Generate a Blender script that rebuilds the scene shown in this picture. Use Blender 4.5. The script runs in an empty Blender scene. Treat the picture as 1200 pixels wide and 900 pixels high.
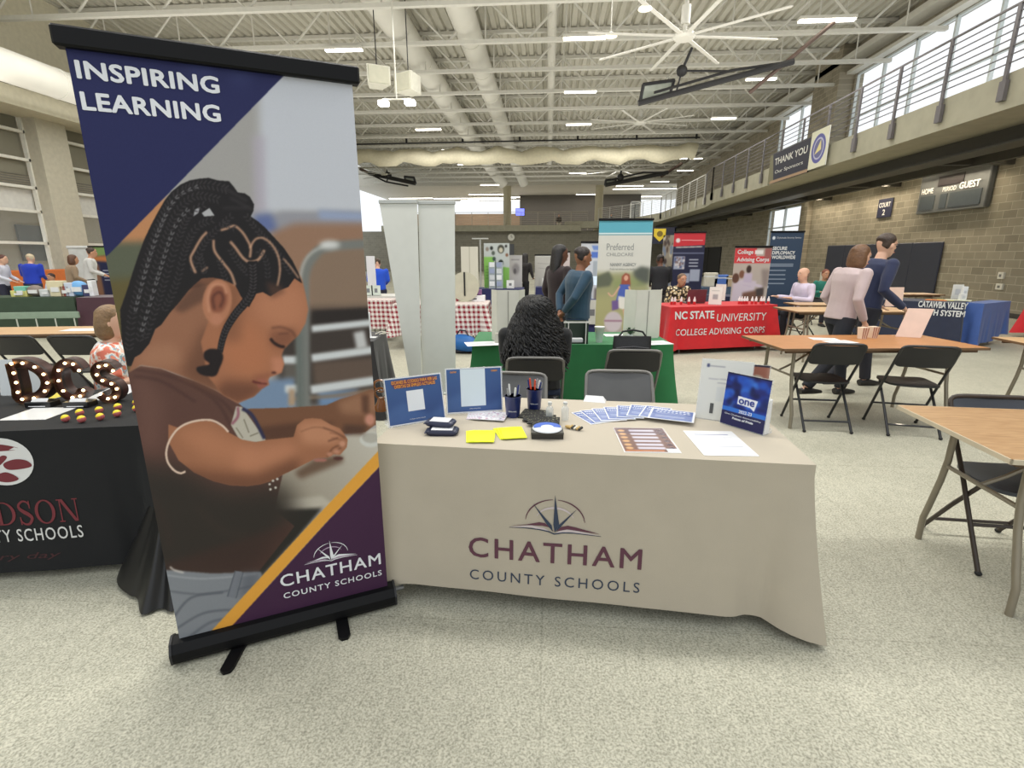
import bpy, math, random
import numpy as np
from mathutils import Vector, Matrix
random.seed(7); rng = np.random.default_rng(5)
S = bpy.context.scene; C = S.collection
PI = math.pi
# ---------------------------------------------------------------- measuring: where the photographed points lie in the hall
F = 590.; PIT = math.radians(14.3); YAW = math.radians(4.0); H = 1.52
def ray(px, py):
    x = (px-600)/F; y = (450-py)/F
    Y = math.cos(PIT)+y*math.sin(PIT); Z = -math.sin(PIT)+y*math.cos(PIT)
    c, s = math.cos(YAW), math.sin(YAW)
    return (x*c-Y*s, x*s+Y*c, Z)
def G(px, py, z=0.):
    r = ray(px, py); t = (z-H)/r[2]; return Vector((r[0]*t, r[1]*t, z))
def Q(px, py, Y):
    r = ray(px, py); t = Y/r[1]; return Vector((r[0]*t, Y, H+r[2]*t))
def QX(px, py, X):
    r = ray(px, py); t = X/r[0]; return Vector((X, r[1]*t, H+r[2]*t))
def proj(x, y, z):
    c, s = math.cos(YAW), math.sin(YAW)
    X = x*c+y*s; Y = -x*s+y*c; Z = z-H
    d = Y*math.cos(PIT)-Z*math.sin(PIT); u = Y*math.sin(PIT)+Z*math.cos(PIT)
    return (600+F*X/d, 450-F*u/d)
# ---------------------------------------------------------------- colour and materials
def lin(c):
    c = c/255. if c > 1 else c
    return c/12.92 if c <= .04045 else ((c+.055)/1.055)**2.4
def L3(rgb): return tuple(lin(float(v)) for v in rgb)
MATS = {}
def mat(name, rgb, rough=.6, metal=0., var=.06, scale=8., emit=0., bump=0., bscale=60., trans=0., alpha=1., coat=0., sheen=0.):
    if name in MATS: return MATS[name]
    m = bpy.data.materials.new(name); m.use_nodes = True; nt = m.node_tree; N = nt.nodes
    b = N['Principled BSDF']; col = L3(rgb)
    b.inputs['Roughness'].default_value = rough; b.inputs['Metallic'].default_value = metal
    if trans: b.inputs['Transmission Weight'].default_value = trans
    if coat: b.inputs['Coat Weight'].default_value = coat
    if sheen: b.inputs['Sheen Weight'].default_value = sheen
    b.inputs['Alpha'].default_value = alpha
    tc = N.new('ShaderNodeTexCoord')
    nz = N.new('ShaderNodeTexNoise'); nz.inputs['Scale'].default_value = scale; nz.inputs['Detail'].default_value = 3
    nt.links.new(tc.outputs['Object'], nz.inputs['Vector'])
    cr = N.new('ShaderNodeValToRGB'); e = cr.color_ramp.elements
    e[0].position = .3; e[1].position = .7
    e[0].color = (*[max(0, v*(1-var)) for v in col], 1); e[1].color = (*[min(1, v*(1+var)) for v in col], 1)
    nt.links.new(nz.outputs['Fac'], cr.inputs['Fac']); nt.links.new(cr.outputs['Color'], b.inputs['Base Color'])
    if emit:
        b.inputs['Emission Color'].default_value = (*col, 1); b.inputs['Emission Strength'].default_value = emit
    if bump:
        n2 = N.new('ShaderNodeTexNoise'); n2.inputs['Scale'].default_value = bscale; n2.inputs['Detail'].default_value = 4
        nt.links.new(tc.outputs['Object'], n2.inputs['Vector'])
        bp = N.new('ShaderNodeBump'); bp.inputs['Strength'].default_value = bump; bp.inputs['Distance'].default_value = .01
        nt.links.new(n2.outputs['Fac'], bp.inputs['Height']); nt.links.new(bp.outputs['Normal'], b.inputs['Normal'])
    MATS[name] = m; return m
def printed(name, rough=.5):
    if name in MATS: return MATS[name]
    m = bpy.data.materials.new(name); m.use_nodes = True; nt = m.node_tree
    a = nt.nodes.new('ShaderNodeAttribute'); a.attribute_name = 'print'
    b = nt.nodes['Principled BSDF']; b.inputs['Roughness'].default_value = rough; b.inputs['Specular IOR Level'].default_value = .3
    nt.links.new(a.outputs['Color'], b.inputs['Base Color']); MATS[name] = m; return m
# ---------------------------------------------------------------- mesh collector
class M:
    def __init__(s): s.v = []; s.f = []; s.X = Matrix.Identity(4)
    def add(s, vs, fs):
        n = len(s.v); s.v += [tuple(s.X @ Vector(v)) for v in vs]; s.f += [tuple(i+n for i in f) for f in fs]; return s
    def box(s, a, b, bev=0.):
        (x0, y0, z0), (x1, y1, z1) = a, b
        x0, x1 = min(x0, x1), max(x0, x1); y0, y1 = min(y0, y1), max(y0, y1); z0, z1 = min(z0, z1), max(z0, z1)
        if bev <= 0 or min(x1-x0, y1-y0, z1-z0) < 2.2*bev:
            return s.add([(x0,y0,z0),(x1,y0,z0),(x1,y1,z0),(x0,y1,z0),(x0,y0,z1),(x1,y0,z1),(x1,y1,z1),(x0,y1,z1)],
                     [(0,3,2,1),(4,5,6,7),(0,1,5,4),(1,2,6,5),(2,3,7,6),(3,0,4,7)])
        def ring(i, z): 
            return [(x0+i,y0,z),(x1-i,y0,z),(x1,y0+i,z),(x1,y1-i,z),(x1-i,y1,z),(x0+i,y1,z),(x0,y1-i,z),(x0,y0+i,z)]
        def inner(z): return [(x0+bev,y0+bev,z),(x1-bev,y0+bev,z),(x1-bev,y0+bev,z),(x1-bev,y1-bev,z),(x1-bev,y1-bev,z),(x0+bev,y1-bev,z),(x0+bev,y1-bev,z),(x0+bev,y0+bev,z)]
        R = [inner(z0), ring(bev, z0+bev), ring(bev, z1-bev), inner(z1)]
        vs = [p for r in R for p in r]; fs = []
        for k in range(3):
            for i in range(8):
                j = (i+1) % 8; fs.append((k*8+i, k*8+j, k*8+8+j, k*8+8+i))
        fs += [tuple(range(7, -1, -1)), tuple(range(24, 32))]
        return s.add(vs, fs)
    def prism(s, poly, z0, z1, axis='z'):
        n = len(poly)
        def p(x, y, z): return {'z': (x, y, z), 'y': (x, z, y), 'x': (z, x, y)}[axis]
        vs = [p(x, y, z0) for x, y in poly]+[p(x, y, z1) for x, y in poly]
        fs = [tuple(range(n-1, -1, -1)), tuple(range(n, 2*n))]+[(i, (i+1) % n, n+(i+1) % n, n+i) for i in range(n)]
        return s.add(vs, fs)
    def loft(s, pts, rad, n=10, side=None, cap=True):
        """rings of radii (a, b) round a path; a is measured along the side vector"""
        pts = [Vector(p) for p in pts]; rings = []; up = None
        for i, p in enumerate(pts):
            d = (pts[min(i+1, len(pts)-1)]-pts[max(i-1, 0)])
            if d.length < 1e-9: d = Vector((0, 0, 1))
            d.normalize()
            if side is not None: a = Vector(side)-d*d.dot(Vector(side))
            elif up is None:
                a = Vector((1, 0, 0)) if abs(d.x) < .8 else Vector((0, 1, 0)); a = a-d*d.dot(a)
            else: a = up-d*d.dot(up)
            if a.length < 1e-6: a = d.orthogonal()
            a.normalize(); up = a; b = d.cross(a)
            r = rad[i] if isinstance(rad, (list, tuple)) and not isinstance(rad[0], (int, float)) else (rad[i] if isinstance(rad, list) else rad)
            ra, rb = (r, r) if isinstance(r, (int, float)) else r
            rings.append([p+a*(ra*math.cos(t))+b*(rb*math.sin(t)) for t in [2*PI*k/n for k in range(n)]])
        vs = [tuple(q) for r in rings for q in r]; fs = []
        for k in range(len(rings)-1):
            for i in range(n):
                j = (i+1) % n; fs.append((k*n+i, k*n+j, k*n+n+j, k*n+n+i))
        if cap: fs += [tuple(range(n-1, -1, -1)), tuple(range((len(rings)-1)*n, len(rings)*n))]
        return s.add(vs, fs)
    def tube(s, pts, r, n=8): return s.loft(pts, [r]*len(pts), n)
    def cyl(s, c, r, h, n=20, r2=None):
        return s.loft([(c[0], c[1], c[2]), (c[0], c[1], c[2]+h)], [r, r if r2 is None else r2], n, side=(1, 0, 0))
    def lathe(s, c, prof, n=20):
        return s.loft([(c[0], c[1], c[2]+z) for r, z in prof], [max(r, 1e-4) for r, z in prof], n, side=(1, 0, 0))
    def ball(s, c, r, n=12, m=8):
        r = (r, r, r) if isinstance(r, (int, float)) else r
        vs = [(c[0], c[1], c[2]-r[2])]; fs = []
        for i in range(1, m):
            t = PI*i/m-PI/2
            for k in range(n): vs.append((c[0]+r[0]*math.cos(t)*math.cos(2*PI*k/n), c[1]+r[1]*math.cos(t)*math.sin(2*PI*k/n), c[2]+r[2]*math.sin(t)))
        vs.append((c[0], c[1], c[2]+r[2])); last = len(vs)-1
        for k in range(n):
            fs.append((0, 1+(k+1) % n, 1+k)); fs.append((last, last-n+k, last-n+(k+1) % n))
        for i in range(m-2):
            for k in range(n):
                a = 1+i*n; j = (k+1) % n; fs.append((a+k, a+j, a+n+j, a+n+k))
        return s.add(vs, fs)
    def sheet(s, pts, t=.0015):
        """a thin leaf with thickness t through four corner points"""
        p = [Vector(q) for q in pts]; nrm = (p[1]-p[0]).cross(p[3]-p[0]).normalized()*t
        return s.add([tuple(q) for q in p]+[tuple(q+nrm) for q in p], [(3,2,1,0),(4,5,6,7),(0,1,5,4),(1,2,6,5),(2,3,7,6),(3,0,4,7)])
    def grid(s, fn, nu, nv, closed=False):
        vs = [fn(i/(nu if closed else nu-1), j/(nv-1)) for j in range(nv) for i in range(nu)]; fs = []
        for j in range(nv-1):
            for i in range(nu if closed else nu-1):
                k = (i+1) % nu; fs.append((j*nu+i, j*nu+k, j*nu+nu+k, j*nu+nu+i))
        return s.add(vs, fs)
    def mesh(s, name):
        me = bpy.data.meshes.new(name); me.from_pydata(s.v, [], s.f); me.update(); return me
    def obj(s, name, m, parent=None, smooth=False, loc=None, rot=None):
        return link(name, s.mesh(name), m, parent, smooth, loc, rot)
def link(name, me, m, parent=None, smooth=False, loc=None, rot=None):
    o = bpy.data.objects.new(name, me); C.objects.link(o)
    if m is not None and not me.materials: me.materials.append(m)
    if smooth:
        for p in me.polygons: p.use_smooth = True
        try: me.set_sharp_from_angle(angle=math.radians(40))
        except Exception: pass
    if parent is not None: o.parent = parent
    if loc is not None: o.location = loc
    if rot is not None: o.rotation_euler = rot
    return o
def remeshed(s, name, m, voxel, parent=None, smooth_it=3):
    me = s.mesh(name+'_raw'); o = bpy.data.objects.new(name+'_raw', me)
    r = o.modifiers.new('r', 'REMESH'); r.mode = 'VOXEL'; r.voxel_size = voxel; r.use_smooth_shade = True
    if smooth_it:
        q = o.modifiers.new('s', 'SMOOTH'); q.iterations = smooth_it; q.factor = .5
    new = tmp_eval(o); new.name = name
    bpy.data.objects.remove(o); bpy.data.meshes.remove(me)
    new.materials.clear(); new.materials.append(m)
    for p in new.polygons: p.use_smooth = True
    return link(name, new, None, parent)
M.remeshed = remeshed
def tag(o, label, cat, group=None, kind=None):
    o['label'] = label; o['category'] = cat
    if len(label.split()) > 16: print('LONG', label)
    if group: o['group'] = group
    if kind: o['kind'] = kind
    return o
def thing(name, label, cat, loc=(0, 0, 0), rz=0., group=None):
    o = bpy.data.objects.new(name, None); C.objects.link(o); o.location = loc; o.rotation_euler = (0, 0, rz)
    o.empty_display_size = .1
    return tag(o, label, cat, group)
def struct(o): o['kind'] = 'structure'; return o
def kids(o): return list(o.children)
def dup(root, loc, rz, label, group=None):
    def cp(o, par):
        c = o.copy(); C.objects.link(c)
        if par is not None: c.parent = par
        for k in kids(o): cp(k, c)
        return c
    r = cp(root, None); r.location = loc; r.rotation_euler = (0, 0, rz); r['label'] = label
    if len(label.split()) > 16: print('LONG', label)
    if group: r['group'] = group
    return r
TMP = bpy.data.scenes.new('workbench')
def tmp_eval(o):
    TMP.collection.objects.link(o); vl = TMP.view_layers[0]; vl.update(); dg = vl.depsgraph; return bpy.data.meshes.new_from_object(o.evaluated_get(dg))
def text_mesh(txt, bold=0., spacing=1., shear=0., ext=0., align='LEFT'):
    cu = bpy.data.curves.new('t', 'FONT'); cu.body = txt; cu.size = 1; cu.offset = bold; cu.space_character = spacing; cu.shear = shear
    cu.extrude = ext; cu.resolution_u = 3; cu.align_x = align; cu.space_line = .95
    o = bpy.data.objects.new('t', cu); me = tmp_eval(o); bpy.data.objects.remove(o); bpy.data.curves.remove(cu)
    return me
def lettering(txt, x0, x1, z0, z1, m, parent, y=0., warp=None, name='lettering', bold=.0, spacing=1., shear=0., back=None):
    """letters standing in the x-z plane of their parent, filling the box x0..x1, z0..z1; warp moves each point onto a curved face"""
    me = text_mesh(txt, 0., spacing, shear)
    if bold > 0:
        me0 = me; co0 = [v.co.copy() for v in me.vertices]; f0 = [tuple(p.vertices) for p in me.polygons]; vs = []; fs = []
        for dx, dy in ((0, 0), (1, 0), (-1, 0), (0, 1), (0, -1), (.7, .7), (-.7, .7), (.7, -.7), (-.7, -.7)):
            k = len(vs); vs += [(c.x+dx*bold, c.y+dy*bold, k*1e-9) for c in co0]; fs += [tuple(i+k for i in f) for f in f0]
        me = bpy.data.meshes.new('letters'); me.from_pydata(vs, [], fs); me.update(); bpy.data.meshes.remove(me0)
    n = len(me.vertices); co = np.empty(n*3); me.vertices.foreach_get('co', co); co = co.reshape(-1, 3)
    if n == 0: return None
    if bold > 0: n9 = n//9
    mn = co.min(0); mx = co.max(0); sx = (x1-x0)/(mx[0]-mn[0]); sz = (z1-z0)/(mx[1]-mn[1])
    out = np.empty_like(co); out[:, 0] = x0+(co[:, 0]-mn[0])*sx; out[:, 2] = z0+(co[:, 1]-mn[1])*sz; out[:, 1] = y
    lay = np.repeat(np.arange(9), n//9)*.00012 if bold > 0 else np.zeros(n)
    out[:, 1] -= lay
    if warp is not None: out = np.array([tuple(warp(a, c)) for a, b, c in out])-(np.stack([lay*0, lay, lay*0], 1))
    me.vertices.foreach_set('co', out.ravel()); me.update(); me.name = name
    return link(name, me, m, parent)
def smoothpts(P, k=6, closed=True):
    P = [np.array(p, float) for p in P]; n = len(P); out = []
    rngi = range(n if closed else n-1)
    for i in rngi:
        if closed: a, b, c, d = P[i-1], P[i], P[(i+1) % n], P[(i+2) % n]
        else: a, b, c, d = P[max(i-1, 0)], P[i], P[i+1], P[min(i+2, n-1)]
        for j in range(k):
            t = j/k; out.append(tuple(.5*((2*b)+(c-a)*t+(2*a-5*b+4*c-d)*t*t+(3*b-a-3*c+d)*t**3)))
    if not closed: out.append(tuple(P[-1]))
    return out
# ---------------------------------------------------------------- a small painter for things that are printed pictures
class Canvas:
    def __init__(s, x0, y0, x1, y1, k=1., bg=(255, 255, 255)):
        s.x0, s.y0, s.x1, s.y1, s.k = x0, y0, x1, y1, k
        s.w = int((x1-x0)*k)+1; s.h = int((y1-y0)*k)+1; s.a = np.zeros((s.h, s.w, 3)); s.a[:] = bg
    def mask(s, pts):
        m = np.zeros((s.h, s.w)); q = s.local(pts, 0)
        if q is not None: m[q[0]:q[1], q[2]:q[3]] = q[4]
        return m
    def local(s, pts, blur):
        P = np.array(pts, float); P[:, 0] = (P[:, 0]-s.x0)*s.k; P[:, 1] = (P[:, 1]-s.y0)*s.k
        g = 2*int(round(blur*s.k))+3
        xa = max(0, int(P[:, 0].min())-g); xb = min(s.w, int(P[:, 0].max())+g); ya = max(0, int(P[:, 1].min())-g); yb = min(s.h, int(P[:, 1].max())+g)
        if xa >= xb or ya >= yb: return None
        X, Y = np.meshgrid(np.arange(xa, xb)+.01, np.arange(ya, yb)+.01); r = np.zeros(X.shape, bool)
        n = len(P)
        for i in range(n):
            ax, ay = P[i]; bx, by = P[(i+1) % n]
            if ay == by: continue
            c = ((ay > Y) != (by > Y)) & (X < (bx-ax)*(Y-ay)/(by-ay)+ax); r ^= c
        return ya, yb, xa, xb, s.blur(r.astype(float), blur)
    def lput(s, pts, col, blur, op, clip):
        q = s.local(pts, blur)
        if q is None: return None
        ya, yb, xa, xb, m = q
        if clip is not None: m = m*clip[ya:yb, xa:xb]
        mm = (m*op)[..., None]; s.a[ya:yb, xa:xb] = s.a[ya:yb, xa:xb]*(1-mm)+np.array(col, float)*mm; return q[:4]+(m,)
    def blur(s, m, r):
        r = int(round(r*s.k))
        if r < 1: return m
        for _ in range(2):
            for ax in (0, 1):
                p = np.pad(m, [(r+1, r) if i == ax else (0, 0) for i in (0, 1)], mode='edge'); c = np.cumsum(p, axis=ax)
                m = (c[2*r+1:] - c[:-2*r-1])/(2*r+1) if ax == 0 else (c[:, 2*r+1:]-c[:, :-2*r-1])/(2*r+1)
        return m
    def put(s, m, col, op=1.): m = (m*op)[..., None]; s.a = s.a*(1-m)+np.array(col, float)*m
    def poly(s, pts, col, blur=.35, op=1., curve=False, clip=None):
        q = s.lput(smoothpts(pts) if curve else pts, col, blur, op, clip); m = np.zeros((s.h, s.w))
        if q is not None: m[q[0]:q[1], q[2]:q[3]] = q[4]
        return m
    def line(s, pts, w, col, blur=.3, op=1., curve=True, w2=None, clip=None):
        if curve and len(pts) > 2: pts = smoothpts(pts, 6, False)
        P = [np.array(p, float) for p in pts]; n = len(P)
        w2 = w if w2 is None else w2; Lq = []; Rq = []
        for i in range(n):
            d = P[min(i+1, n-1)]-P[max(i-1, 0)]; d = d/(np.linalg.norm(d)+1e-9); nn = np.array([-d[1], d[0]]); ww = (w+(w2-w)*i/max(1, n-1))/2
            Lq.append(tuple(P[i]+nn*ww)); Rq.append(tuple(P[i]-nn*ww))
        s.lput(Lq+Rq[::-1], col, blur, op, clip)
    def oval(s, c, rx, ry, col, blur=.35, op=1., rot=0., clip=None):
        s.lput([(c[0]+rx*math.cos(t)*math.cos(rot)-ry*math.sin(t)*math.sin(rot), c[1]+rx*math.cos(t)*math.sin(rot)+ry*math.sin(t)*math.cos(rot)) for t in [2*PI*i/28 for i in range(28)]], col, blur, op, clip)
    def grad(s, m, c0, c1, p0, p1, op=1.):
        Y, X = np.mgrid[0:s.h, 0:s.w]; X = X/s.k+s.x0; Y = Y/s.k+s.y0
        d = np.array(p1, float)-np.array(p0, float); t = np.clip(((X-p0[0])*d[0]+(Y-p0[1])*d[1])/(d@d), 0, 1)[..., None]
        col = np.array(c0, float)*(1-t)+np.array(c1, float)*t; mm = (m*op)[..., None]; s.a = s.a*(1-mm)+col*mm
    def noise(s, amp): s.a += rng.normal(0, amp, (s.h, s.w, 1))
    def sample(s, X, Y):
        fx = np.clip((X-s.x0)*s.k, 0, s.w-1.001); fy = np.clip((Y-s.y0)*s.k, 0, s.h-1.001)
        ix = fx.astype(int); iy = fy.astype(int); tx = (fx-ix)[..., None]; ty = (fy-iy)[..., None]; a = s.a
        ix1 = np.minimum(ix+1, s.w-1); iy1 = np.minimum(iy+1, s.h-1)
        return (a[iy, ix]*(1-tx)+a[iy, ix1]*tx)*(1-ty)+(a[iy1, ix]*(1-tx)+a[iy1, ix1]*tx)*ty
def print_mesh(name, co, nu, nv, colors, m, parent, smooth=False):
    """co (nv*nu,3); colors in photo values 0..255"""
    me = bpy.data.meshes.new(name); me.vertices.add(nu*nv); me.vertices.foreach_set('co', co.astype(np.float32).ravel())
    i = np.arange((nu-1)*(nv-1)); r = i//(nu-1); c = i % (nu-1); a = r*nu+c
    q = np.stack([a, a+1, a+nu+1, a+nu], 1).ravel().astype(np.int32); nf = len(i)
    me.loops.add(nf*4); me.loops.foreach_set('vertex_index', q); me.polygons.add(nf)
    me.polygons.foreach_set('loop_start', np.arange(0, nf*4, 4, dtype=np.int32)); me.update(calc_edges=True)
    col = np.clip(colors.reshape(-1, 3)/255., 0, 1); l = np.where(col <= .04045, col/12.92, ((col+.055)/1.055)**2.4)
    at = me.color_attributes.new('print', 'FLOAT_COLOR', 'POINT'); at.data.foreach_set('color', np.hstack([l, np.ones((len(l), 1))]).astype(np.float32).ravel())
    return link(name, me, m, parent, smooth)
def print_panel(name, cv, w, h, parent, y=0., z0=0., bend=None, rough=.5, step=None, warp=None):
    """the canvas as an upright printed sheet w wide, h high, facing -y, centred on x"""
    nu, nv = (cv.w, cv.h) if step is None else (max(2, int(cv.w/step)), max(2, int(cv.h/step)))
    U, V = np.meshgrid(np.linspace(0, 1, nu), np.linspace(0, 1, nv))
    col = cv.sample(cv.x0+U*(cv.x1-cv.x0), cv.y1-V*(cv.y1-cv.y0))
    X = (U-.5)*w; Z = z0+V*h; Y = np.full_like(X, y) if bend is None else y+bend(U, V)
    if warp: X = X*warp(V)
    return print_mesh(name, np.stack([X, Y, Z], -1).reshape(-1, 3), nu, nv, col, printed('printed_sheet', rough), parent)
# ================================================================ THE HALL
def node_floor():
    m = bpy.data.materials.new('grey_speckled_carpet'); m.use_nodes = True; nt = m.node_tree; N = nt.nodes; Lk = nt.links
    b = N['Principled BSDF']; b.inputs['Roughness'].default_value = .62
    tc = N.new('ShaderNodeTexCoord')
    def noise(sc, det, dist=0., stretch=None):
        n = N.new('ShaderNodeTexNoise'); n.inputs['Scale'].default_value = sc; n.inputs['Detail'].default_value = det; n.inputs['Distortion'].default_value = dist
        if stretch:
            mp = N.new('ShaderNodeMapping'); mp.inputs['Scale'].default_value = stretch; Lk.new(tc.outputs['Object'], mp.inputs['Vector']); Lk.new(mp.outputs['Vector'], n.inputs['Vector'])
        else: Lk.new(tc.outputs['Object'], n.inputs['Vector'])
        return n.outputs['Fac']
    def ramp(fac, a, b_, c0, c1):
        r = N.new('ShaderNodeValToRGB'); e = r.color_ramp.elements; e[0].position = a; e[1].position = b_; e[0].color = (*L3(c0), 1); e[1].color = (*L3(c1), 1); Lk.new(fac, r.inputs['Fac']); return r.outputs['Color']
    def mixc(a, b_, f, mode='MIX'):
        x = N.new('ShaderNodeMix'); x.data_type = 'RGBA'; x.blend_type = mode
        if isinstance(f, (int, float)): x.inputs['Factor'].default_value = f
        else: Lk.new(f, x.inputs['Factor'])
        Lk.new(a, x.inputs['A']); Lk.new(b_, x.inputs['B']); return x.outputs['Result']
    fine = ramp(noise(120, 3, .6), .34, .62, (130, 128, 111), (216, 213, 194))
    mid = ramp(noise(22, 3, 1.2, (1, .55, 1)), .35, .65, (172, 170, 154), (204, 201, 184))
    c = mixc(fine, mid, .35)
    big = ramp(noise(.7, 2), .3, .7, (226, 226, 224), (250, 250, 248)); c = mixc(c, big, 1., 'MULTIPLY')
    br = N.new('ShaderNodeTexBrick'); br.inputs['Scale'].default_value = 1; br.offset = 0; br.inputs['Brick Width'].default_value = 1.83; br.inputs['Row Height'].default_value = 1.83
    br.inputs['Mortar Size'].default_value = .004; br.inputs['Color1'].default_value = (1, 1, 1, 1); br.inputs['Color2'].default_value = (.96, .96, .96, 1); br.inputs['Mortar'].default_value = (.84, .84, .83, 1)
    Lk.new(tc.outputs['Object'], br.inputs['Vector']); c = mixc(c, br.outputs['Color'], 1., 'MULTIPLY')
    Lk.new(c, b.inputs['Base Color'])
    n2 = N.new('ShaderNodeTexNoise'); n2.inputs['Scale'].default_value = 160; Lk.new(tc.outputs['Object'], n2.inputs['Vector'])
    bp = N.new('ShaderNodeBump'); bp.inputs['Strength'].default_value = .25; bp.inputs['Distance'].default_value = .004; Lk.new(n2.outputs['Fac'], bp.inputs['Height']); Lk.new(bp.outputs['Normal'], b.inputs['Normal'])
    return m
def node_block(name, c1, c2, mortar, axis):
    m = bpy.data.materials.new(name); m.use_nodes = True; nt = m.node_tree; N = nt.nodes; Lk = nt.links
    b = N['Principled BSDF']; b.inputs['Roughness'].default_value = .8
    tc = N.new('ShaderNodeTexCoord'); sp = N.new('ShaderNodeSeparateXYZ'); cb = N.new('ShaderNodeCombineXYZ'); Lk.new(tc.outputs['Object'], sp.inputs['Vector'])
    Lk.new(sp.outputs[axis], cb.inputs['X']); Lk.new(sp.outputs['Z'], cb.inputs['Y'])
    br = N.new('ShaderNodeTexBrick'); br.inputs['Scale'].default_value = 1; br.inputs['Brick Width'].default_value = .406; br.inputs['Row Height'].default_value = .203; br.inputs['Mortar Size'].default_value = .007
    br.inputs['Color1'].default_value = (*L3(c1), 1); br.inputs['Color2'].default_value = (*L3(c2), 1); br.inputs['Mortar'].default_value = (*L3(mortar), 1)
    Lk.new(cb.outputs['Vector'], br.inputs['Vector'])
    nz = N.new('ShaderNodeTexNoise'); nz.inputs['Scale'].default_value = 3; Lk.new(tc.outputs['Object'], nz.inputs['Vector'])
    x = N.new('ShaderNodeMix'); x.data_type = 'RGBA'; x.blend_type = 'OVERLAY'; x.inputs['Factor'].default_value = .12; Lk.new(br.outputs['Color'], x.inputs['A']); Lk.new(nz.outputs['Fac'], x.inputs['B'])
    Lk.new(x.outputs['Result'], b.inputs['Base Color']); return m
BLK_R = node_block('painted_block_wall', (150, 142, 124), (130, 123, 106), (176, 169, 150), 'Y')
BLK_F = node_block('far_block_wall', (142, 138, 124), (132, 128, 115), (156, 152, 138), 'X')
white_steel = mat('white_painted_steel', (206, 204, 195), .5, var=.03)
deck_m = mat('cream_roof_deck', (190, 187, 174), .6, var=.04, scale=2)
duct_m = mat('white_duct_metal', (212, 210, 200), .45, var=.03, scale=1.5)
slab_m = mat('grey_green_concrete', (166, 162, 142), .7, var=.08, scale=3)
dark_steel = mat('dark_steel_beam', (70, 68, 62), .5)
rail_m = mat('railing_steel', (112, 108, 110), .45, .4)
black_m = mat('black_matt', (22, 22, 24), .55)
glass_m = mat('clear_glass', (240, 246, 248), .04, trans=.0, alpha=.05)
lamp_m = mat('lamp_diffuser', (255, 250, 235), .4, emit=7.)
RX = 11.6; LX = -16.; FY = 50.; DZ = 9.3; CZ = 7.95
o = M().box((LX-3, -9, -.1), (RX+3, 64, 0)).obj('floor', node_floor()); struct(o)
# right wall with its openings (two tiers)
m = M()
def wall_cells(m, x0, x1, ys, zs, holes):
    for a, b in zip(ys[:-1], ys[1:]):
        for c, d in zip(zs[:-1], zs[1:]):
            if (a, c) in holes: continue
            m.box((x0, a, c), (x1, b, d))
Ys = [-9, 3, 22.4, 24.6, 25.4, 28.9, 29.2, FY]; Zs = [0, .9, 3.82, 5.1, 8.25, DZ+.3]
holes = {(-9, 5.1), (3, 5.1), (24.6, 5.1), (25.4, 5.1), (25.4, .9)}
wall_cells(m, RX, RX+.3, Ys, Zs, holes)
struct(m.obj('wall_right', BLK_R))
m = M().box((LX-3, FY, 0), (RX+3, FY+.3, 3.8)); struct(m.obj('wall_far', BLK_F))
# upper storey beyond the far gallery
up_w = mat('upper_lobby_wall', (92, 88, 82), .8); soff = mat('lobby_ceiling', (196, 192, 180), .7)
struct(M().box((-3.2, 58, 3.8), (9.8, 58.3, 8)).obj('wall_upper_lobby', up_w))
struct(M().box((LX-3, 50.2, 7.9), (RX+3, 64, 8.1)).box((LX-3, 50., 7.9), (RX+3, 50.2, DZ+.4)).obj('ceiling_upper_lobby', soff))
struct(M().box((LX-3, 63.5, 3.8), (-3.2, 63.7, 6.4)).obj('wall_lobby_end', mat('warm_lobby_wall', (176, 150, 128), .7)))
struct(M().box((LX-3, FY+.3, 3.7), (RX+3, 64, 3.8)).obj('floor_upper_lobby', soff))
# left wall: blue-grey piers, glazing grid
lw = mat('left_wall_blind', (138, 134, 118), .8, var=.05, scale=2.); lwp = mat('left_wall_white_panel', (216, 214, 208), .6); lbeige = mat('left_wall_beige', (206, 200, 178), .75)
struct(M().box((LX-.3, -9, 0), (LX, 3, DZ)).box((LX-.3, 3, 0), (LX, 40, .95)).box((LX-.3, 3, 6.7), (LX, 40, DZ+.3)).box((LX-.3, 19.5, .95), (LX, 40, 6.7)).obj('wall_left', lbeige))
wy = [(3, 10.2), (10.6, 15.6), (16.6, 19.4)]
k = 0
for y0, y1 in wy:
    k += 1
    fr = M()
    for z in (.95, 1.9, 2.85, 3.55, 4.35, 5.15): fr.box((LX-.02, y0, z-.04), (LX+.1, y1, z+.04))
    n = max(1, int((y1-y0)/2.4))
    for i in range(n+1): fr.box((LX-.02, y0+(y1-y0)*i/n-.05, .95), (LX+.1, y0+(y1-y0)*i/n+.05, 6.7))
    fo = fr.obj('window_%d' % k, mat('white_mullion', (232, 230, 220), .5)); struct(fo)
    M().box((LX-.14, y0, 3.9), (LX-.1, y1, 6.7)).obj('blind', lw, fo)
    M().box((LX-.14, y0, 2.86), (LX-.1, y1, 3.5)).obj('infill_panel', lwp, fo)
    sl = M()
    for z in np.arange(3.55, 3.9, .07): sl.box((LX-.15, y0, z), (LX-.08, y1, z+.03))
    sl.obj('louvre', mat('louvre_grey', (120, 116, 104), .6), fo)
    M().box((LX-.12, y0, .95), (LX-.11, y1, 2.86)).obj('pane', glass_m, fo)
struct(M().box((LX-.05, 15.6, 0), (LX+.5, 16.6, 6.7)).box((LX-.05, 10.2, 0), (LX+.35, 10.6, 6.7)).obj('wall_left_pier', mat('pier_cream', (196, 190, 172), .7)))
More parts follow.
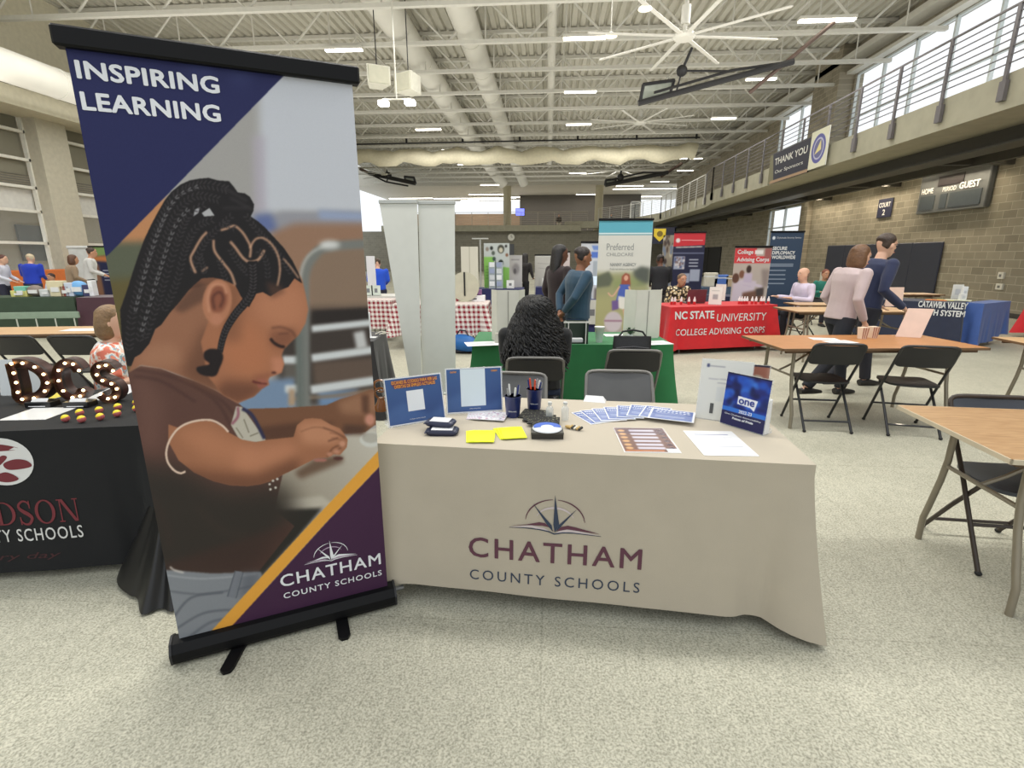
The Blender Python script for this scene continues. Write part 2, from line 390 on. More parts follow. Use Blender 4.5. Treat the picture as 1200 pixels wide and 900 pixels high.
# what stands outside that glazing: a plain pale building face and a hedge-dark band
struct(M().box((LX-7, 0, 0), (LX-6.6, 30, 9)).obj('wall_outside_building', mat('outside_building', (150, 140, 120), .8)))
q = M()
for y in np.arange(8, 24, 3.2): q.box((LX-6.6, y, 1.3), (LX-6.5, y+1.6, 2.8))
struct(q.obj('window_outside', mat('outside_window', (92, 92, 88), .3)))
# ceiling deck, ribbed along the hall
x = LX-1; prof = []
while x < RX+.4:
    prof += [(x, DZ), (x+.16, DZ), (x+.2, DZ+.09), (x+.27, DZ+.09)]; x += .31
vs = [(a, 2.5, b) for a, b in prof]+[(a, FY, b) for a, b in prof]; n = len(prof)
struct(M().add(vs, [(i, i+1, n+i+1, n+i) for i in range(n-1)]).obj('ceiling', deck_m))
struct(M().box((LX-1, 2.5, DZ+.12), (RX+.4, FY, DZ+.2)).obj('ceiling_roof', deck_m))
# roof trusses: one structure member each
ty = 2.69; ti = 0; TRUSS_Y = []
while ty < FY-1:
    TRUSS_Y.append(ty); ti += 1; m = M()
    for z in (CZ, DZ-.14): m.box((LX, ty-.07, z), (RX, ty+.07, z+.11))
    xx = LX+.2; up = True; st = 1.25
    j = 0
    while xx+st < RX:
        a = (xx, ty, CZ+.05 if up else DZ-.1); b = (xx+st, ty, DZ-.1 if up else CZ+.05)
        m.tube([a, b], .038 if ty < 32 else .03, 5)
        if up and ty < 34: m.tube([(xx+st*.98, ty, CZ+.05), (xx+st*.98, ty, DZ-.1)], .025, 4)
        up = not up; xx += st; j += 1
    struct(m.obj('trim_%d' % ti, white_steel)); ty += 2.52
# eaves ledge where roof meets the glazed side
struct(M().box((RX-.55, 3, 8.62), (RX, FY, 8.82)).box((RX-.3, 3, 8.25), (RX, FY, 8.36)).obj('trim_80', white_steel))
# round ducts
def duct(name, label, pts, r, mm=duct_m, rings=3.):
    t = thing(name, label, 'duct', (pts[0][0], pts[0][1], pts[0][2])); p0 = Vector(pts[0])
    M().loft([Vector(p)-p0 for p in pts], [r]*len(pts), 24).obj('duct_tube', mm, t, True)
    tot = 0
    for a, b in zip(pts[:-1], pts[1:]):
        a = Vector(a); b = Vector(b); L = (b-a).length
        if L < 3: continue
        for i in range(1, int(L/rings)):
            c = a+(b-a)*(i*rings/L)-p0; d = (b-a).normalized()*.03; M().loft([c-d, c+d], [r*1.035]*2, 24).obj('duct_seam', mm, t, True)
    return t
zA = 8.62
xa = (G(448, 40, zA).x+G(503, 40, zA).x)/2; xb = G(590, 150, zA).x+.05
dA = G(475, 40, zA); dB = G(549, 160, zA); XA = (dA.x+dB.x)/2
duct('ceiling_duct', 'wide round white duct running under the roof, above the blank white banner backs', [(XA, 9, zA), (XA, 45.3, zA), (XA+.25, 46.2, zA-.25), (XA+.9, 47, zA-1.0)], .46)
dA = G(556, 80, zA); dB = G(598, 160, zA); XB = (dA.x+dB.x)/2
duct('ceiling_duct', 'slimmer round white duct beside the wide one, running under the roof', [(XB, 13, zA), (XB, 45.3, zA), (XB+.15, 46.2, zA-.25), (XB+.5, 47, zA-1.0)], .40)
XC = G(658, 100, zA).x-.45
duct('ceiling_duct', 'thin pipe duct running along the roof behind the row of strip lamps', [(XC, 4, 8.9), (XC, 46, 8.9)], .16)
duct('wall_duct', 'fat white round duct along the tall window wall', [(-14., 6, 6.25), (-14., 30, 6.25)], .40)
struct(M().box((LX, 3, 5.55), (-14.7, 40, 5.85)).box((-14.75, 3, 5.5), (-14.6, 40, 6.0)).obj('trim_81', lbeige))
# rolled-up divider curtain across the hall
m = M(); pts = []; rad = []
for i in range(49):
    t = i/48; x = LX+1+t*(8.6-LX-1); pts.append((x, 33, 7.47+.10*math.sin(i*1.1)+.05*math.sin(i*2.7)-.35*math.sin(PI*t)*.3)); rad.append((.42+.05*math.sin(i*1.9), .42+.06*math.cos(i*1.3)))
t = thing('divider_curtain', 'cream gym divider curtain rolled up in a long bundle below the roof trusses', 'curtain', (0, 0, 0))
m.loft(pts, rad, 14, side=(0, 1, 0)).obj('curtain_roll', mat('curtain_cream', (205, 198, 172), .7, bump=.3, bscale=6), t, True)
M().tube([(LX+1, 32.3, 8.02), (8.6, 32.3, 8.12)], .045, 6).obj('cable', black_m, t)
for x in np.arange(-12, 8.7, 3.4): M().tube([(x, 32.3, 8.05), (x, 32.3, 8.3)], .06, 6).obj('hanger', black_m, t)
# gallery on the right: slab, rail posts, rails
edge = [(8., 3.), (8., 27.), (8.3, 29.), (8.3, 40.), (7.2, 45.), (4.5, 49.), (1.5, 50.)]
SB, ST = 4.02, 4.62
m = M(); poly = edge+[(1.5, 50.3), (RX, 50.3), (RX, 3)]
m.prism(poly, SB, ST, 'z'); struct(m.obj('floor_gallery', slab_m))
struct(M().box((LX, 49.4, 3.75), (3, 50.35, 4.3)).obj('floor_far_gallery', slab_m))
struct(M().box((9.2, 3, 3.72), (9.45, 46, 4.02)).box((9.05, 3, 3.68), (9.6, 46, 3.72)).box((10.6, 3, 3.7), (10.75, 46, 4.02)).obj('trim_82', dark_steel))
q = M()
for y in np.arange(6, 46, 4.2): q.box((9.3, y, 3.74), (RX, y+.16, 4.02))
struct(q.obj('trim_83', dark_steel))
def railing(name, label, pts, z0, h, nrails=7, step=1.5, mm=rail_m, bracket=True):
    p0 = Vector((pts[0][0], pts[0][1], z0)); t = thing(name, label, 'railing', p0); P = [Vector((a, b, z0)) for a, b in pts]
    rl = M()
    for i in range(nrails):
        z = h*(.14+.86*i/(nrails-1)); r = .024 if i == nrails-1 else .012
        rl.tube([p-p0+Vector((0, 0, z)) for p in P], r, 5)
    rl.obj('rail', mm, t)
    for a, b in zip(P[:-1], P[1:]):
        L = (b-a).length; n = max(1, int(L/step))
        for i in range(n+1):
            c = a+(b-a)*(i/n)-p0; ps = M(); ps.box((c.x-.02, c.y-.035, c.z-(.42 if bracket else 0)), (c.x+.02, c.y+.035, c.z+h))
            if bracket: ps.box((c.x-.035, c.y-.07, c.z-.45), (c.x+.03, c.y+.07, c.z-.12))
            ps.obj('post', mm, t)
    return t
railing('gallery_railing', 'long grey horizontal-bar railing on the gallery edge in front of the bright windows', [(7.95, 3), (7.95, 26.9), (8.25, 29)], ST, 1.07, 8, 1.45)
railing('gallery_railing', 'white curved railing further along the same gallery, beyond the dark wall pier', [(8.25, 29.2), (8.25, 40), (7.15, 45), (4.5, 48.9)], ST, 1.07, 8, 1.5, mat('railing_white', (200, 198, 190), .5))
railing('gallery_railing', 'thin pale railing of the far upper gallery across the end of the hall', [(LX+1, 49.42), (3.6, 49.42)], 4.3, 1.15, 7, 1.55, mat('railing_pale', (176, 168, 150), .5))
# tall upper windows on the right
wm = mat('window_mullion', (205, 212, 212), .5)
k = 3
for y0, y1, z0, z1 in ((3, 22.4, 5.1, 8.25), (24.6, 28.9, 5.1, 8.25), (25.4, 28.9, .9, 3.82)):
    k += 1; fr = M()
    n = max(2, int((y1-y0)/1.6))
    for i in range(n+1):
        yy = y0+(y1-y0)*i/n; fr.box((RX+.05, yy-.035, z0), (RX+.15, yy+.035, z1))
    for z in (z0+.03, (z0+z1)/2, z1-.03) if z0 > 3 else (z0+.03, z0+1, z0+2., z1-.03): fr.box((RX+.05, y0, z-.03), (RX+.15, y1, z+.03))
    fo = struct(fr.obj('window_%d' % k, wm)); M().box((RX+.09, y0, z0), (RX+.1, y1, z1)).obj('pane', glass_m, fo)
struct(M().box((RX-.55, 22.5, 4.6), (RX, 24.5, DZ)).obj('wall_right_pier', BLK_R))
struct(M().box((RX-.2, 24.3, 0), (RX, 24.9, 4.)).obj('wall_right_jog', BLK_R))
# far end: columns, tv, door, bright window
for i, px in enumerate((594.5, 701)):
    p = Q(px, 263, 50.9); t = thing('round_column', ['round pale concrete column on the far upper gallery, beside the wall screen', 'round pale concrete column on the far upper gallery, behind the blue-topped banner'][i], 'column', (p.x, 50.9, 3.8))
    M().cyl((0, 0, 0), .38, 4.1, 20).obj('column_shaft', mat('column_concrete', (190, 182, 155), .7), t, True); M().cyl((0, 0, 0), .46, .12, 20).obj('column_footing', slab_m, t)
a = Q(605, 243, 57.9); b = Q(614, 254, 57.9); t = thing('wall_screen', 'small blue lit screen on the upper lobby wall', 'screen', ((a.x+b.x)/2, 57.95, (a.z+b.z)/2))
M().box((-.5, 0, -.4), (.5, .06, .4)).obj('screen_case', black_m, t); M().box((-.46, -.02, -.36), (.46, 0, .36)).obj('screen_face', mat('screen_blue', (110, 120, 235), .4, emit=1.4), t)
a = Q(740, 237, 57.9); b = Q(749, 259, 57.9)
t = M().box((a.x-.1, 57.85, 3.8), (a.x, 57.99, a.z+.1)).box((b.x, 57.85, 3.8), (b.x+.1, 57.99, a.z+.1)).box((a.x-.1, 57.85, a.z), (b.x+.1, 57.99, a.z+.1)).obj('door_1', mat('door_frame_white', (215, 215, 210), .5)); struct(t)
M().box((a.x, 57.9, 3.8), (b.x, 57.98, a.z)).obj('door_leaf', mat('door_grey', (130, 132, 130), .5), t)
# strip lamps
def RODH(p): return .138 if p[1] > 50 else max(.12, DZ-p[2])
def strip_lamp(p, L, label, along='x', group=None, w=.16):
    t = thing('strip_lamp', label, 'ceiling light', p, 0. if along == 'x' else PI/2, group)
    M().box((-L/2, -w/2-.02, .02), (L/2, w/2+.02, .1)).obj('lamp_housing', white_steel, t)
    M().box((-L/2+.02, -w/2, -.02), (L/2-.02, w/2, .02)).obj('diffuser', lamp_m, t)
    for sx in (-1, 1): M().tube([(sx*L/3, 0, .1), (sx*L/3, 0, RODH(p))], .008, 4).obj('suspension_rod', white_steel, t)
    return t
spots = [(403, 59, 46, 'above the top bar of the tall girl banner'), (685, 45, 50, 'biggest of the middle row, beside the big fan'), (680, 108, 38, 'second of the middle row, near the folded backboard'),
 (678, 146, 30, 'third of the middle row, beside the second fan hub'), (676, 188, 24, 'fourth of the middle row, just under the rolled curtain'), (677, 203, 20, 'fifth of the middle row, farther than the rolled curtain'),
 (502, 152, 31, 'between the loudspeakers and the wide duct'), (530, 176, 26, 'against the dark cable in front of the curtain'), (547, 193, 22, 'just under the rolled curtain beside the wide duct'), (574, 217, 20, 'below the duct elbows'),
 (969, 24, 62, 'behind the raised tip of the basketball frame'), (892, 93, 34, 'behind the boom of the basketball frame'), (848, 139, 28, 'below the basketball boom near the glazed wall'), (797, 186, 16, 'small, past the curtain end'), (816, 186, 14, 'small, past the curtain end and touching the gallery rails'), (738, 218, 30, 'low one near the far gallery columns'), (773, 213, 20, 'tiny one beyond the far fan'), (803, 200, 18, 'tiny one in front of the curved gallery')]
for px, py, w, lab in spots:
    p = G(px, py, CZ-.12); L = w/590*(p.y*math.cos(PIT)+(p.z-H)*-math.sin(PIT))
    if 32 < p.y < 34: p = Q(px, py, 34.5)
    if px == 574: p = Q(px, py, 44)
    if p.y > 48: p = Q(px, py, 47); L = w/590*46
    strip_lamp(p, L, 'white strip lamp under the roof, '+lab, group='strip lamps under the roof')
far = [(456, 507, 231), (508, 605, 231.5), (549, 591, 227), (548, 592, 233.5), (598, 663, 230.5), (540, 561, 240), (675, 700, 228), (718, 790, 222), (720, 775, 231), (785, 812, 222), (598, 609, 241)]
nm = ['broad strip beside the blank banner tops', 'longest strip', 'upper strip of the pair left of the screen', 'lower strip of the pair by the column', 'strip between the two columns', 'short strip above the lobby shelves', 'short strip touching the second column', 'upper strip above the door', 'strip just above the door', 'strip over the bright window corner', 'tiny strip beside the screen']
for (x0, x1, y), lab in zip(far, nm):
    Yq = (7.8-H)/(-math.tan(math.atan((y-450)/F)+PIT)); Yq = min(max(Yq, 51), 62)
    a = Q(x0, y, Yq); b = Q(x1, y, Yq); strip_lamp(((a.x+b.x)/2, Yq, 7.76), (b.x-a.x), 'lit strip on the upper lobby ceiling, '+lab.replace(' left of', ' beside'), group='upper lobby strip lights', w=.25)
# paired lamps and loudspeakers hanging near the wide duct
Yh = 15.6
p = Q(465, 121, Yh-.6); t = thing('twin_lamp', 'pair of square white floodlamps on one bar below the loudspeakers', 'ceiling light', p)
for sx in (-.37, .37): M().box((sx-.14, -.1, -.06), (sx+.14, .1, .07), .02).obj('lamp_head', mat('flood_face', (255, 252, 238), .4, emit=6), t)
M().box((-.4, -.02, .09), (.4, .02, .12)).tube([(0, 0, .1), (0, 0, 2.6)], .02, 6).obj('lamp_bar', white_steel, t)
for px, py, lab, rz in ((442, 91, 'cream wedge loudspeaker hung under the roof, beside the girl banner edge', .5), (479, 99, 'cream wedge loudspeaker hung next to the wide duct, angled away', -.5)):
    p = Q(px, py, Yh); t = thing('hanging_speaker', lab, 'loudspeaker', p, rz)
    M().prism([(-.32, -.25), (.32, -.25), (.18, .3), (-.18, .3)], -.22, .25).obj('speaker_body', mat('speaker_cream', (196, 194, 180), .5), t)
    M().box((-.28, -.275, -.2), (.28, -.25, .22)).obj('speaker_grille', mat('speaker_front', (180, 178, 160), .8), t)
    M().tube([(0, 0, .25), (0, 0, 2.2)], .015, 5).obj('hanger', black_m, t)
# big ceiling fans
def fan(px, py, Y, R, label, rz, r0=.22):
    p = Q(px, py, Y); t = thing('ceiling_fan', label, 'fan', p, rz)
    M().lathe((0, 0, 0), [(.01, -.06), (r0, -.06), (r0+.04, 0), (r0, .07), (.05, .09)], 20).obj('fan_hub', duct_m, t, True)
    M().cyl((0, 0, .09), .05, 8.2-p.z if 8.2 > p.z else .8, 10).cyl((0, 0, .25), .11, .4, 12).obj('fan_mast', white_steel, t, True)
    for i in range(8):
        a = 2*PI*i/8; c, s_ = math.cos(a), math.sin(a); b = M(); b.X = Matrix.Rotation(a, 4, 'Z')
        b.prism([(r0*.8, -.055), (R, -.04), (R+.05, 0), (R, .05), (r0*.8, .055)], 0, .02)
        b.obj('fan_blade', white_steel, t)
    return t
fan(802, 43, 14, 2.3, 'huge white eight-blade ceiling fan, the biggest one, above the folded backboard', .15)
fan(750, 144, 26, 2.4, 'white eight-blade ceiling fan halfway down the hall, in front of the trusses', .3, .25)
fan(726, 200, 40, 3.2, 'small-looking white ceiling fan past the curtain, over the far basketball boom', .2, .3)
fan(452, 205, 38, 3.0, 'white ceiling fan past the curtain, over the blank banner backs', .1, .3)
# folded basketball goals
def goal(P, Y, label, k=1.):
    o0 = Q(*P['tip'], Y); t = thing('basketball_goal', label, 'basketball hoop', o0)
    A = Vector((0, 0, 0)); Bm = Q(*P['end'], Y)-o0; gm = mat('goal_black', (32, 32, 34), .5)
    d = Bm.normalized(); pn = Vector((-d.z, 0, d.x))
    M().tube([A, Bm], .085*k, 8).tube([A+pn*.17*k+d*.5, A+d*Bm.length*.62+pn*.2*k, Bm], .04*k, 6).obj('boom', gm, t)
    M().tube([Q(*P['c0'], Y)-o0+Vector((0, .4, 0)), Q(*P['c1'], Y)-o0+Vector((0, -.4, 0))], .06*k, 6).obj('cross_bar', mat('goal_bar', (92, 74, 66), .5), t)
    h = Q(*P['hinge'], Y)-o0; M().tube([Q(*P['mast'], Y)-o0, h], .04*k, 6).ball(h, .16*k).tube([h, A+d*Bm.length*.6+pn*.2*k], .03*k, 6).tube([h, A+d*Bm.length*.25], .025*k, 6).obj('brace', gm, t)
    bq = [Q(x_, y_, Y+dy)-o0 for (x_, y_), dy in zip(P['board'], (0, 0, .5, .5))]
    M().sheet(bq, .03).obj('backboard', mat('board_glass', (170, 178, 165), .15, alpha=.55), t)
    fr = M()
    for i in range(4): fr.tube([bq[i], bq[(i+1) % 4]], .05*k, 6)
    fr.obj('board_frame', gm, t)
    return t
goal({'tip': (748, 121), 'end': (930, 72), 'c0': (884, 104), 'c1': (969, 33), 'hinge': (799, 83), 'mast': (811, 56), 'board': [(750, 120), (754, 99), (790, 94), (785, 110)]}, 17.,
     'black folded basketball frame with glass backboard swung up under the roof, nearest the glazed wall')
goal({'tip': (709, 217), 'end': (783, 202), 'c0': (776, 206), 'c1': (798, 192), 'hinge': (727, 208), 'mast': (728, 200), 'board': [(709, 217), (710, 211), (722, 210), (720, 215)]}, 38., 'black folded basketball frame far down the hall below the small-looking fan', 1.6)
goal({'tip': (487, 215), 'end': (432, 203), 'c0': (440, 206), 'c1': (424, 199), 'hinge': (455, 206), 'mast': (452, 197), 'board': [(487, 215), (485, 208), (474, 207), (476, 212)]}, 38., 'black folded basketball frame far down the hall above the blank banner backs', 1.6)
for px, py, Y, lab in ((756, 11, 12.5, 'oval pale dish lamp hanging at the very top beside the big fan'), (716, 43, 14, 'little pale dish sensor hanging at the end of the biggest middle strip lamp')):
    p = Q(px, py, Y); t = thing('dish_lamp', lab, 'lamp', p, .3); M().lathe((0, 0, 0), [(.15, 0), (.14, .03), (.05, .09), (.02, .1)], 16).obj('dish', mat('dish_white', (245, 240, 220), .4, emit=.6), t, True); M().tube([(0, 0, .1), (0, 0, 1.)], .012, 5).obj('hanger', white_steel, t)
# scoreboard, court sign, gallery banners, wall pads, small fittings
def on_wall(px0, py0, px1, py1, X=RX): return QX(px0, py0, X), QX(px1, py1, X)
y0, y1, z0, z1 = 14.85, 17.4, 2.76, 3.93
t = thing('scoreboard', 'grey gym scoreboard with home and guest panels on the block wall', 'scoreboard', (RX-.02, (y0+y1)/2, z0), PI/2*-1)
# local: +x runs towards the camera along the wall after the turn; face is local -y
W = (y1-y0)/2
M().box((-W, -.16, 0), (W, 0, 1.17), .02).obj('scoreboard_case', mat('score_grey', (92, 94, 92), .4), t)
M().box((-W+.75, -.175, .72), (W-.85, -.16, 1.0)).obj('time_display', mat('score_dark', (34, 26, 26), .4), t)
for a, b in ((-W+.12, -W+.72), (-.34, -.08), (.02, .28), (W-1.0, W-.15)): M().box((a, -.175, .1), (b, -.16, .5)).obj('digit_window', mat('score_digit', (62, 68, 70), .3), t)
sw = mat('sign_white', (228, 228, 222), .5)
lettering('HOME', -W+.15, -W+.62, .56, .72, sw, t, -.18, bold=.02); lettering('PERIOD', -.28, .22, .56, .68, sw, t, -.18); lettering('GUEST', W-.95, W-.25, .56, .74, sw, t, -.18, bold=.02)
t = thing('court_sign', 'small navy sign reading COURT 2 on the block wall', 'sign', (RX-.02, 19.2, 2.8), -PI/2); M().box((-.38, -.03, 0), (.38, 0, .62), .01).obj('sign_board', mat('navy_sign', (34, 36, 62), .5), t)
lettering('COURT', -.3, .3, .34, .5, sw, t, -.035, bold=.02); lettering('2', -.07, .07, .08, .27, sw, t, -.035, bold=.02)
t = thing('wall_pad', 'long dark navy padded mat fixed to the block wall behind the table', 'wall pad', (RX-.02, 19.3, .3), -PI/2); pm = mat('navy_pad', (38, 42, 58), .5)
for i in range(5): M().box((-3.15+i*1.26+.005, -.06, 0), (-3.15+(i+1)*1.26-.005, 0, 1.62), .02).obj('pad_panel', pm, t)
a, b = on_wall(808, 292, 843, 325); t = thing('wall_pad', 'black padded mats on the far part of the block wall, beyond the red-topped banner', 'wall pad', (RX-.02, (a.y+b.y)/2, .3), -PI/2)
for i in range(3): M().box((-4+i*2.7, -.06, 0), (-4+(i+1)*2.7-.1, 0, 1.8), .02).obj('pad_panel', black_m, t)
for px, py, w, h, lab, mm in ((1175, 323, .17, .17, 'upper small white electrical box on the block wall', 'box_white'), (1173, 336, .2, .15, 'lower small white box on the block wall, under the other box', 'box_white2')):
    p = QX(px, py, RX); t = thing('wall_box', lab, 'electrical box', (RX, p.y, p.z-h/2), -PI/2); M().box((-w/2, -.06, 0), (w/2, 0, h), .008).obj('box_cover', mat('box_white', (215, 212, 200), .5), t); M().box((-w/6, -.07, h*.3), (w/6, -.06, h*.7)).obj('box_socket', mat('box_dark', (120, 120, 115), .5), t)
p = QX(964, 326, RX); t = thing('wall_notice', 'small white paper notice on the block wall beside the navy pads', 'notice', (RX, p.y, p.z-.2), -PI/2); M().box((-.2, -.02, 0), (.2, 0, .45)).obj('notice_sheet', mat('notice_white', (205, 205, 198), .6), t)
gx = 7.9
a = QX(912, 196, gx); b = QX(951, 176, gx)
cv = Canvas(0, 0, 240, 120, 1, (34, 34, 52)); cv.poly([(0, 0), (18, 0), (40, 120), (0, 120)], (120, 116, 88), 1); cv.poly([(18, 108), (240, 108), (240, 120), (10, 120)], (170, 140, 110), 1)
t = thing('hanging_banner', 'dark banner reading THANK YOU hung on the gallery edge', 'banner', (gx-.02, 18.6, 4.0), -PI/2)
print_panel('banner_cloth', cv, 2.9, .98, t, -.01)
M().box((-1.45, -.005, 0), (1.45, .02, .98)).obj('banner_backing', black_m, t)
lettering('THANK YOU', -1.0, 1.3, .58, .8, sw, t, -.02, bold=.02); lettering('Our Sponsors', -.9, 1.1, .26, .4, sw, t, -.02)
t = thing('hanging_banner', 'white square banner with a round blue seal hung on the gallery edge', 'banner', (gx-.02, 16.65, 4.05), -PI/2)
cv = Canvas(0, 0, 100, 110, 2, (226, 224, 200)); cv.oval((50, 55), 40, 42, (92, 92, 160)); cv.oval((50, 55), 30, 32, (190, 190, 214)); cv.oval((50, 55), 25, 27, (104, 104, 150)); cv.poly([(30, 70), (60, 30), (66, 60)], (226, 214, 150))
print_panel('banner_cloth', cv, 1.0, 1.05, t, -.01); M().box((-.5, -.005, 0), (.5, .02, 1.05)).obj('banner_backing', sw, t)
# soffit lights washing the block wall
for i, y in enumerate((14.2, 17.6, 20.6, 24.0)):
    t = thing('soffit_lamp', ['slim lamp under the gallery above the scoreboard', 'slim lamp under the gallery between scoreboard and court sign', 'slim lamp under the gallery above the navy pads', 'slim lamp under the gallery beside the tall lower window'][i], 'lamp', (RX-.45, y, 3.92), 0, 'lamps under the gallery')
    M().box((-.06, -.7, 0), (.06, .7, .06)).obj('lamp_housing', white_steel, t); M().box((-.045, -.68, -.015), (.045, .68, 0)).obj('diffuser', mat('soffit_glow', (255, 244, 220), .4, emit=6), t)
p = Q(599, 278, 49.8); t = thing('wall_clock', 'round white wall clock on the far block wall', 'clock', (p.x, 49.95, p.z)); M().loft([(0, 0, 0), (0, -.09, 0)], [.34, .34], 24, side=(1, 0, 0)).obj('clock_case', mat('clock_rim', (190, 188, 178), .5), t, True)
M().loft([(0, -.09, 0), (0, -.1, 0)], [.3, .3], 24, side=(1, 0, 0)).obj('clock_face', mat('clock_white', (240, 238, 228), .5), t); M().box((-.015, -.115, 0), (.015, -.1, .22)).box((0, -.115, -.015), (.16, -.1, .015)).obj('clock_hand', black_m, t)
# ---------------------------------------------------------------- light
def area(name, loc, sx, sy, power, col=(1, .96, .9), rot=(0, 0, 0)):
    l = bpy.data.lights.new(name, 'AREA'); l.shape = 'RECTANGLE'; l.size = sx; l.size_y = sy; l.energy = power; l.color = col
    o = bpy.data.objects.new(name, l); C.objects.link(o); o.location = loc; o.rotation_euler = rot; return o
LP = 1.0
for i, (x, y) in enumerate([(-8, 4.0), (-.5, 4.0), (7, 4.0), (-12, 9), (2, 9), (-10, 14), (-1.5, 14), (6.5, 14), (-6, 22), (4, 22), (-6, 31), (4, 31), (-4, 41), (4, 41)]):
    area('roof_lamp_light', (x, y, 7.7), 5, .9, (330 if y < 5 else 215)*LP, (1, .98, .94)); area("ceiling_fill", (x, y+1.5, 5.6), 9, 6, 130*LP, (1, .97, .92), (PI, 0, 0))  # upward area lights are added fill for the ceiling, not lamps of the hall
for i, y in enumerate((15.9, 19.2, 22.6)): area('soffit_light', (RX-.5, y, 3.85), .15, 2.6, 90, (1, .86, .66), (0, math.radians(25), 0))
area('lobby_light', (-2, 55, 7.6), 22, 3, 500); 
w = bpy.data.worlds.new('World'); S.world = w; w.use_nodes = True; nt = w.node_tree; bg = nt.nodes['Background']
bg.inputs['Color'].default_value = (.93, .97, 1., 1); bg.inputs['Strength'].default_value = 1.2
cam = bpy.data.cameras.new('camera'); co = bpy.data.objects.new('camera', cam); C.objects.link(co)
cam.sensor_width = 36; cam.lens = F/1200*36; cam.clip_end = 200; cam.clip_start = .05
co.location = (0, 0, H); co.rotation_euler = (PI/2-PIT, 0, YAW); S.camera = co
vs_ = S.view_settings; vs_.view_transform = 'Standard'; vs_.look = 'None'; vs_.exposure = -.06; vs_.gamma = 1
try: vs_.use_curve_mapping = False
except Exception: pass
# ================================================================ THE TALL BANNER WITH THE GIRL
BL_ = Vector((-1.405, 1.545, 0)); BR_ = Vector((-.685, 1.925, 0)); bd = (BR_-BL_); BW = bd.length; bdn = bd.normalized(); brz = math.atan2(bd.y, bd.x)
BMID = (BL_+BR_)/2; BH = 2.13; BZ0 = .085
def bu(px, py):
    """point of the banner face (u metres from its middle, height) seen at a photo pixel"""
    r = Vector(ray(px, py)); n = Vector((-bdn.y, bdn.x, 0)); t = (BMID-Vector((0, 0, H))).dot(n)/r.dot(n); p = Vector((0, 0, H))+r*t
    return (p-BMID).dot(bdn), p.z
banner = thing('banner_stand', 'tall roll-up banner with a braided girl in a brown shirt and the words inspiring learning', 'banner', BMID, brz)
cv = Canvas(50, 15, 470, 780, 2.4, (168, 166, 164))
P_ = cv.poly
# blurred room behind the girl
P_([(300, 60), (470, 60), (470, 250), (304, 250)], (196, 199, 207), 5); P_([(330, 70), (345, 60), (470, 60), (470, 88), (345, 84)], (178, 180, 186), 3)
P_([(215, 180), (303, 70), (303, 250), (215, 250)], (160, 157, 154), 6, .6); P_([(296, 160), (310, 160), (312, 250), (298, 250)], (176, 168, 182), 4, .7)
P_([(120, 250), (200, 230), (200, 300), (120, 320)], (190, 134, 92), 5); P_([(100, 285), (175, 283), (165, 345), (100, 350)], (92, 96, 78), 4); P_([(100, 330), (165, 325), (160, 440), (100, 440)], (98, 88, 52), 5)
P_([(296, 262), (330, 248), (470, 250), (470, 270), (320, 276)], (150, 150, 158), 3); P_([(297, 252), (318, 250), (326, 272), (300, 275)], (98, 112, 158), 4); P_([(372, 246), (440, 250), (440, 262), (374, 258)], (150, 162, 190), 3)
P_([(315, 274), (345, 262), (470, 262), (470, 372), (345, 372)], (150, 116, 94), 4)
P_([(362, 300), (380, 292), (470, 290), (470, 362), (364, 364)], (136, 114, 96), 3)
P_([(325, 362), (470, 360), (470, 475), (325, 475)], (62, 54, 50), 5); P_([(366, 364), (470, 358), (470, 378), (366, 380)], (42, 36, 34), 2)
P_([(332, 424), (352, 424), (352, 448), (332, 448)], (96, 90, 84), 3); P_([(366, 424), (440, 418), (440, 444), (368, 450)], (96, 80, 70), 3)
P_([(278, 448), (345, 442), (350, 480), (278, 482)], (118, 140, 168), 3); P_([(372, 458), (420, 455), (418, 472), (374, 476)], (112, 140, 176), 3)
cv.line([(340, 470), (350, 466), (400, 462), (470, 450)], 4, (132, 116, 100), 1.5)
cv.line([(358, 482), (357, 360), (358, 320), (368, 300), (388, 289), (470, 284)], 11, (120, 122, 118), 2); cv.line([(352, 482), (351, 360), (353, 318), (364, 297), (386, 286)], 3, (176, 178, 174), 1.5)
cv.oval((386, 287), 12, 5, (214, 214, 212), 3)
for a, b, w in (((365, 385), (440, 377), 8), ((365, 419), (440, 409), 9), ((331, 421), (352, 421), 9), ((364, 456), (440, 445), 10), ((334, 455), (353, 454), 9)): cv.line([a, b], w, (206, 210, 212), 1.5, curve=False)
cv.line([(420, 388), (424, 408)], 13, (196, 196, 196), 2, curve=False); cv.line([(342, 455), (342, 475)], 8, (176, 150, 124), 2, curve=False); cv.line([(350, 366), (352, 480)], 9, (104, 110, 106), 2, curve=False)
# grey desk
desk = [(323, 594), (331, 555), (352, 545), (406, 510), (442, 500), (470, 495), (470, 520), (442, 545), (377, 594), (328, 599)]
m_ = P_(desk, (184, 177, 162), .6); cv.grad(m_, (150, 140, 124), (196, 190, 178), (330, 590), (440, 510)); P_([(326, 585), (377, 580), (390, 590), (330, 604)], (204, 198, 184), 2, .6)
P_([(345, 552), (372, 534), (400, 532), (402, 540), (372, 552), (352, 560)], (108, 86, 70), 3)
cv.oval((434, 514), 13, 9, (206, 206, 200), 1); cv.oval((434, 512), 10, 6, (178, 174, 164), 1)
P_([(322, 596), (377, 594), (345, 632), (300, 680), (200, 680), (200, 560), (320, 556)], (38, 36, 32), 2)
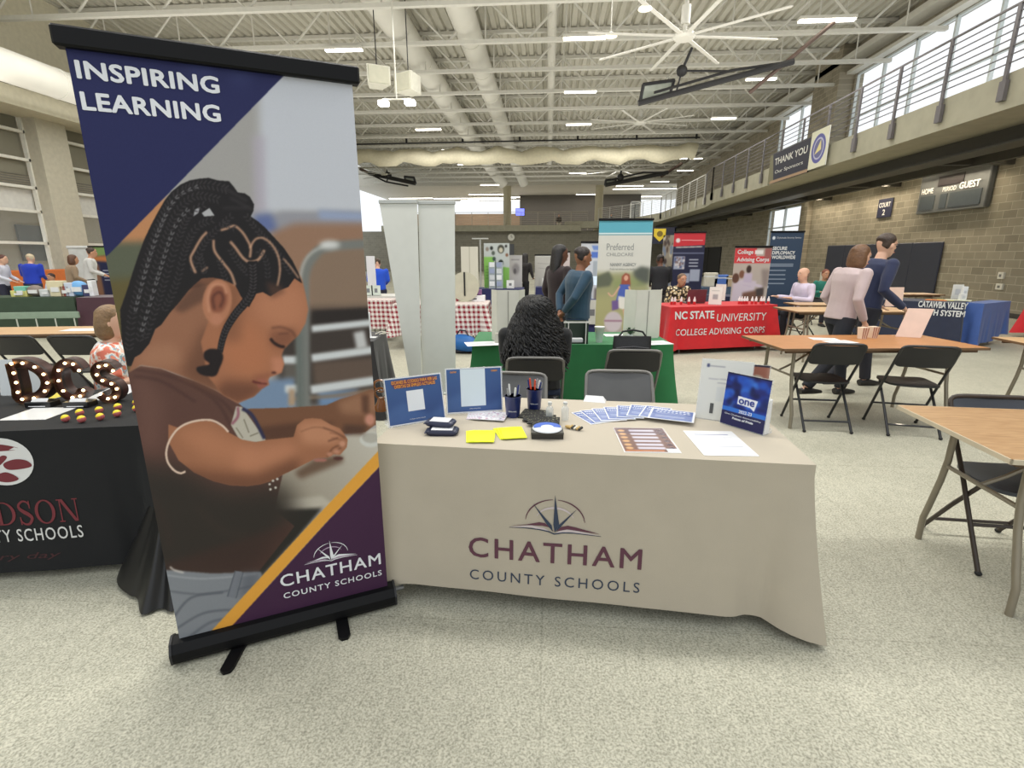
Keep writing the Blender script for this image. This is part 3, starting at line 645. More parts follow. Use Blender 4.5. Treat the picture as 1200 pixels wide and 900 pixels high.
# shirt
shirt = [(140, 440), (154, 434), (166, 428), (189, 431), (215, 441), (235, 448), (258, 459), (279, 471), (292, 482), (312, 514), (331, 556), (322, 596), (345, 615), (300, 672), (200, 670), (120, 670)]
m_ = P_(shirt, (92, 62, 54), .5); P_([(120, 540), (210, 545), (262, 572), (335, 566), (350, 600), (300, 672), (120, 680)], (46, 40, 35), 14)
m2 = cv.blur(cv.mask([(190, 660), (345, 610), (330, 660), (300, 668), (200, 668)]), 4); cv.put(m2*m_, (66, 42, 36), .55)
P_([(155, 440), (170, 436), (195, 470), (185, 530), (166, 520)], (110, 78, 68), 8, .7)
for q_ in ([(160, 432), (200, 440), (250, 466), (272, 500)], [(158, 440), (190, 446), (230, 470)], [(225, 449), (262, 470), (285, 500)]): cv.line(q_, 2.2, (66, 42, 38), 1.5, .8)
cv.line([(165, 560), (190, 600), (200, 640)], 4, (60, 42, 38), 4, .6); cv.line([(230, 590), (260, 620), (290, 625)], 5, (58, 46, 40), 4, .6)
# far arm
arm2 = [(290, 478), (331, 477), (382, 474), (398, 467), (419, 461), (432, 456), (470, 452), (470, 500), (439, 497), (428, 505), (403, 507), (383, 498), (357, 500), (341, 514), (310, 517)]
m_ = P_(arm2, (118, 80, 58), .6); P_([(395, 470), (420, 460), (470, 455), (470, 480), (425, 485), (400, 484)], (150, 108, 82), 4); P_([(300, 500), (350, 494), (395, 494), (345, 514), (312, 516)], (88, 58, 44), 3)
P_([(423, 462), (432, 462), (432, 486), (424, 482)], (96, 64, 48), 2); cv.oval((433, 491), 6, 7, (196, 138, 118), 1.5); P_([(403, 496), (430, 498), (426, 508), (400, 508)], (84, 58, 46), 2.5)
# patch
P_([(277, 475), (284, 476), (310, 512), (312, 516), (283, 518), (271, 497)], (186, 180, 166), .6); cv.line([(284, 478), (296, 486), (310, 513)], 4, (44, 44, 74), .8); cv.line([(272, 496), (279, 487), (279, 476)], 3, (148, 92, 106), .8)
for q_ in ([(277, 500), (285, 512)], [(286, 490), (292, 506)], [(293, 510), (303, 506)]): cv.line(q_, 1.2, (120, 112, 96), .5, curve=False)
# neck and face
P_([(214, 362), (222, 326), (262, 318), (300, 335), (290, 370)], (120, 80, 60), 1)
P_([(152, 436), (156, 420), (172, 402), (190, 372), (215, 340), (262, 330), (300, 380), (300, 462), (279, 472), (252, 456), (225, 444), (190, 431), (166, 427)], (150, 103, 78), 1)
P_([(215, 430), (240, 380), (262, 390), (262, 455), (250, 458), (215, 442)], (104, 68, 50), 8, .8); P_([(158, 425), (178, 404), (205, 402), (215, 425), (190, 430)], (172, 124, 96), 6, .6)
face = [(262, 330), (300, 338), (333, 318), (349, 318), (354, 328), (358, 345), (361, 362), (358, 378), (350, 392), (342, 399), (333, 408), (330, 416), (333, 426), (330, 436), (322, 439), (316, 441), (314, 446), (316, 450), (309, 453), (304, 458), (297, 464), (279, 470), (262, 462), (244, 440), (236, 400)]
m_ = P_(face, (164, 108, 78), .7)
def fm(pts, col, b, op=1.): cv.put(cv.blur(cv.mask(pts), b)*m_, col, op)
fm([(300, 345), (345, 330), (362, 350), (356, 385), (320, 385), (300, 370)], (186, 126, 94), 9, .8); fm([(262, 385), (292, 372), (316, 400), (314, 440), (280, 440), (258, 420)], (178, 114, 80), 10, .9)
fm([(262, 445), (300, 447), (312, 456), (280, 475), (250, 462)], (108, 68, 50), 6, .9); fm([(262, 332), (285, 332), (282, 400), (262, 400)], (128, 84, 60), 6, .7); fm([(318, 418), (334, 418), (333, 436), (320, 438)], (196, 132, 104), 3, .8)
fm([(316, 388), (345, 384), (346, 399), (332, 408), (318, 404)], (124, 78, 58), 4, .8); fm([(296, 440), (318, 436), (318, 442), (300, 446)], (138, 84, 64), 3, .7)
cv.line([(317, 396), (321, 401), (328, 405), (334, 406)], 3.4, (40, 24, 22), .8, clip=m_); cv.line([(318, 384), (330, 383), (342, 388), (347, 396)], 2.6, (108, 68, 52), 1.2, .8, clip=m_); cv.line([(326, 391), (338, 390)], 1.6, (100, 62, 48), .8, .7, curve=False, clip=m_)
cv.line([(296, 446), (303, 448), (313, 449)], 2.6, (96, 42, 38), .8, clip=m_); P_([(300, 443), (310, 443), (316, 447), (308, 448)], (158, 92, 78), 1, .8); P_([(301, 449), (313, 450), (309, 454), (303, 454)], (150, 86, 74), 1, .8)
cv.oval((321, 436), 3, 1.5, (84, 46, 38), .8)
# hair
hair = [(150, 428), (144, 400), (142, 363), (150, 340), (157, 318), (163, 300), (170, 281), (178, 264), (186, 249), (194, 235), (202, 225), (212, 217), (223, 212), (234, 210), (245, 209), (256, 212), (269, 213), (274, 219), (279, 226), (287, 227), (293, 231), (298, 240), (297, 248), (294, 254), (303, 260), (311, 267), (322, 279), (333, 291), (343, 306), (349, 318), (354, 332), (345, 326), (338, 336), (328, 340), (317, 347), (308, 342), (300, 344), (292, 360), (282, 346), (276, 334), (264, 328), (250, 325), (237, 326), (228, 334), (221, 341), (210, 355), (200, 366), (190, 380), (183, 385), (176, 402), (166, 414), (159, 418), (155, 428)]
hm = P_(hair, (28, 25, 27), .5)
P_([(237, 250), (246, 244), (252, 253), (240, 254)], (176, 176, 178), .6); P_([(229, 246), (235, 243), (233, 250), (227, 254)], (160, 160, 164), .6)
def braid(pts, w, w2=None, c=(62, 58, 60), k=4.2):
    q_ = smoothpts(pts, 14, False); acc = 0; w2 = w if w2 is None else w2
    for i in range(1, len(q_)):
        a = np.array(q_[i-1]); b = np.array(q_[i]); d = b-a; L = np.linalg.norm(d); acc += L
        if acc < k: continue
        acc = 0; d = d/(L+1e-9); n_ = np.array([-d[1], d[0]]); ww = (w+(w2-w)*i/len(q_))/2
        for sgn in (-1, 1): cv.line([tuple(b+n_*ww*sgn*.95), tuple(b+d*k*.75+n_*sgn*.6)], 1.5, c, .4, .8, curve=False)
for q_, w in (([(272, 224), (240, 217), (212, 226), (194, 250), (180, 286), (166, 330), (156, 370), (152, 410)], 11), ([(262, 236), (232, 230), (212, 244), (198, 272), (184, 312), (172, 356), (164, 400)], 10),
              ([(246, 238), (224, 250), (210, 280), (196, 322), (184, 360), (170, 396)], 9), ([(256, 256), (232, 266), (218, 292), (208, 330), (194, 362)], 9), ([(276, 250), (262, 262), (240, 286), (226, 318)], 8), ([(285, 248), (300, 268), (322, 292), (340, 318)], 7)): braid(q_, w)
for q_ in ([(240, 216), (208, 232), (188, 268), (172, 316), (160, 362)], [(226, 240), (206, 266), (190, 312), (178, 352), (168, 384)]): braid(q_, 4, c=(120, 118, 120), k=6)
for a, b in (((262, 220), (290, 236)), ((270, 232), (296, 246)), ((262, 244), (290, 244))): cv.line([a, b], 2, (70, 66, 68), 1.5, .7, curve=False)
part = (206, 160, 130)
for q_, w in (([(259, 270), (266, 268), (275, 265), (284, 272), (291, 283), (294, 291), (293, 302)], 2.8), ([(270, 283), (276, 290), (285, 302), (293, 307), (303, 304), (310, 293)], 3.2), ([(293, 291), (299, 281), (308, 279), (318, 286), (326, 300), (328, 318), (325, 335)], 2.4),
               ([(251, 281), (252, 294), (262, 308), (271, 320), (276, 334)], 3.0), ([(243, 272), (236, 280), (228, 294), (224, 304), (230, 320)], 3.0), ([(332, 303), (340, 312), (350, 326)], 1.8), ([(237, 318), (244, 313)], 2.2)): cv.line(q_, w, part, .8, .85)
for q_ in ([(268, 288), (278, 306), (292, 322)], [(300, 290), (312, 306), (314, 326)], [(256, 300), (264, 326)], [(234, 296), (240, 318)], [(280, 270), (262, 262)]): braid(q_, 7, k=3.4)
P_([(232, 330), (246, 336), (240, 352), (214, 366), (204, 362), (216, 346)], (58, 40, 34), 3, .5); P_([(312, 330), (330, 335), (334, 342), (318, 350)], (96, 64, 50), 3, .6)
# ear
cv.oval((255, 353), 17, 26, (178, 120, 90), .8, rot=.12); cv.oval((256, 350), 11, 17, (140, 84, 62), 1.5, rot=.12); cv.line([(246, 366), (244, 348), (250, 334), (262, 334), (266, 344)], 3.4, (196, 138, 108), 1.2); cv.line([(252, 362), (250, 348), (258, 342), (262, 350), (258, 360)], 3, (96, 54, 42), 1.2); cv.oval((254, 374), 7, 7, (186, 126, 98), 2)
# plait falling in front of the ear, with its knot
pl = [(296, 306), (297, 330), (294, 345), (286, 356), (276, 368), (266, 384), (261, 398), (258, 412)]
cv.line(pl, 12, (26, 22, 24), .6, w2=7); braid(pl, 9, 6, (76, 72, 74), 3.2)
P_([(240, 412), (248, 408), (258, 410), (262, 418), (258, 430), (252, 440), (236, 438), (231, 430), (246, 426), (240, 420)], (30, 22, 24), 1, curve=True)
# near arm with its hand
arm = [(198, 496), (209, 500), (226, 493), (246, 491), (262, 499), (269, 506), (284, 514), (300, 517), (315, 514), (344, 511), (348, 497), (357, 490), (366, 489), (376, 490), (388, 497), (398, 501), (402, 506), (407, 514), (406, 523), (398, 532), (391, 531), (384, 535), (370, 536), (352, 545), (331, 555), (318, 562), (305, 566), (290, 568), (270, 567), (250, 562), (228, 552), (210, 538), (198, 516)]
am = P_(arm, (158, 105, 76), .6)
def af(pts, col, b, op=1.): cv.put(cv.blur(cv.mask(pts), b)*am, col, op)
af([(205, 505), (240, 498), (270, 512), (300, 524), (290, 545), (240, 535)], (178, 120, 88), 8, .9); af([(280, 525), (345, 516), (350, 530), (300, 552), (275, 552)], (188, 128, 96), 7, .8); af([(210, 545), (250, 552), (300, 556), (350, 535), (352, 560), (280, 580), (210, 565)], (112, 72, 52), 6, .9)
af([(348, 495), (380, 490), (402, 505), (395, 520), (355, 520)], (190, 134, 102), 5, .9)
for q_ in ([(378, 500), (392, 505), (404, 512)], [(384, 516), (396, 512)], [(383, 534), (390, 524), (400, 520)], [(392, 531), (398, 524), (405, 520)]): cv.line(q_, 1.8, (104, 66, 50), .8, .8)
for q_ in ([(352, 505), (366, 500), (378, 500)], [(386, 506), (396, 508), (405, 514)], [(388, 512), (398, 514), (405, 518)]): cv.line(q_, 1.3, (128, 84, 62), .8, .7)
cv.oval((401, 519), 4, 4, (196, 142, 114), 1.2); cv.oval((394, 528), 4, 3, (190, 134, 108), 1.2); cv.oval((386, 531), 3.5, 2.5, (184, 128, 102), 1)
cv.oval((396, 536), 6, 2, (84, 48, 44), 1); cv.oval((375, 538), 8, 2, (168, 110, 98), 1)
cv.line([(218, 551), (212, 553), (204, 549), (197, 539), (196, 526), (201, 512), (211, 500), (226, 493), (246, 491), (260, 497), (268, 505)], 2.4, (222, 196, 176), .5)
for a, b in ((316, 566), (320, 562), (317, 572), (325, 560), (323, 570)): cv.oval((a, b), 1.4, 1.4, (214, 210, 200), .4)
# jeans
jm = P_([(120, 667), (200, 666), (250, 670), (306, 668), (315, 700), (252, 760), (120, 780)], (128, 132, 138), .7)
for q_, w, c_ in (([(196, 690), (240, 694), (300, 684)], 2, (96, 100, 108)), ([(205, 720), (225, 698), (262, 692)], 2.5, (90, 94, 102)), ([(208, 734), (240, 716), (280, 712)], 2.5, (94, 98, 106)), ([(196, 672), (240, 676), (300, 671)], 1.6, (160, 164, 168)), ([(200, 662), (205, 666), (216, 669)], 2, (214, 208, 200)), ([(215, 750), (245, 728), (270, 722)], 3, (100, 104, 112))): cv.line(q_, w, c_, .8, .9)
P_([(276, 667), (284, 668), (276, 699), (266, 697)], (118, 122, 130), .5); cv.line([(276, 667), (267, 697)], 1.2, (84, 88, 96), .4, curve=False); cv.line([(285, 669), (277, 699)], 1.2, (84, 88, 96), .4, curve=False); P_([(285, 668), (306, 668), (300, 690), (280, 700)], (84, 88, 98), 4, .6)
# corner triangles
P_([(40, 10), (352, 68), (346.7, 75.5), (129, 298), (110, 310), (40, 40)], (33, 37, 84), .4); P_([(215, 55), (262, 66), (245, 100), (222, 90)], (58, 66, 112), 8, .5); P_([(262, 70), (300, 78), (290, 105), (272, 100)], (58, 66, 112), 7, .45)  # two soft paler patches paint overhead light into the navy
P_([(470, 500), (442, 528), (365, 610), (310, 670), (238, 748), (262, 752), (310, 690), (383, 610), (442, 548), (470, 520)], (224, 160, 62), .5)
P_([(470, 518), (442, 548), (383, 610), (310, 690), (266, 738), (262, 752), (262, 790), (480, 790), (480, 518)], (62, 32, 62), .5)
cv.noise(1.6)
nu, nv = 420, 1060
U, V = np.meshgrid(np.linspace(-BW/2+.012, BW/2-.012, nu), np.linspace(BZ0, BH-.03, nv))
WX = BMID.x+U*bdn.x; WY = BMID.y+U*bdn.y
c_, s_ = math.cos(YAW), math.sin(YAW); XX = WX*c_+WY*s_; YY = -WX*s_+WY*c_; ZZ = V-H
D_ = YY*math.cos(PIT)-ZZ*math.sin(PIT); UU = YY*math.sin(PIT)+ZZ*math.cos(PIT)
col = cv.sample(600+F*XX/D_, 450-F*UU/D_)
print_mesh('printed_cloth', np.stack([U, np.full_like(U, -.012), V], -1).reshape(-1, 3), nu, nv, col, printed('banner_vinyl', .6), banner)
M().box((-BW/2+.012, -.0115, BZ0), (BW/2-.012, -.010, BH-.03)).obj('cloth_back', mat('vinyl_grey', (180, 180, 178), .6), banner)
pb = mat('satin_black', (12, 12, 14), .5); pb.node_tree.nodes['Principled BSDF'].inputs['Specular IOR Level'].default_value = .2
M().box((-BW/2-.012, -.035, BH-.035), (BW/2+.012, .01, BH+.02), .006).obj('top_bar', pb, banner)
M().prism([(-.055, .03), (-.048, .014), (.05, .014), (.055, .03), (.05, .075), (.01, .098), (-.035, .09), (-.055, .06)], -BW/2-.012, BW/2+.012, 'x').obj('base_housing', pb, banner)
for s_ in (-1, 1): M().prism([(-.055, .03), (-.048, .012), (.052, .012), (.057, .03), (.052, .078), (.01, .102), (-.037, .094), (-.058, .06)], s_*(BW/2+.012), s_*(BW/2+.02), 'x').obj('end_cap', mat('end_cap_black', (34, 34, 36), .5), banner)
M().tube([(BW/2+.02, .0, .06), (BW/2+.06, .0, .06)], .011, 8).obj('release_pin', mat('pin_grey', (110, 110, 108), .4, .6), banner)
for (px, py) in ((268, 776), (403, 742)):
    q_ = G(px, py) - BMID; u = q_.dot(bdn); v = min(q_.dot(Vector((-bdn.y, bdn.x, 0))), -.165); u0 = u+(.06 if px < 300 else 0.)
    f_ = M(); f_.X = Matrix.Translation((u0, 0, 0)) @ Matrix.Rotation(0, 4, 'Z')
    du = u-u0
    pts_ = [(-.024, .05), (.024, .05), (du+.024, v+.02), (du+.012, v), (du-.012, v), (du-.024, v+.02)]
    f_.prism(pts_, .0, .013).obj('swivel_foot', pb, banner)
M().tube([(0, .02, .05), (0, .02, BH-.02)], .011, 8).obj('support_pole', mat('pole_alu', (150, 150, 150), .3, .8), banner)
wt = mat('print_white', (226, 228, 232), .45, var=.01)
def blet(txt, pl, pr, ptop, bold, sp=1.):
    (u0, z0), (u1, z1_) = bu(*pl), bu(*pr); zt = bu(*ptop)[1]
    return lettering(txt, u0, u1, (z0+z1_)/2, (z0+z1_)/2+zt-z0, wt, banner, -.0135, bold=bold, spacing=sp)
blet('INSPIRING', (92.5, 94), (258.7, 111.5), (90.5, 72), .032, 1.05); blet('LEARNING', (99, 132), (260, 143.5), (97.5, 110), .032, 1.05)
blet('CHATHAM', (329, 684), (446, 661), (328, 670), .012, 1.12); blet('COUNTY SCHOOLS', (332.5, 697.5), (447, 673.5), (332, 691), .012, 1.18)
# compass-over-book emblem, drawn in units where the open book is 1 wide
def emblem(parent, cx, cz, w, m_main, m_second, m_pale, y, warp=None):
    k = w/600.
    def P(pts): return [(cx+(x-597)*k, cz-(z-300)*k) for x, z in pts]
    def plate(pts, mm, nm, dy=0.):
        q_ = [(a, y+dy, b) for a, b in P(pts)]
        if warp: q_ = [tuple(warp(a, c)+Vector((0, dy, 0))) for a, b, c in q_]
        return M().add(q_, [tuple(range(len(q_)))]).obj(nm, mm, parent)
    def strip(c, w0, w1, mm, nm, dy=0.):
        n = len(c); A = []; B = []
        for i, (x, z) in enumerate(c):
            a = c[max(i-1, 0)]; b = c[min(i+1, n-1)]; d = math.hypot(b[0]-a[0], b[1]-a[1]) or 1; nx, nz = -(b[1]-a[1])/d, (b[0]-a[0])/d
            t = i/(n-1); ww = (w0+(w1-w0)*math.sin(PI*t))/2; A.append((x+nx*ww, z+nz*ww)); B.append((x-nx*ww, z-nz*ww))
        q_ = [(a, y+dy, b) for a, b in P(A+B)]
        if warp: q_ = [tuple(warp(a, c_)+Vector((0, dy, 0))) for a, b, c_ in q_]
        return M().add(q_, [(i, i+1, n+i+1, n+i) for i in range(n-1)]).obj(nm, mm, parent)
    plate([(597, 300), (450, 265), (305, 272), (450, 250), (530, 262)], m_pale, 'emblem_page'); plate([(597, 300), (640, 268), (700, 262), (890, 292), (690, 280)], m_pale, 'emblem_page')
    plate([(600, 285), (560, 255), (520, 248), (420, 250), (310, 262), (420, 245), (500, 224), (535, 228), (565, 248)], m_main, 'emblem_cover', -.0006); plate([(612, 280), (640, 248), (685, 236), (740, 246), (885, 280), (740, 268), (680, 262)], m_main, 'emblem_cover', -.0006)
    strip([(303, 275), (400, 271), (500, 275), (560, 285), (597, 300), (650, 288), (720, 285), (800, 290), (895, 297)], 3, 9, m_second, 'emblem_spine', -.0008)
    arc = [(600+190*math.cos(t), 222-158*math.sin(t)) for t in [math.radians(4+172*i/40) for i in range(41)]]
    strip(arc[:20], 3, 9, m_main, 'emblem_ring', -.0004); strip(arc[21:], 3, 9, m_main, 'emblem_ring', -.0004)
    arc2 = [(600+125*math.cos(t), 215-95*math.sin(t)) for t in [math.radians(20+140*i/30) for i in range(31)]]; strip(arc2, 3, 14, m_pale, 'emblem_inner_ring', -.0002)
    for pts in ([(597, 30), (628, 235), (600, 290), (590, 235)], [(458, 100), (580, 240), (588, 285), (540, 225)], [(738, 118), (640, 245), (606, 285), (628, 232)]): plate(pts, m_second, 'emblem_needle', -.001)
u_, z_ = bu(388, 655); uL = bu(355.5, 659)[0]; uR = bu(418, 647)[0]
emblem(banner, u_, z_, (uR-uL)*1.0, wt, wt, mat('print_lilac', (170, 150, 172), .5), -.0135)

# ================================================================ CLOTHED TABLES
def cloth_fn(W, D, zt, drop, flare=.03, fold=.012, nf=9, corner=.10, seed=0, gw=.075):
    """a draped cloth over a W x D table centred on the origin, top at zt. returns S(s, v) with s round the edge and v down"""
    r = .02; per = 2*(W+D); rs = random.Random(seed); ph = [rs.uniform(0, 6.28) for _ in range(6)]
    cor = [0, W, W+D, 2*W+D]
    def edge(s):
        d = (s % 1.)*per
        if d < W: return (-W/2+d, -D/2), (0, -1), d, 0
        d -= W
        if d < D: return (W/2, -D/2+d), (1, 0), d, 1
        d -= D
        if d < W: return (W/2-d, D/2), (0, 1), d, 2
        d -= W
        return (-W/2, D/2-d), (-1, 0), d, 3
    def S_(s, v):
        (x, y), (nx, ny), d, k = edge(s); dd = (s % 1.)*per
        cd = min(min(abs(dd-c), per-abs(dd-c)) for c in cor)
        sgnx = 1 if x > 0 else -1; sgny = 1 if y > 0 else -1
        g = math.exp(-(cd/gw)**2)
        cf = corner(sgnx, sgny) if callable(corner) else corner
        # near a corner the outward direction turns to the diagonal
        dx = nx*(1-g)+g*sgnx*.72; dy = ny*(1-g)+g*sgny*.72; l = math.hypot(dx, dy) or 1; dx, dy = dx/l, dy/l
        o = v*flare+g*cf*v**1.3+fold*v*(math.sin(nf*2*PI*s+ph[0])+.6*math.sin(nf*1.7*2*PI*s+ph[1]))*(1 if k != 0 else .45)
        pinch = math.exp(-((cd-.15)/.06)**2)*cf*.35*v
        o -= pinch
        dr = drop(x, y) if callable(drop) else drop
        z = zt-.006*(1-math.exp(-v*30))-v*dr
        if g > .02: z = max(.004, z-g*.035*v)
        o = max(o, .004)+.004
        return (x+dx*o, y+dy*o, z)
    return S_
def clothed_table(name, label, loc, rz, W, D, zt, m, drop=.66, tab='beige', cat='tablecloth', hide=None, **kw):
    t0 = thing('folding_table', tab, 'table', loc, rz)
    M().box((-W/2, -D/2, zt-.035), (W/2, D/2, zt-.004), .006).obj('table_top', mat('plastic_top', (190, 188, 180), .5), t0)
    for sx in (-1, 1):
        g = M(); x = sx*(W/2-.25)
        for sy in (-1, 1): M().tube([(x, sy*(D/2-.12), zt-.035), (x, sy*(D/2-.1), 0)], .014, 8).obj('leg', mat('leg_grey', (120, 120, 118), .4, .5), t0)
        g.tube([(x, -D/2+.1, .12), (x, D/2-.1, .12)], .012, 6).obj('brace', mat('leg_grey', (120, 120, 118), .4, .5), t0)
    t = thing(name, label, cat, loc, rz)
    fn = cloth_fn(W, D, zt, drop, **kw); per = 2*(W+D); ns = int(per/.02); nvv = 16
    vs = []; fs = []
    for j in range(nvv):
        v = (j/(nvv-1)); 
        for i in range(ns): vs.append(fn(i/ns, v))
    for j in range(nvv-1):
        for i in range(ns):
            k = (i+1) % ns; fs.append((j*ns+i, j*ns+k, j*ns+ns+k, j*ns+ns+i))
    fs.append(tuple(range(ns)))
    o = M().add(vs, fs).obj('cloth', m, t, True)
    def front(x, z):
        """point of the front face at x along the table and height z"""
        s = (x+W/2)/per; v0, v1 = 0., 1.
        for _ in range(18):
            v = (v0+v1)/2
            if fn(s, v)[2] > z: v0 = v
            else: v1 = v
        p = fn(s, (v0+v1)/2); return Vector((x, p[1]-.002, z))
    return t, front, t0
def right_corner(sx, sy): return (.12 if sy < 0 and sx > 0 else (.002 if sx < 0 and sy < 0 else .08))
TZ = .745
trz = math.radians(-3.6); FRc = Vector((1.03, 1.87, 0)); tw, td = 1.76, .77
ux = Vector((math.cos(trz), math.sin(trz), 0)); uy = Vector((-math.sin(trz), math.cos(trz), 0))
tc = FRc-ux*(tw/2)+uy*(td/2)
cream = mat('oatmeal_tablecloth', (178, 168, 150), .85, var=.03, scale=5, bump=.12, bscale=350, sheen=.2)
main_cloth, front, _ = clothed_table('tablecloth', 'oatmeal cloth with a compass and book emblem over the nearest display table', tc, trz, tw, td, TZ, cream,
    drop=lambda x, y: (.665 if y < 0 else .66)+(.02*x), flare=.03, fold=.004, nf=7, corner=right_corner, seed=3, tab='folding table under the oatmeal cloth')
main_cloth.name = 'tablecloth'
def fl(px, py):
    n = uy; r = Vector(ray(px, py)); p0 = tc-uy*(td/2+.018); t = (p0-Vector((0, 0, H))).dot(n)/r.dot(n); p = Vector((0, 0, H))+r*t
    return (p-tc).dot(ux), p.z
plum = mat('logo_plum', (92, 52, 66), .7, var=.02); navy = mat('logo_navy', (46, 58, 78), .7, var=.02); pale = mat('logo_pale', (196, 184, 184), .8, var=.02)
def mlet(txt, pl, pr, ptop, m_, bold, sp):
    (u0, z0), (u1, z1_) = fl(*pl), fl(*pr); zt = fl(*ptop)[1]; zm = (z0+z1_)/2
    lettering(txt, u0, u1, zm, zm+zt-z0, m_, main_cloth, 0, warp=lambda a, c: front(a, c), bold=bold, spacing=sp)
mlet('CHATHAM', (550, 655), (751.5, 662), (550, 632.5), plum, .01, 1.2); mlet('COUNTY SCHOOLS', (551.5, 680.5), (749, 688), (551.5, 669.5), navy, -.004, 1.35)
u_, z_ = fl(649.5, 625); uL = fl(595.5, 620)[0]; uR = fl(704.5, 625)[0]
emblem(main_cloth, u_, z_, uR-uL, plum, navy, pale, 0, warp=lambda a, c: front(a, c))
def on_main(px, py): return G(px, py, TZ+.002)
# ---------------------------------------------------------------- things on the oatmeal table
ZT = TZ+.0005
clear = mat('acrylic', (236, 240, 242), .08, alpha=.25)
def sign_holder(label, a, b, h, tilt, canvas, texts=(), name='sign_holder', cat='sign', m_back=clear):
    a = Vector(a); b = Vector(b); w = (b-a).length; rz = math.atan2((b-a).y, (b-a).x); mid = (a+b)/2
    t = thing(name, label, cat, (mid.x, mid.y, ZT if a.z < 1.2 and a.z > .7 else a.z), rz)
    def bend(U, V): return V*math.sin(tilt)*h
    print_panel('printed_sheet', canvas, w, h*math.cos(tilt), t, -.004, .006, bend, .3)
    k = math.sin(tilt)*h; zt = h*math.cos(tilt)
    M().add([(-w/2-.004, -.002, 0), (w/2+.004, -.002, 0), (w/2+.004, k-.002, zt+.008), (-w/2-.004, k-.002, zt+.008), (-w/2-.004, .001, 0), (w/2+.004, .001, 0), (w/2+.004, k+.001, zt+.008), (-w/2-.004, k+.001, zt+.008)],
        [(0,1,2,3),(7,6,5,4),(0,4,5,1),(1,5,6,2),(2,6,7,3),(3,7,4,0)]).obj('acrylic_back', m_back, t)
    M().box((-w/2, 0, 0), (w/2, .07, .003)).box((-w/2, .067, .0), (w/2, .07, .02)).obj('acrylic_foot', m_back, t)
    for txt, x0, x1, z0, z1, mm, bold in texts:
        me = lettering(txt, x0*w, x1*w, z0*zt+.006, z1*zt+.006, mm, t, 0, bold=bold, warp=lambda x, z: Vector((x, -.0055+(z-.006)/zt*k, z)))
    return t
orange = mat('ink_orange', (238, 160, 62), .5); white_ink = mat('ink_white', (230, 232, 236), .5); dark_ink = mat('ink_dark', (50, 50, 56), .5)
def blue_sign(glare):
    c = Canvas(0, 0, 280, 220, .8, (58, 88, 144)); c.grad(np.ones((c.h, c.w)), (66, 98, 152), (52, 76, 128), (0, 0), (60, 220)); 
    c.poly([(0, 150), (80, 120), (200, 190), (280, 150), (280, 220), (0, 220)], (84, 116, 170), 14, .5)
    c.poly([(100, 66), (182, 66), (182, 162), (100, 162)], (226, 230, 236), .5)
    if not glare: c.poly([(34, 14), (244, 10), (246, 30), (232, 46), (48, 48), (36, 34)], (128, 62, 76), 2.5, .85)
    if glare: c.poly([(72, 6), (196, 6), (196, 190), (72, 190)], (214, 226, 236), .5)
    for q_ in ([(0, 0), (280, 0), (280, 4), (0, 4)], [(0, 216), (280, 216), (280, 220), (0, 220)], [(0, 0), (4, 0), (4, 220), (0, 220)], [(276, 0), (280, 0), (280, 220), (276, 220)]): c.poly(q_, (226, 228, 232), 0)
    return c
sign_holder('blue sign with orange Spanish heading in a clear holder, beside the girl banner', G(456, 502, TZ), G(522, 491, TZ), .222, .22, blue_sign(False),
    [('ESCANEE EL CODIGO PARA VER LAS', -.38, .42, .87, .94, orange, .02), ('OFERTAS DE EMPLEO ACTUALES', -.34, .38, .78, .85, orange, .02), ('chatham county schools', -.14, .14, .08, .11, white_ink, 0)])
sign_holder('blue sign with a big shiny white square in a clear holder, beside the pen cups', G(524, 486, TZ), G(589, 482, TZ), .225, .16, blue_sign(True),
    [('CHATHAM', -.42, -.31, .9, .94, orange, .02), ('CAREERS', .31, .42, .9, .94, orange, .02), ('chatham county schools', -.1, .1, .07, .1, white_ink, 0)])
# pen cups
cupm = mat('navy_cup', (26, 40, 96), .35, coat=.3)
def pen_cup(px, py, label, pens):
    p = G(px, py, TZ); t = thing('pen_cup', label, 'cup', (p.x, p.y, ZT))
    M().lathe((0, 0, 0), [(.031, 0), (.034, .004), (.041, .105), (.043, .108), (.040, .108), (.033, .01), (.001, .008)], 24).obj('cup_body', cupm, t, True)
    lettering('chatham county', -.02, .02, .03, .04, white_ink, t, 0, warp=lambda x, z: Vector((x, -math.sqrt(max(0, (.0365)**2-x*x))-.001, z)))
    for i, (dx, dy, col, L) in enumerate(pens):
        q_ = thing('pen', ['white', 'orange-red', 'dark blue', 'silver'][['w', 'o', 'b', 's'].index(col)]+' pen '+['standing upright', 'leaning outward', 'tipped sideways', 'leaning back', 'near the rim'][i % 5]+' in the '+('front' if px < 610 else 'back')+' navy cup', 'pen', (p.x+dx*.4, p.y+dy*.4, ZT+.012), 0, 'pens in the navy cups')
        mm = {'w': mat('pen_white', (228, 228, 226), .3), 'o': mat('pen_orange', (222, 82, 52), .3), 'b': mat('pen_blue', (30, 44, 110), .3), 's': mat('pen_silver', (170, 172, 178), .25, .6)}[col]
        d = Vector((dx*1.3, dy*1.3, L)); M().loft([(0, 0, 0), d*.1, d*.85, d], [.002, .0052, .0052, .0035], 8).obj('pen_barrel', mm, q_, True)
        M().tube([d*.7+Vector((.006, -.002, 0)), d*.98+Vector((.006, -.002, 0))], .0016, 5).obj('pen_clip', mat('pen_silver', (170, 172, 178), .25, .6), q_)
pen_cup(601, 488, 'navy plastic pen cup beside the shiny blue sign', [(-.012, .01, 'w', .15), (.008, -.01, 'w', .14), (.016, .012, 'b', .145), (-.016, -.01, 's', .135)])
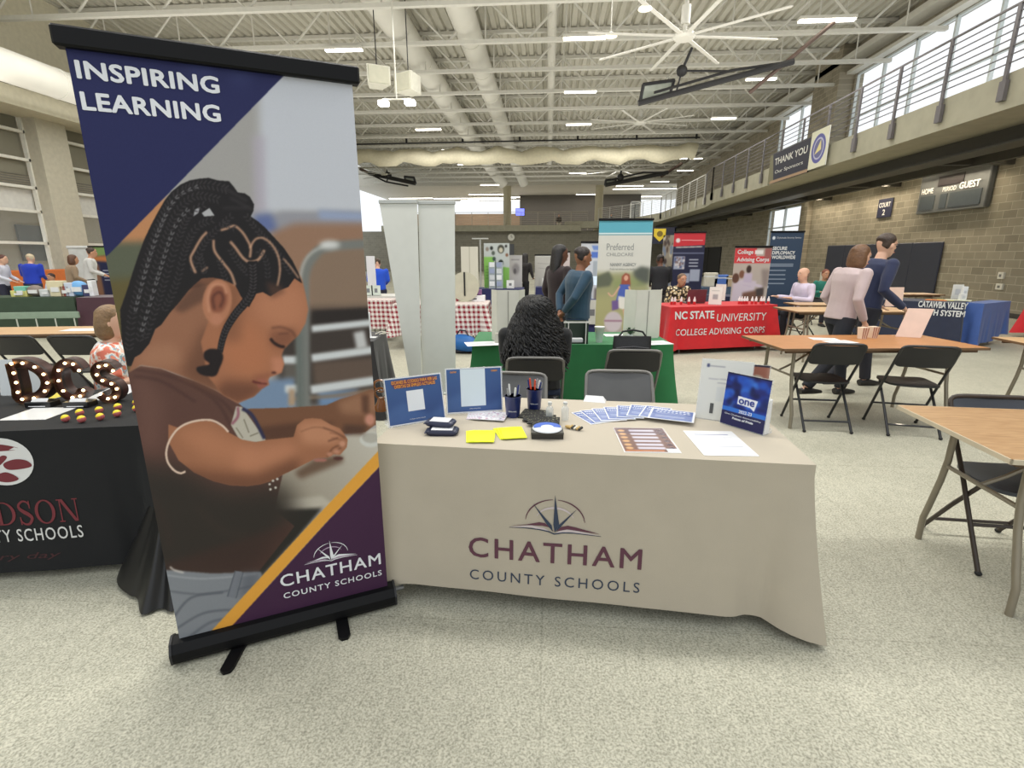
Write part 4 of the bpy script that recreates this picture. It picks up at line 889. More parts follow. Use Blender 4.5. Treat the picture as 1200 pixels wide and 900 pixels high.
pen_cup(626, 479, 'navy plastic pen cup with orange pens, the one farther back', [(-.014, -.008, 'o', .155), (.002, -.014, 'o', .15), (.016, .004, 'w', .14), (.02, -.01, 'b', .135), (-.02, .012, 'b', .14), (.008, .016, 's', .145)])
# wet-wipe packs
def blob_pack(label, px, py, w, d, h, rz, canvas_col, band, name='wipes_pack', dz=0., cat='pack'):
    p = G(px, py, TZ); t = thing(name, label, cat, (p.x, p.y, ZT+dz), rz)
    def fn(u, v):
        a = 2*PI*u; x = math.cos(a); y = math.sin(a); e = .35
        sx = abs(x)**e*(1 if x >= 0 else -1)*w/2; sy = abs(y)**e*(1 if y >= 0 else -1)*d/2
        z = h*v if v < .999 else h; k = .86+.14*math.sin(PI*min(1, v*1.0)); return (sx*k, sy*k, z)
    g = M().grid(fn, 40, 7, True); n = len(g.v); g.f.append(tuple(range(40))); g.f.append(tuple(range(n-40, n)))
    g.obj('pack_body', mat('pack_'+name+str(canvas_col[0]), canvas_col, .35), t, True)
    M().box((-w*.33, -d*.36, h), (w*.33, d*.36, h+.004), .0015).obj('pack_label', mat('pack_label', band, .4), t)
    for i in range(3): lettering('wipes for clean hands', -w*.24, w*.24, -d*.2+i*d*.13, -d*.2+i*d*.13+d*.06, mat('ink_grey', (150, 150, 150), .5), t, 0, warp=lambda x, z: Vector((x, z, h+.0046)))
    M().box((-w/2-.004, -d*.42, h*.45), (-w*.42, d*.42, h*.6)).obj('crimped_end', mat('crimp', (60, 62, 80), .4), t)
    return t
blob_pack('lower navy and white pack of wipes, under the other pack', 519, 508, .145, .085, .024, .03, (28, 32, 56), (228, 228, 230))
blob_pack('upper white-labelled pack of wipes resting on the navy pack', 517, 505, .135, .08, .022, -.12, (36, 40, 66), (234, 234, 234), dz=.0295)
# fans of neon booklets
neon = mat('neon_yellow', (226, 238, 30), .6, var=.02)
for i, (px, py, lab) in enumerate(((566, 513, 'stack beside the wipes'), (601, 509, 'stack beside the patterned cloth pouches'))):
    p = G(px, py, TZ)
    for j in range(3):
        t = thing('yellow_booklet', 'neon yellow booklet, '+['bottom', 'middle', 'top'][j]+' of the '+lab, 'booklet', (p.x-.012*(2-j), p.y+.006*(2-j), ZT+.0032*j), .06+.05*(2-j)+.16*i, 'neon yellow booklets')
        M().box((-.052, -.073, 0), (.052, .073, .003)).obj('booklet_cover', neon, t)
        if j == 2:
            for k, (a, b, z) in enumerate(((-.03, .03, .04), (-.022, .022, .026), (-.02, .02, -.04))): lettering('school calendar', a, b, z, z+.006, mat('ink_olive', (120, 128, 30), .5), t, 0, warp=lambda x, z: Vector((x, z, .0034)))
# sheets of stickers (clear packs)
cst = Canvas(0, 0, 120, 80, 1.6, (214, 212, 214)); rr = random.Random(4)
for i in range(60):
    x, y = rr.uniform(4, 116), rr.uniform(4, 76); cst.oval((x, y), rr.uniform(3, 8), rr.uniform(2, 5), rr.choice([(232, 228, 232), (190, 180, 196), (206, 170, 186), (236, 236, 238), (168, 160, 180)]), .4, rot=rr.uniform(0, 3))
for i in range(40):
    x, y = rr.uniform(4, 112), rr.uniform(4, 76); cst.line([(x, y), (x+rr.uniform(-10, 10), y+rr.uniform(-6, 6))], 1, (120, 112, 132), .3, .8, curve=False)
for j, dx in enumerate((-.045, -.028, -.012, .004)):
    p = G(571, 488, TZ); t = thing('sticker_pack', 'clear pack of white and pink stickers, '+['lowest', 'second', 'third', 'topmost'][j]+' of the pile behind the yellow booklets', 'sticker pack', (p.x+dx+.02, p.y-.01*j+.012, ZT+.0026*j), -.06*j+.06, 'sticker packs')
    U, V = np.meshgrid(np.linspace(-.075, .075, 120), np.linspace(-.065, .065, 80)); c2 = cst.sample((U/.15+.5)*120, (V/.13+.5)*80)
    print_mesh('pack_face', np.stack([U, V, np.full_like(U, .0024)], -1).reshape(-1, 3), 120, 80, c2, printed('shiny_print', .2), t); M().box((-.075, -.065, 0), (.075, .065, .0022)).obj('pack_back', mat('pack_clear', (214, 214, 218), .2), t)
# patterned dark cloth pouches, small box, blue and white disc
cpt = Canvas(0, 0, 100, 140, 1.6, (34, 34, 34))
for i in range(150):
    x, y = rr.uniform(2, 98), rr.uniform(2, 138); cpt.oval((x, y), rr.uniform(1.5, 4), rr.uniform(1, 2.5), rr.choice([(120, 118, 98), (88, 90, 78), (150, 146, 120), (66, 72, 66)]), .3, rot=rr.uniform(0, 3))
for j in range(4):
    p = G(625+5*j, 486+4.6*j, TZ); t = thing('patterned_pouch', 'dark leaf-patterned cloth pouch, '+['lowest and farthest', 'second', 'third', 'topmost and nearest'][j]+' of the fanned pile before the pen cups', 'pouch', (p.x, p.y, ZT+.0062*j), -.2+.05*j, 'patterned pouches')
    U, V = np.meshgrid(np.linspace(-.062, .062, 90), np.linspace(-.075, .075, 100)); zz = .0058+.0006*np.sin(U*90)*np.cos(V*60)
    print_mesh('pouch_face', np.stack([U, V, zz-.0006], -1).reshape(-1, 3), 90, 100, cpt.sample((U/.124+.5)*100, (V/.15+.5)*140), printed('pouch_print', .8), t); M().box((-.062, -.075, 0), (.062, .075, .0048), .001).obj('pouch_body', mat('pouch_black', (30, 30, 30), .8), t)
p = G(641, 514, TZ); t = thing('dark_box', 'small flat dark box under the blue and white disc', 'box', (p.x, p.y+.025, ZT), .06); M().box((-.07, -.035, 0), (.07, .035, .03), .002).obj('box_body', mat('box_darkbrown', (44, 42, 38), .5), t); M().box((-.071, -.036, .022), (.071, .036, .0305), .001).obj('box_lid', mat('box_darkgrey', (70, 68, 62), .5), t)
t = thing('plastic_disc', 'round blue and white flying disc resting on the small dark box', 'disc', (p.x-.0, p.y+.04, ZT+.032), .1); M().lathe((0, 0, 0), [(.001, .008), (.035, .009), (.062, .007), (.066, .002), (.064, .0), (.06, .004), (.001, .004)], 36).obj('disc_rim', mat('disc_white', (214, 218, 222), .3), t, True)
M().prism([(.06*math.cos(a), .06*math.sin(a)) for a in [math.radians(-10+200*i/30) for i in range(31)]]+[(.028*math.cos(a), .028*math.sin(a)) for a in [math.radians(190-200*i/30) for i in range(31)]], .0086, .0096).obj('disc_blue_arc', mat('disc_blue', (44, 92, 190), .3), t)
# two tiny clear bottles
for i, (px, py) in enumerate(((644, 492), (662, 492))):
    p = G(px, py, TZ); t = thing('glass_bottle', ['tiny clear bottle standing right behind the patterned pouches', 'tiny clear bottle standing apart, behind the striped clip'][i], 'bottle', (p.x, p.y, ZT))
    M().lathe((0, 0, 0), [(.001, 0), (.017, 0), (.019, .005), (.019, .055), (.015, .065), (.009, .07), (.009, .08)], 20).obj('bottle_body', mat('bottle_clear', (224, 228, 226), .05, alpha=.38), t, True); M().cyl((0, 0, .078), .0105, .012, 14).obj('bottle_cap', mat('cap_clear', (206, 208, 206), .3), t, True)
p = G(675, 505, TZ); t = thing('gift_clip', 'small black, gold and white striped clip lying on the oatmeal cloth', 'clip', (p.x, p.y+.01, ZT+.001), -.5)
for i in range(5): M().loft([(-.03+i*.012, -.008, .006), (-.022+i*.012, .012, .014)], [.005, .006], 8).obj('clip_band', [mat('clip_gold', (190, 158, 96), .4), mat('clip_black', (26, 26, 26), .4), mat('clip_white', (220, 216, 200), .4)][i % 3], t, True)
M().ball((-.04, .0, .008), (.016, .01, .008), 12, 6).obj('clip_head', mat('clip_gold', (190, 158, 96), .4), t, True)
# fan of eight blue and white brochures
cbr = Canvas(0, 0, 100, 130, 1.3, (226, 228, 232)); cbr.poly([(4, 4), (96, 4), (96, 70), (4, 70)], (62, 86, 148), .3); cbr.poly([(4, 70), (96, 70), (96, 126), (4, 126)], (84, 104, 158), .5)
for k9 in range(9):
    cbr.oval((16+k9*8.5, 18), 3.6, 5.5, (222, 226, 236), .6)
    cbr.oval((14+k9*9, 38), 3.4, 4, (214, 220, 232), .6)
for y in (52, 60, 84, 96): cbr.line([(14, y), (80, y)], 3, (196, 204, 224), .4, .8, curve=False)
cpos = [(694, 489, -.80), (702, 488, -.66), (713, 487, -.50), (725, 486, -.38), (738, 485, -.22), (752, 485, -.08), (768, 487, .02), (787, 491, .10)]
base_b = None
for j, (px, py, rz) in enumerate(cpos):
    p = G(px, py, TZ)
    lab = 'blue and white brochure, '+['outermost, beside the clear bottles', 'second', 'third', 'fourth', 'fifth', 'sixth', 'seventh', 'last and fully visible one, on top'][j]+' in the fanned row'
    big = j == 7; W2, D2 = (.14, .11) if not big else (.15, .115)
    t = thing('brochure', lab, 'brochure', (p.x, p.y, ZT+.0026*j), -rz-.35 if not big else -.32, 'brochures in the fan')
    rot = PI/2 if not big else 0
    U, V = np.meshgrid(np.linspace(-1, 1, 60), np.linspace(-1, 1, 70)); colr = cbr.sample((U*.5+.5)*100, (.5-V*.5)*130)
    if big: X_, Y_ = U*.105, V*.085
    else: X_, Y_ = U*.065, V*.1
    print_mesh('brochure_cover', np.stack([X_, Y_, np.full_like(U, .0022)], -1).reshape(-1, 3), 60, 70, colr, printed('shiny_print', .2), t)
    M().box((X_.min(), Y_.min(), 0), (X_.max(), Y_.max(), .0021)).obj('brochure_pages', mat('page_white', (226, 226, 226), .6), t)
def flat_sheet(label, corners, canvas, name='flyer', z=0., thick=.001, cat='sheet', wall=None):
    """corners in photo pixels: near-a, near-b, far-b, far-a"""
    A, B, Cc, D = [G(x, y, TZ) for x, y in corners]; mid = (A+B+Cc+D)/4; d = (B-A); rz = math.atan2(d.y, d.x); w = d.length; h = ((D-A).length+(Cc-B).length)/2
    t = thing(name, label, cat, (mid.x, mid.y, ZT+z), rz); nu, nv = canvas.w, canvas.h
    U, V = np.meshgrid(np.linspace(-w/2, w/2, nu), np.linspace(-h/2, h/2, nv)); colr = canvas.sample(canvas.x0+(U/w+.5)*(canvas.x1-canvas.x0), canvas.y0+(.5-V/h)*(canvas.y1-canvas.y0))
    print_mesh('sheet_print', np.stack([U, V, np.full_like(U, thick+.0003)], -1).reshape(-1, 3), nu, nv, colr, printed('shiny_print', .2), t); M().box((-w/2, -h/2, 0), (w/2, h/2, thick)).obj('sheet_paper', mat('page_white', (226, 226, 226), .6), t); return t
cf = Canvas(0, 0, 85, 110, 2, (228, 228, 228)); cf.poly([(2, 2), (83, 2), (83, 108), (2, 108)], (104, 70, 60), .3); cf.poly([(2, 2), (83, 2), (83, 30), (2, 30)], (86, 60, 66), 2)
for y in (10, 26, 42, 58, 74, 88): cf.poly([(24, y), (66, y), (66, y+9), (24, y+9)], (186, 182, 196), .8); cf.oval((11, y+5), 6, 5, (196, 152, 104), .8); cf.oval((76, y+4), 5, 5, (74, 48, 60), .8)
cf.poly([(66, 94), (83, 94), (83, 108), (66, 108)], (206, 222, 236), .4); cf.line([(4, 103), (62, 103)], 4, (196, 120, 70), .5, curve=False)
flat_sheet('brown full-colour flyer lying on the oatmeal cloth in front of the brochure fan', [(726, 530), (793, 531), (783, 504), (723, 500)], cf)
cw = Canvas(0, 0, 85, 110, 2, (230, 230, 230)); cw.line([(14, 18), (72, 18)], 2.4, (120, 124, 160), .4, curve=False)
for y in range(30, 66, 5): cw.line([(12, y), (74, y)], .8, (176, 176, 182), .3, curve=False)
cw.line([(10, 72), (76, 72)], 1.6, (150, 152, 168), .4, curve=False)
for y in range(78, 100, 5): cw.line([(16, y), (70, y)], .8, (190, 190, 196), .3, curve=False)
for x in (24, 36, 48, 60): cw.line([(x, 30), (x, 64)], .7, (190, 190, 196), .3, curve=False)
flat_sheet('white printed sheet lying on the oatmeal cloth near its corner', [(822, 534), (887, 535), (862, 507), (801, 504)], cw, 'paper_sheet')
# the standing booklets and the white stand sign behind them
cb = Canvas(0, 0, 85, 110, 2.2, (36, 44, 110))
for i in range(60): cb.oval((rr.uniform(0, 85), rr.uniform(0, 78)), rr.uniform(4, 11), rr.uniform(4, 12), rr.choice([(40, 88, 190), (28, 34, 84), (60, 120, 214), (34, 58, 150), (24, 26, 62)]), 2.5, .7)
cb.poly([(0, 72), (85, 72), (85, 81), (0, 81)], (52, 110, 200), .4); cb.poly([(0, 81), (85, 81), (85, 110), (0, 110)], (40, 40, 82), .4); cb.poly([(28, 45), (66, 47), (64, 60), (62, 70), (54, 64), (28, 62)], (228, 230, 236), .4); cb.poly([(0, 0), (85, 0), (85, 3), (0, 3)], (30, 32, 60), .4)
a = G(844, 496, TZ); b = G(894, 511, TZ)
t = sign_holder('dark blue booklet with a white one badge standing in a clear rack', a, b, .245, .10, cb, [('one', -.14, .22, .45, .55, mat('ink_blue', (40, 60, 140), .5), .02), ('2022-23', -.1, .2, .275, .335, white_ink, .01), ('One Chatham Accountability', -.42, .42, .19, .23, white_ink, 0), ('Points of Pride', -.22, .26, .13, .175, white_ink, .03)], 'booklet_rack', 'booklet')
M().box((-.105, .012, 0), (.105, .05, .16), .003).obj('booklet_block', mat('page_white', (226, 226, 226), .6), t)
cc = Canvas(0, 0, 60, 110, 2, (196, 176, 160)); cc.poly([(0, 0), (60, 0), (60, 30), (0, 30)], (150, 96, 80), 3)
for i in range(30): cc.oval((rr.uniform(0, 60), rr.uniform(24, 90)), rr.uniform(4, 8), rr.uniform(4, 9), rr.choice([(206, 196, 176), (176, 150, 130), (188, 186, 170), (160, 110, 92)]), 1.5, .8)
cc.poly([(0, 0), (60, 0), (60, 4), (0, 4)], (44, 40, 56), .5); cc.poly([(0, 92), (60, 92), (60, 110), (0, 110)], (36, 40, 62), 1); cc.poly([(38, 98), (52, 98), (52, 106), (38, 106)], (200, 204, 210), .4)
a2 = a+Vector((.05, .17, 0)); b2 = a2+Vector((.185, -.085, 0))
sign_holder('second booklet with a brownish group cover, half hidden behind the blue booklet', a2, b2, .255, .08, cc, (), 'booklet_rack', 'booklet')
cs = Canvas(0, 0, 85, 110, 1.4, (206, 206, 200)); cs.line([(8, 12), (40, 12)], 2, (150, 150, 156), .4, curve=False); cs.poly([(9, 8), (13, 8), (13, 15), (9, 15)], (70, 76, 110), .4); cs.line([(14, 36), (70, 34)], 2, (168, 168, 172), .4, curve=False); cs.line([(30, 42), (60, 42)], 2, (168, 168, 172), .4, curve=False); cs.poly([(30, 50), (60, 50), (60, 76), (30, 76)], (196, 198, 196), 1)
a = G(815, 490, TZ); b = a+Vector((.21, -.09, 0))
sign_holder('white table number sign leaning behind the blue booklet', a, b, .29, .28, cs, [('1', -.24, -.17, .10, .27, mat('ink_num', (70, 70, 70), .5), .01)], 'table_sign')
# a little folded white card at the far edge, and the brown glass trinket by the banner
p = G(700, 470, TZ); t = thing('folded_card', 'small folded white card at the far edge of the oatmeal table', 'card', (p.x-.02, p.y-.03, ZT), -.2); M().add([(-.06, 0, 0), (.06, 0, 0), (.045, .03, .03), (-.05, .03, .03), (-.06, .06, 0), (.06, .06, 0)], [(0,1,2,3), (3,2,5,4), (0,3,4), (1,5,2)]).obj('card_sheet', mat('page_white', (226, 226, 226), .6), t)
amber = mat('amber_glass', (128, 76, 34), .15, coat=.4)
p = G(447, 481, TZ); t = thing('amber_ornament', 'amber brown looped ornament peeking out beside the banner edge', 'ornament', (p.x+.0, p.y, ZT))
M().lathe((0, 0, 0), [(.001, 0), (.032, 0), (.036, .02), (.02, .05), (.012, .07)], 16).obj('ornament_base', amber, t, True)
for k, (dz, rr_) in enumerate(((.09, .028), (.13, .03))): M().tube([(rr_*math.cos(a), .006*math.sin(2*a), dz+rr_*math.sin(a)) for a in [2*PI*i/18 for i in range(19)]], .006, 6).obj('ornament_loop', amber, t, True)
# ================================================================ CHAIRS AND BARE TABLES
def make_chair(name, label, loc, rz, shell, tube, padded=False, tilt=.0):
    """folding chair facing local +y, base on the floor"""
    t = thing(name, label, 'chair', loc, rz)
    w = .215
    for s in (-1, 1):
        a_ = M().tube([(s*w, .25, .01), (s*w, .02, .42), (s*w*.99, -.13, .66), (s*w*.97, -.185, .755)], .0115, 8).obj('front_leg', tube, t, True)
        b_ = M().tube([(s*(w-.02), .12, .42), (s*(w-.02), -.04, .23), (s*(w-.02), -.21, .01)], .0115, 8).obj('rear_leg', tube, t, True)
        M().ball((s*w, .25, .012), (.016, .016, .012), 8, 6).obj('foot_cap', mat('chair_rubber', (26, 26, 26), .7), a_, True); M().ball((s*(w-.02), -.21, .012), (.016, .016, .012), 8, 6).obj('foot_cap', mat('chair_rubber', (26, 26, 26), .7), b_, True)
    M().tube([(-w*.97, -.185, .755), (-w*.955, -.193, .770), (-w*.9, -.199, .783), (-w*.8, -.202, .790), (-w*.6, -.204, .793), (w*.6, -.204, .793), (w*.8, -.202, .790), (w*.9, -.199, .783), (w*.955, -.193, .770), (w*.97, -.185, .755)], .0115, 8).obj('top_rail', tube, t, True)
    M().tube([(-w, .13, .21), (w, .13, .21)], .009, 6).obj('stretcher', tube, t, True); M().tube([(-w+.02, -.15, .09), (w-.02, -.15, .09)], .009, 6).obj('stretcher', tube, t, True)
    def bk(u, v):
        x = (u-.5)*2*(w-.004); z = .60+.18*v; r = 1-abs(u-.5)*2; e = min(1, r*6)
        z = .69+(z-.69)*(.72+.28*math.sqrt(e)); y = -.13-(z-.66)*.5-.018*math.sin(PI*u); return (x, y, z)
    b = M().grid(bk, 21, 9); n = len(b.v); b.v += [(x, y-.012, z) for x, y, z in b.v]; f0 = list(b.f); b.f += [tuple(i+n for i in f[::-1]) for f in f0]
    for i in range(20): b.f += [(i, i+1, n+i+1, n+i), (n-21+i+1, n-21+i, 2*n-21+i, 2*n-21+i+1)]
    for j in range(8): b.f += [((j+1)*21, j*21, n+j*21, n+(j+1)*21), (j*21+20, (j+1)*21+20, n+(j+1)*21+20, n+j*21+20)]
    b.obj('backrest', shell, t, True)
    pts = []
    for i in range(28):
        a = 2*PI*i/28; c, s_ = math.cos(a), math.sin(a); e = .38; x = (abs(c)**e)*(1 if c > 0 else -1)*.198; y = (abs(s_)**e)*(1 if s_ > 0 else -1)*.195+.06; x *= 1.-.10*max(0, (.06-y)/.2); pts.append((x, y))
    sm = M(); n = len(pts)
    def zz(x, y): return .438+.012*((y-.06)/.2)**2*(1 if y > .06 else 1.6)-.012*(1-(x/.2)**2)
    k = .90; vs = [(x, y, zz(x, y)-.012-.006) for x, y in pts]+[(x, y, zz(x, y)) for x, y in pts]+[(x*k, .06+(y-.06)*k, zz(x*k, y)+.004) for x, y in pts]
    if padded: vs = [(x, y, z-.005 if i < n else z+(.012 if i < 2*n else .022)) for i, (x, y, z) in enumerate(vs)]
    fs = [tuple(range(n-1, -1, -1)), tuple(range(2*n, 3*n))]+[(r*n+i, r*n+(i+1) % n, (r+1)*n+(i+1) % n, (r+1)*n+i) for r in (0, 1) for i in range(n)]
    sm.add(vs, fs).obj('seat', shell, t, True)
    return t
blk_plastic = mat('chair_black_plastic', (30, 30, 32), .5, bump=.1, bscale=200); blk_tube = mat('chair_black_tube', (28, 28, 30), .35, coat=.3)
gry_metal = mat('chair_grey_metal', (88, 88, 88), .38, .25); gry_tube = mat('chair_grey_tube', (120, 118, 114), .35, .4); vinyl = mat('chair_vinyl', (24, 24, 28), .4, bump=.1, bscale=90)
ch_proto = make_chair('folding_chair', 'black plastic folding chair at the orange-brown table, nearer the red tablecloth', (2.5, 4.60, 0), math.radians(-3), blk_plastic, blk_tube)
ch_proto['label'] = 'black plastic folding chair at the orange-brown table, nearer the red tablecloth'
ch_proto['group'] = 'black folding chairs'
dup(ch_proto, (3.20, 4.52, 0), math.radians(-10), 'black plastic folding chair at the orange-brown table, nearer the leaning pink paper')
def bare_table(name, label, corner_bl, rz, W, D, top, edge, legm, z=TZ, wish=True):
    """corner_bl: far-left corner of the top on the plan"""
    c = Vector((corner_bl[0], corner_bl[1], 0))+Vector((math.cos(rz), math.sin(rz), 0))*W/2-Vector((-math.sin(rz), math.cos(rz), 0))*D/2
    t = thing(name, label, 'table', c, rz)
    M().box((-W/2+.004, -D/2+.004, z-.018), (W/2-.004, D/2-.004, z), .002).obj('table_top', top, t)
    r = M().box((-W/2, -D/2, z-.022), (W/2, -D/2+.007, z-.001)).box((-W/2, D/2-.007, z-.022), (W/2, D/2, z-.001)).box((-W/2, -D/2, z-.022), (-W/2+.007, D/2, z-.001)).box((W/2-.007, -D/2, z-.022), (W/2, D/2, z-.001)); r.obj('edge_band', edge, t)
    M().box((-W/2+.06, -D/2+.05, z-.05), (W/2-.06, -D/2+.07, z-.02)).box((-W/2+.06, D/2-.07, z-.05), (W/2-.06, D/2-.05, z-.02)).obj('apron_rail', mat('under_brown', (92, 70, 48), .6), t)
    for sx in (-1, 1):
        x = sx*(W/2-.20)
        for sy in (-1, 1):
            P = [(x, sy*.22, z-.03), (x, sy*.225, .50), (x, sy*.245, .38), (x, sy*.29, .20), (x, sy*.31, .13), (x, sy*.312, 0)]
            M().tube(P, .0155, 10).obj('leg', legm, t, True)
        M().tube([(x, -.225, .47), (x, .225, .47)], .011, 8).obj('cross_bar', legm, t, True)
        M().tube([(x, .0, .47), (x-sx*.1, 0, .52), (x-sx*.38, 0, z-.04)], .010, 8).obj('folding_strut', legm, t, True)
        M().box((x-.02, -.26, z-.045), (x+.02, .26, z-.02)).obj('leg_plate', legm, t)
    return t
def wood(name, c1, c2, sc=1.):
    m = bpy.data.materials.new(name); m.use_nodes = True; nt = m.node_tree; N = nt.nodes; b = N['Principled BSDF']; b.inputs['Roughness'].default_value = .4
    tc_ = N.new('ShaderNodeTexCoord'); mp = N.new('ShaderNodeMapping'); mp.inputs['Scale'].default_value = (1.2*sc, 9*sc, 1); nz = N.new('ShaderNodeTexNoise'); nz.inputs['Scale'].default_value = 5; nz.inputs['Detail'].default_value = 5; nz.inputs['Distortion'].default_value = 1.4
    cr = N.new('ShaderNodeValToRGB'); e = cr.color_ramp.elements; e[0].position = .32; e[1].position = .68; e[0].color = (*L3(c1), 1); e[1].color = (*L3(c2), 1)
    nt.links.new(tc_.outputs['Object'], mp.inputs['Vector']); nt.links.new(mp.outputs['Vector'], nz.inputs['Vector']); nt.links.new(nz.outputs['Fac'], cr.inputs['Fac']); nt.links.new(cr.outputs['Color'], b.inputs['Base Color']); return m
wood_a = wood('wood_orange', (166, 112, 66), (182, 126, 78)); wood_b = wood('wood_oak', (158, 122, 84), (184, 148, 108)); wood_c = wood('wood_tan', (186, 148, 106), (204, 170, 128))
edge_l = mat('edge_pale', (196, 184, 160), .5); edge_d = mat('edge_brown', (112, 84, 58), .5); leg_grey = mat('table_leg_grey', (140, 132, 116), .4, .4)
bare_table('wooden_table', 'orange-brown folding table with two black chairs and paper handouts on it', (1.95, 5.17), math.radians(5.5), 1.83, .76, wood_a, edge_d, leg_grey)
bare_table('wooden_table', 'oak-topped folding table with a pale edge, cut by the photo edge, splayed grey legs', (1.88, 2.73), math.radians(-4), 1.83, .76, wood_b, edge_l, leg_grey)
bare_table('wooden_table', 'tan folding table just behind the oak-topped one, in front of the red-covered table', (4.38, 5.25), math.radians(-4), 1.83, .76, wood_c, edge_d, leg_grey)
c3 = make_chair('folding_chair', 'dark grey metal folding chair under the oak-topped table', (2.36, 2.55, 0), math.radians(176), mat('chair_slate', (58, 62, 70), .35), mat('chair_brown_tube', (62, 54, 48), .35, .3))
# chairs behind the oatmeal table
g1 = make_chair('folding_chair', 'shiny grey metal folding chair behind the fanned brochures', (.47, 3.12, 0), PI, gry_metal, gry_tube); g1.location = (.47, 3.03, 0)
dup(g1, (-.22, 2.93, 0), PI-.06, 'grey framed folding chair behind the shiny blue sign and pen cups')
g2 = make_chair('folding_chair', 'black padded folding chair with a black bag on it, beside the green tablecloth', (.70, 4.19, 0), 0., vinyl, gry_tube, True)
dup(g2, (-.09, 3.83, 0), .04, 'black padded folding chair the curly-haired person sits on')
# ================================================================ PEOPLE
SK = {'deep': (96, 60, 44), 'brown': (140, 94, 68), 'tan': (190, 140, 110), 'fair': (214, 170, 144)}
POSES = {
 'stand': dict(pel=(0, 0, .93), neck=(0, 0, 1.42), head=(0, .03, 1.575), el=[(-.235, -.03, 1.12), (.235, -.03, 1.12)], wr=[(-.22, .08, .88), (.22, .08, .88)], kn=[(-.10, .02, .50), (.10, .02, .50)], an=[(-.10, -.01, .08), (.10, -.01, .08)]),
 'behind': dict(pel=(0, 0, .93), neck=(0, .02, 1.41), head=(0, .055, 1.565), el=[(-.25, -.13, 1.13), (.25, -.13, 1.13)], wr=[(-.06, -.19, .93), (.06, -.19, .95)], kn=[(-.10, .02, .50), (.10, .02, .50)], an=[(-.10, -.01, .08), (.10, -.01, .08)]),
 'walk': dict(pel=(0, 0, .92), neck=(0, .06, 1.40), head=(0, .12, 1.55), el=[(-.24, -.02, 1.10), (.24, -.04, 1.10)], wr=[(-.22, .16, .90), (.22, .10, .88)], kn=[(-.09, .16, .52), (.09, -.08, .48)], an=[(-.09, .22, .08), (.09, -.36, .15)]),
 'work': dict(pel=(0, 0, .93), neck=(0, .06, 1.40), head=(0, .12, 1.54), el=[(-.24, .06, 1.12), (.24, .06, 1.12)], wr=[(-.14, .30, 1.0), (.14, .30, 1.0)], kn=[(-.10, .02, .50), (.10, .02, .50)], an=[(-.10, -.01, .08), (.10, -.01, .08)]),
 'sit': dict(pel=(0, 0, .53), neck=(0, .04, 1.03), head=(0, .08, 1.185), el=[(-.25, .06, .76), (.25, .06, .76)], wr=[(-.15, .30, .79), (.15, .30, .79)], kn=[(-.12, .44, .52), (.12, .44, .52)], an=[(-.12, .42, .08), (.12, .42, .08)]),
 'sitback': dict(pel=(0, 0, .53), neck=(0, -.02, 1.04), head=(0, .0, 1.195), el=[(-.27, .02, .78), (.27, .02, .78)], wr=[(-.16, .24, .66), (.16, .24, .66)], kn=[(-.12, .44, .52), (.12, .44, .52)], an=[(-.12, .42, .08), (.12, .42, .08)]),
}
def V3(p): return Vector(p)
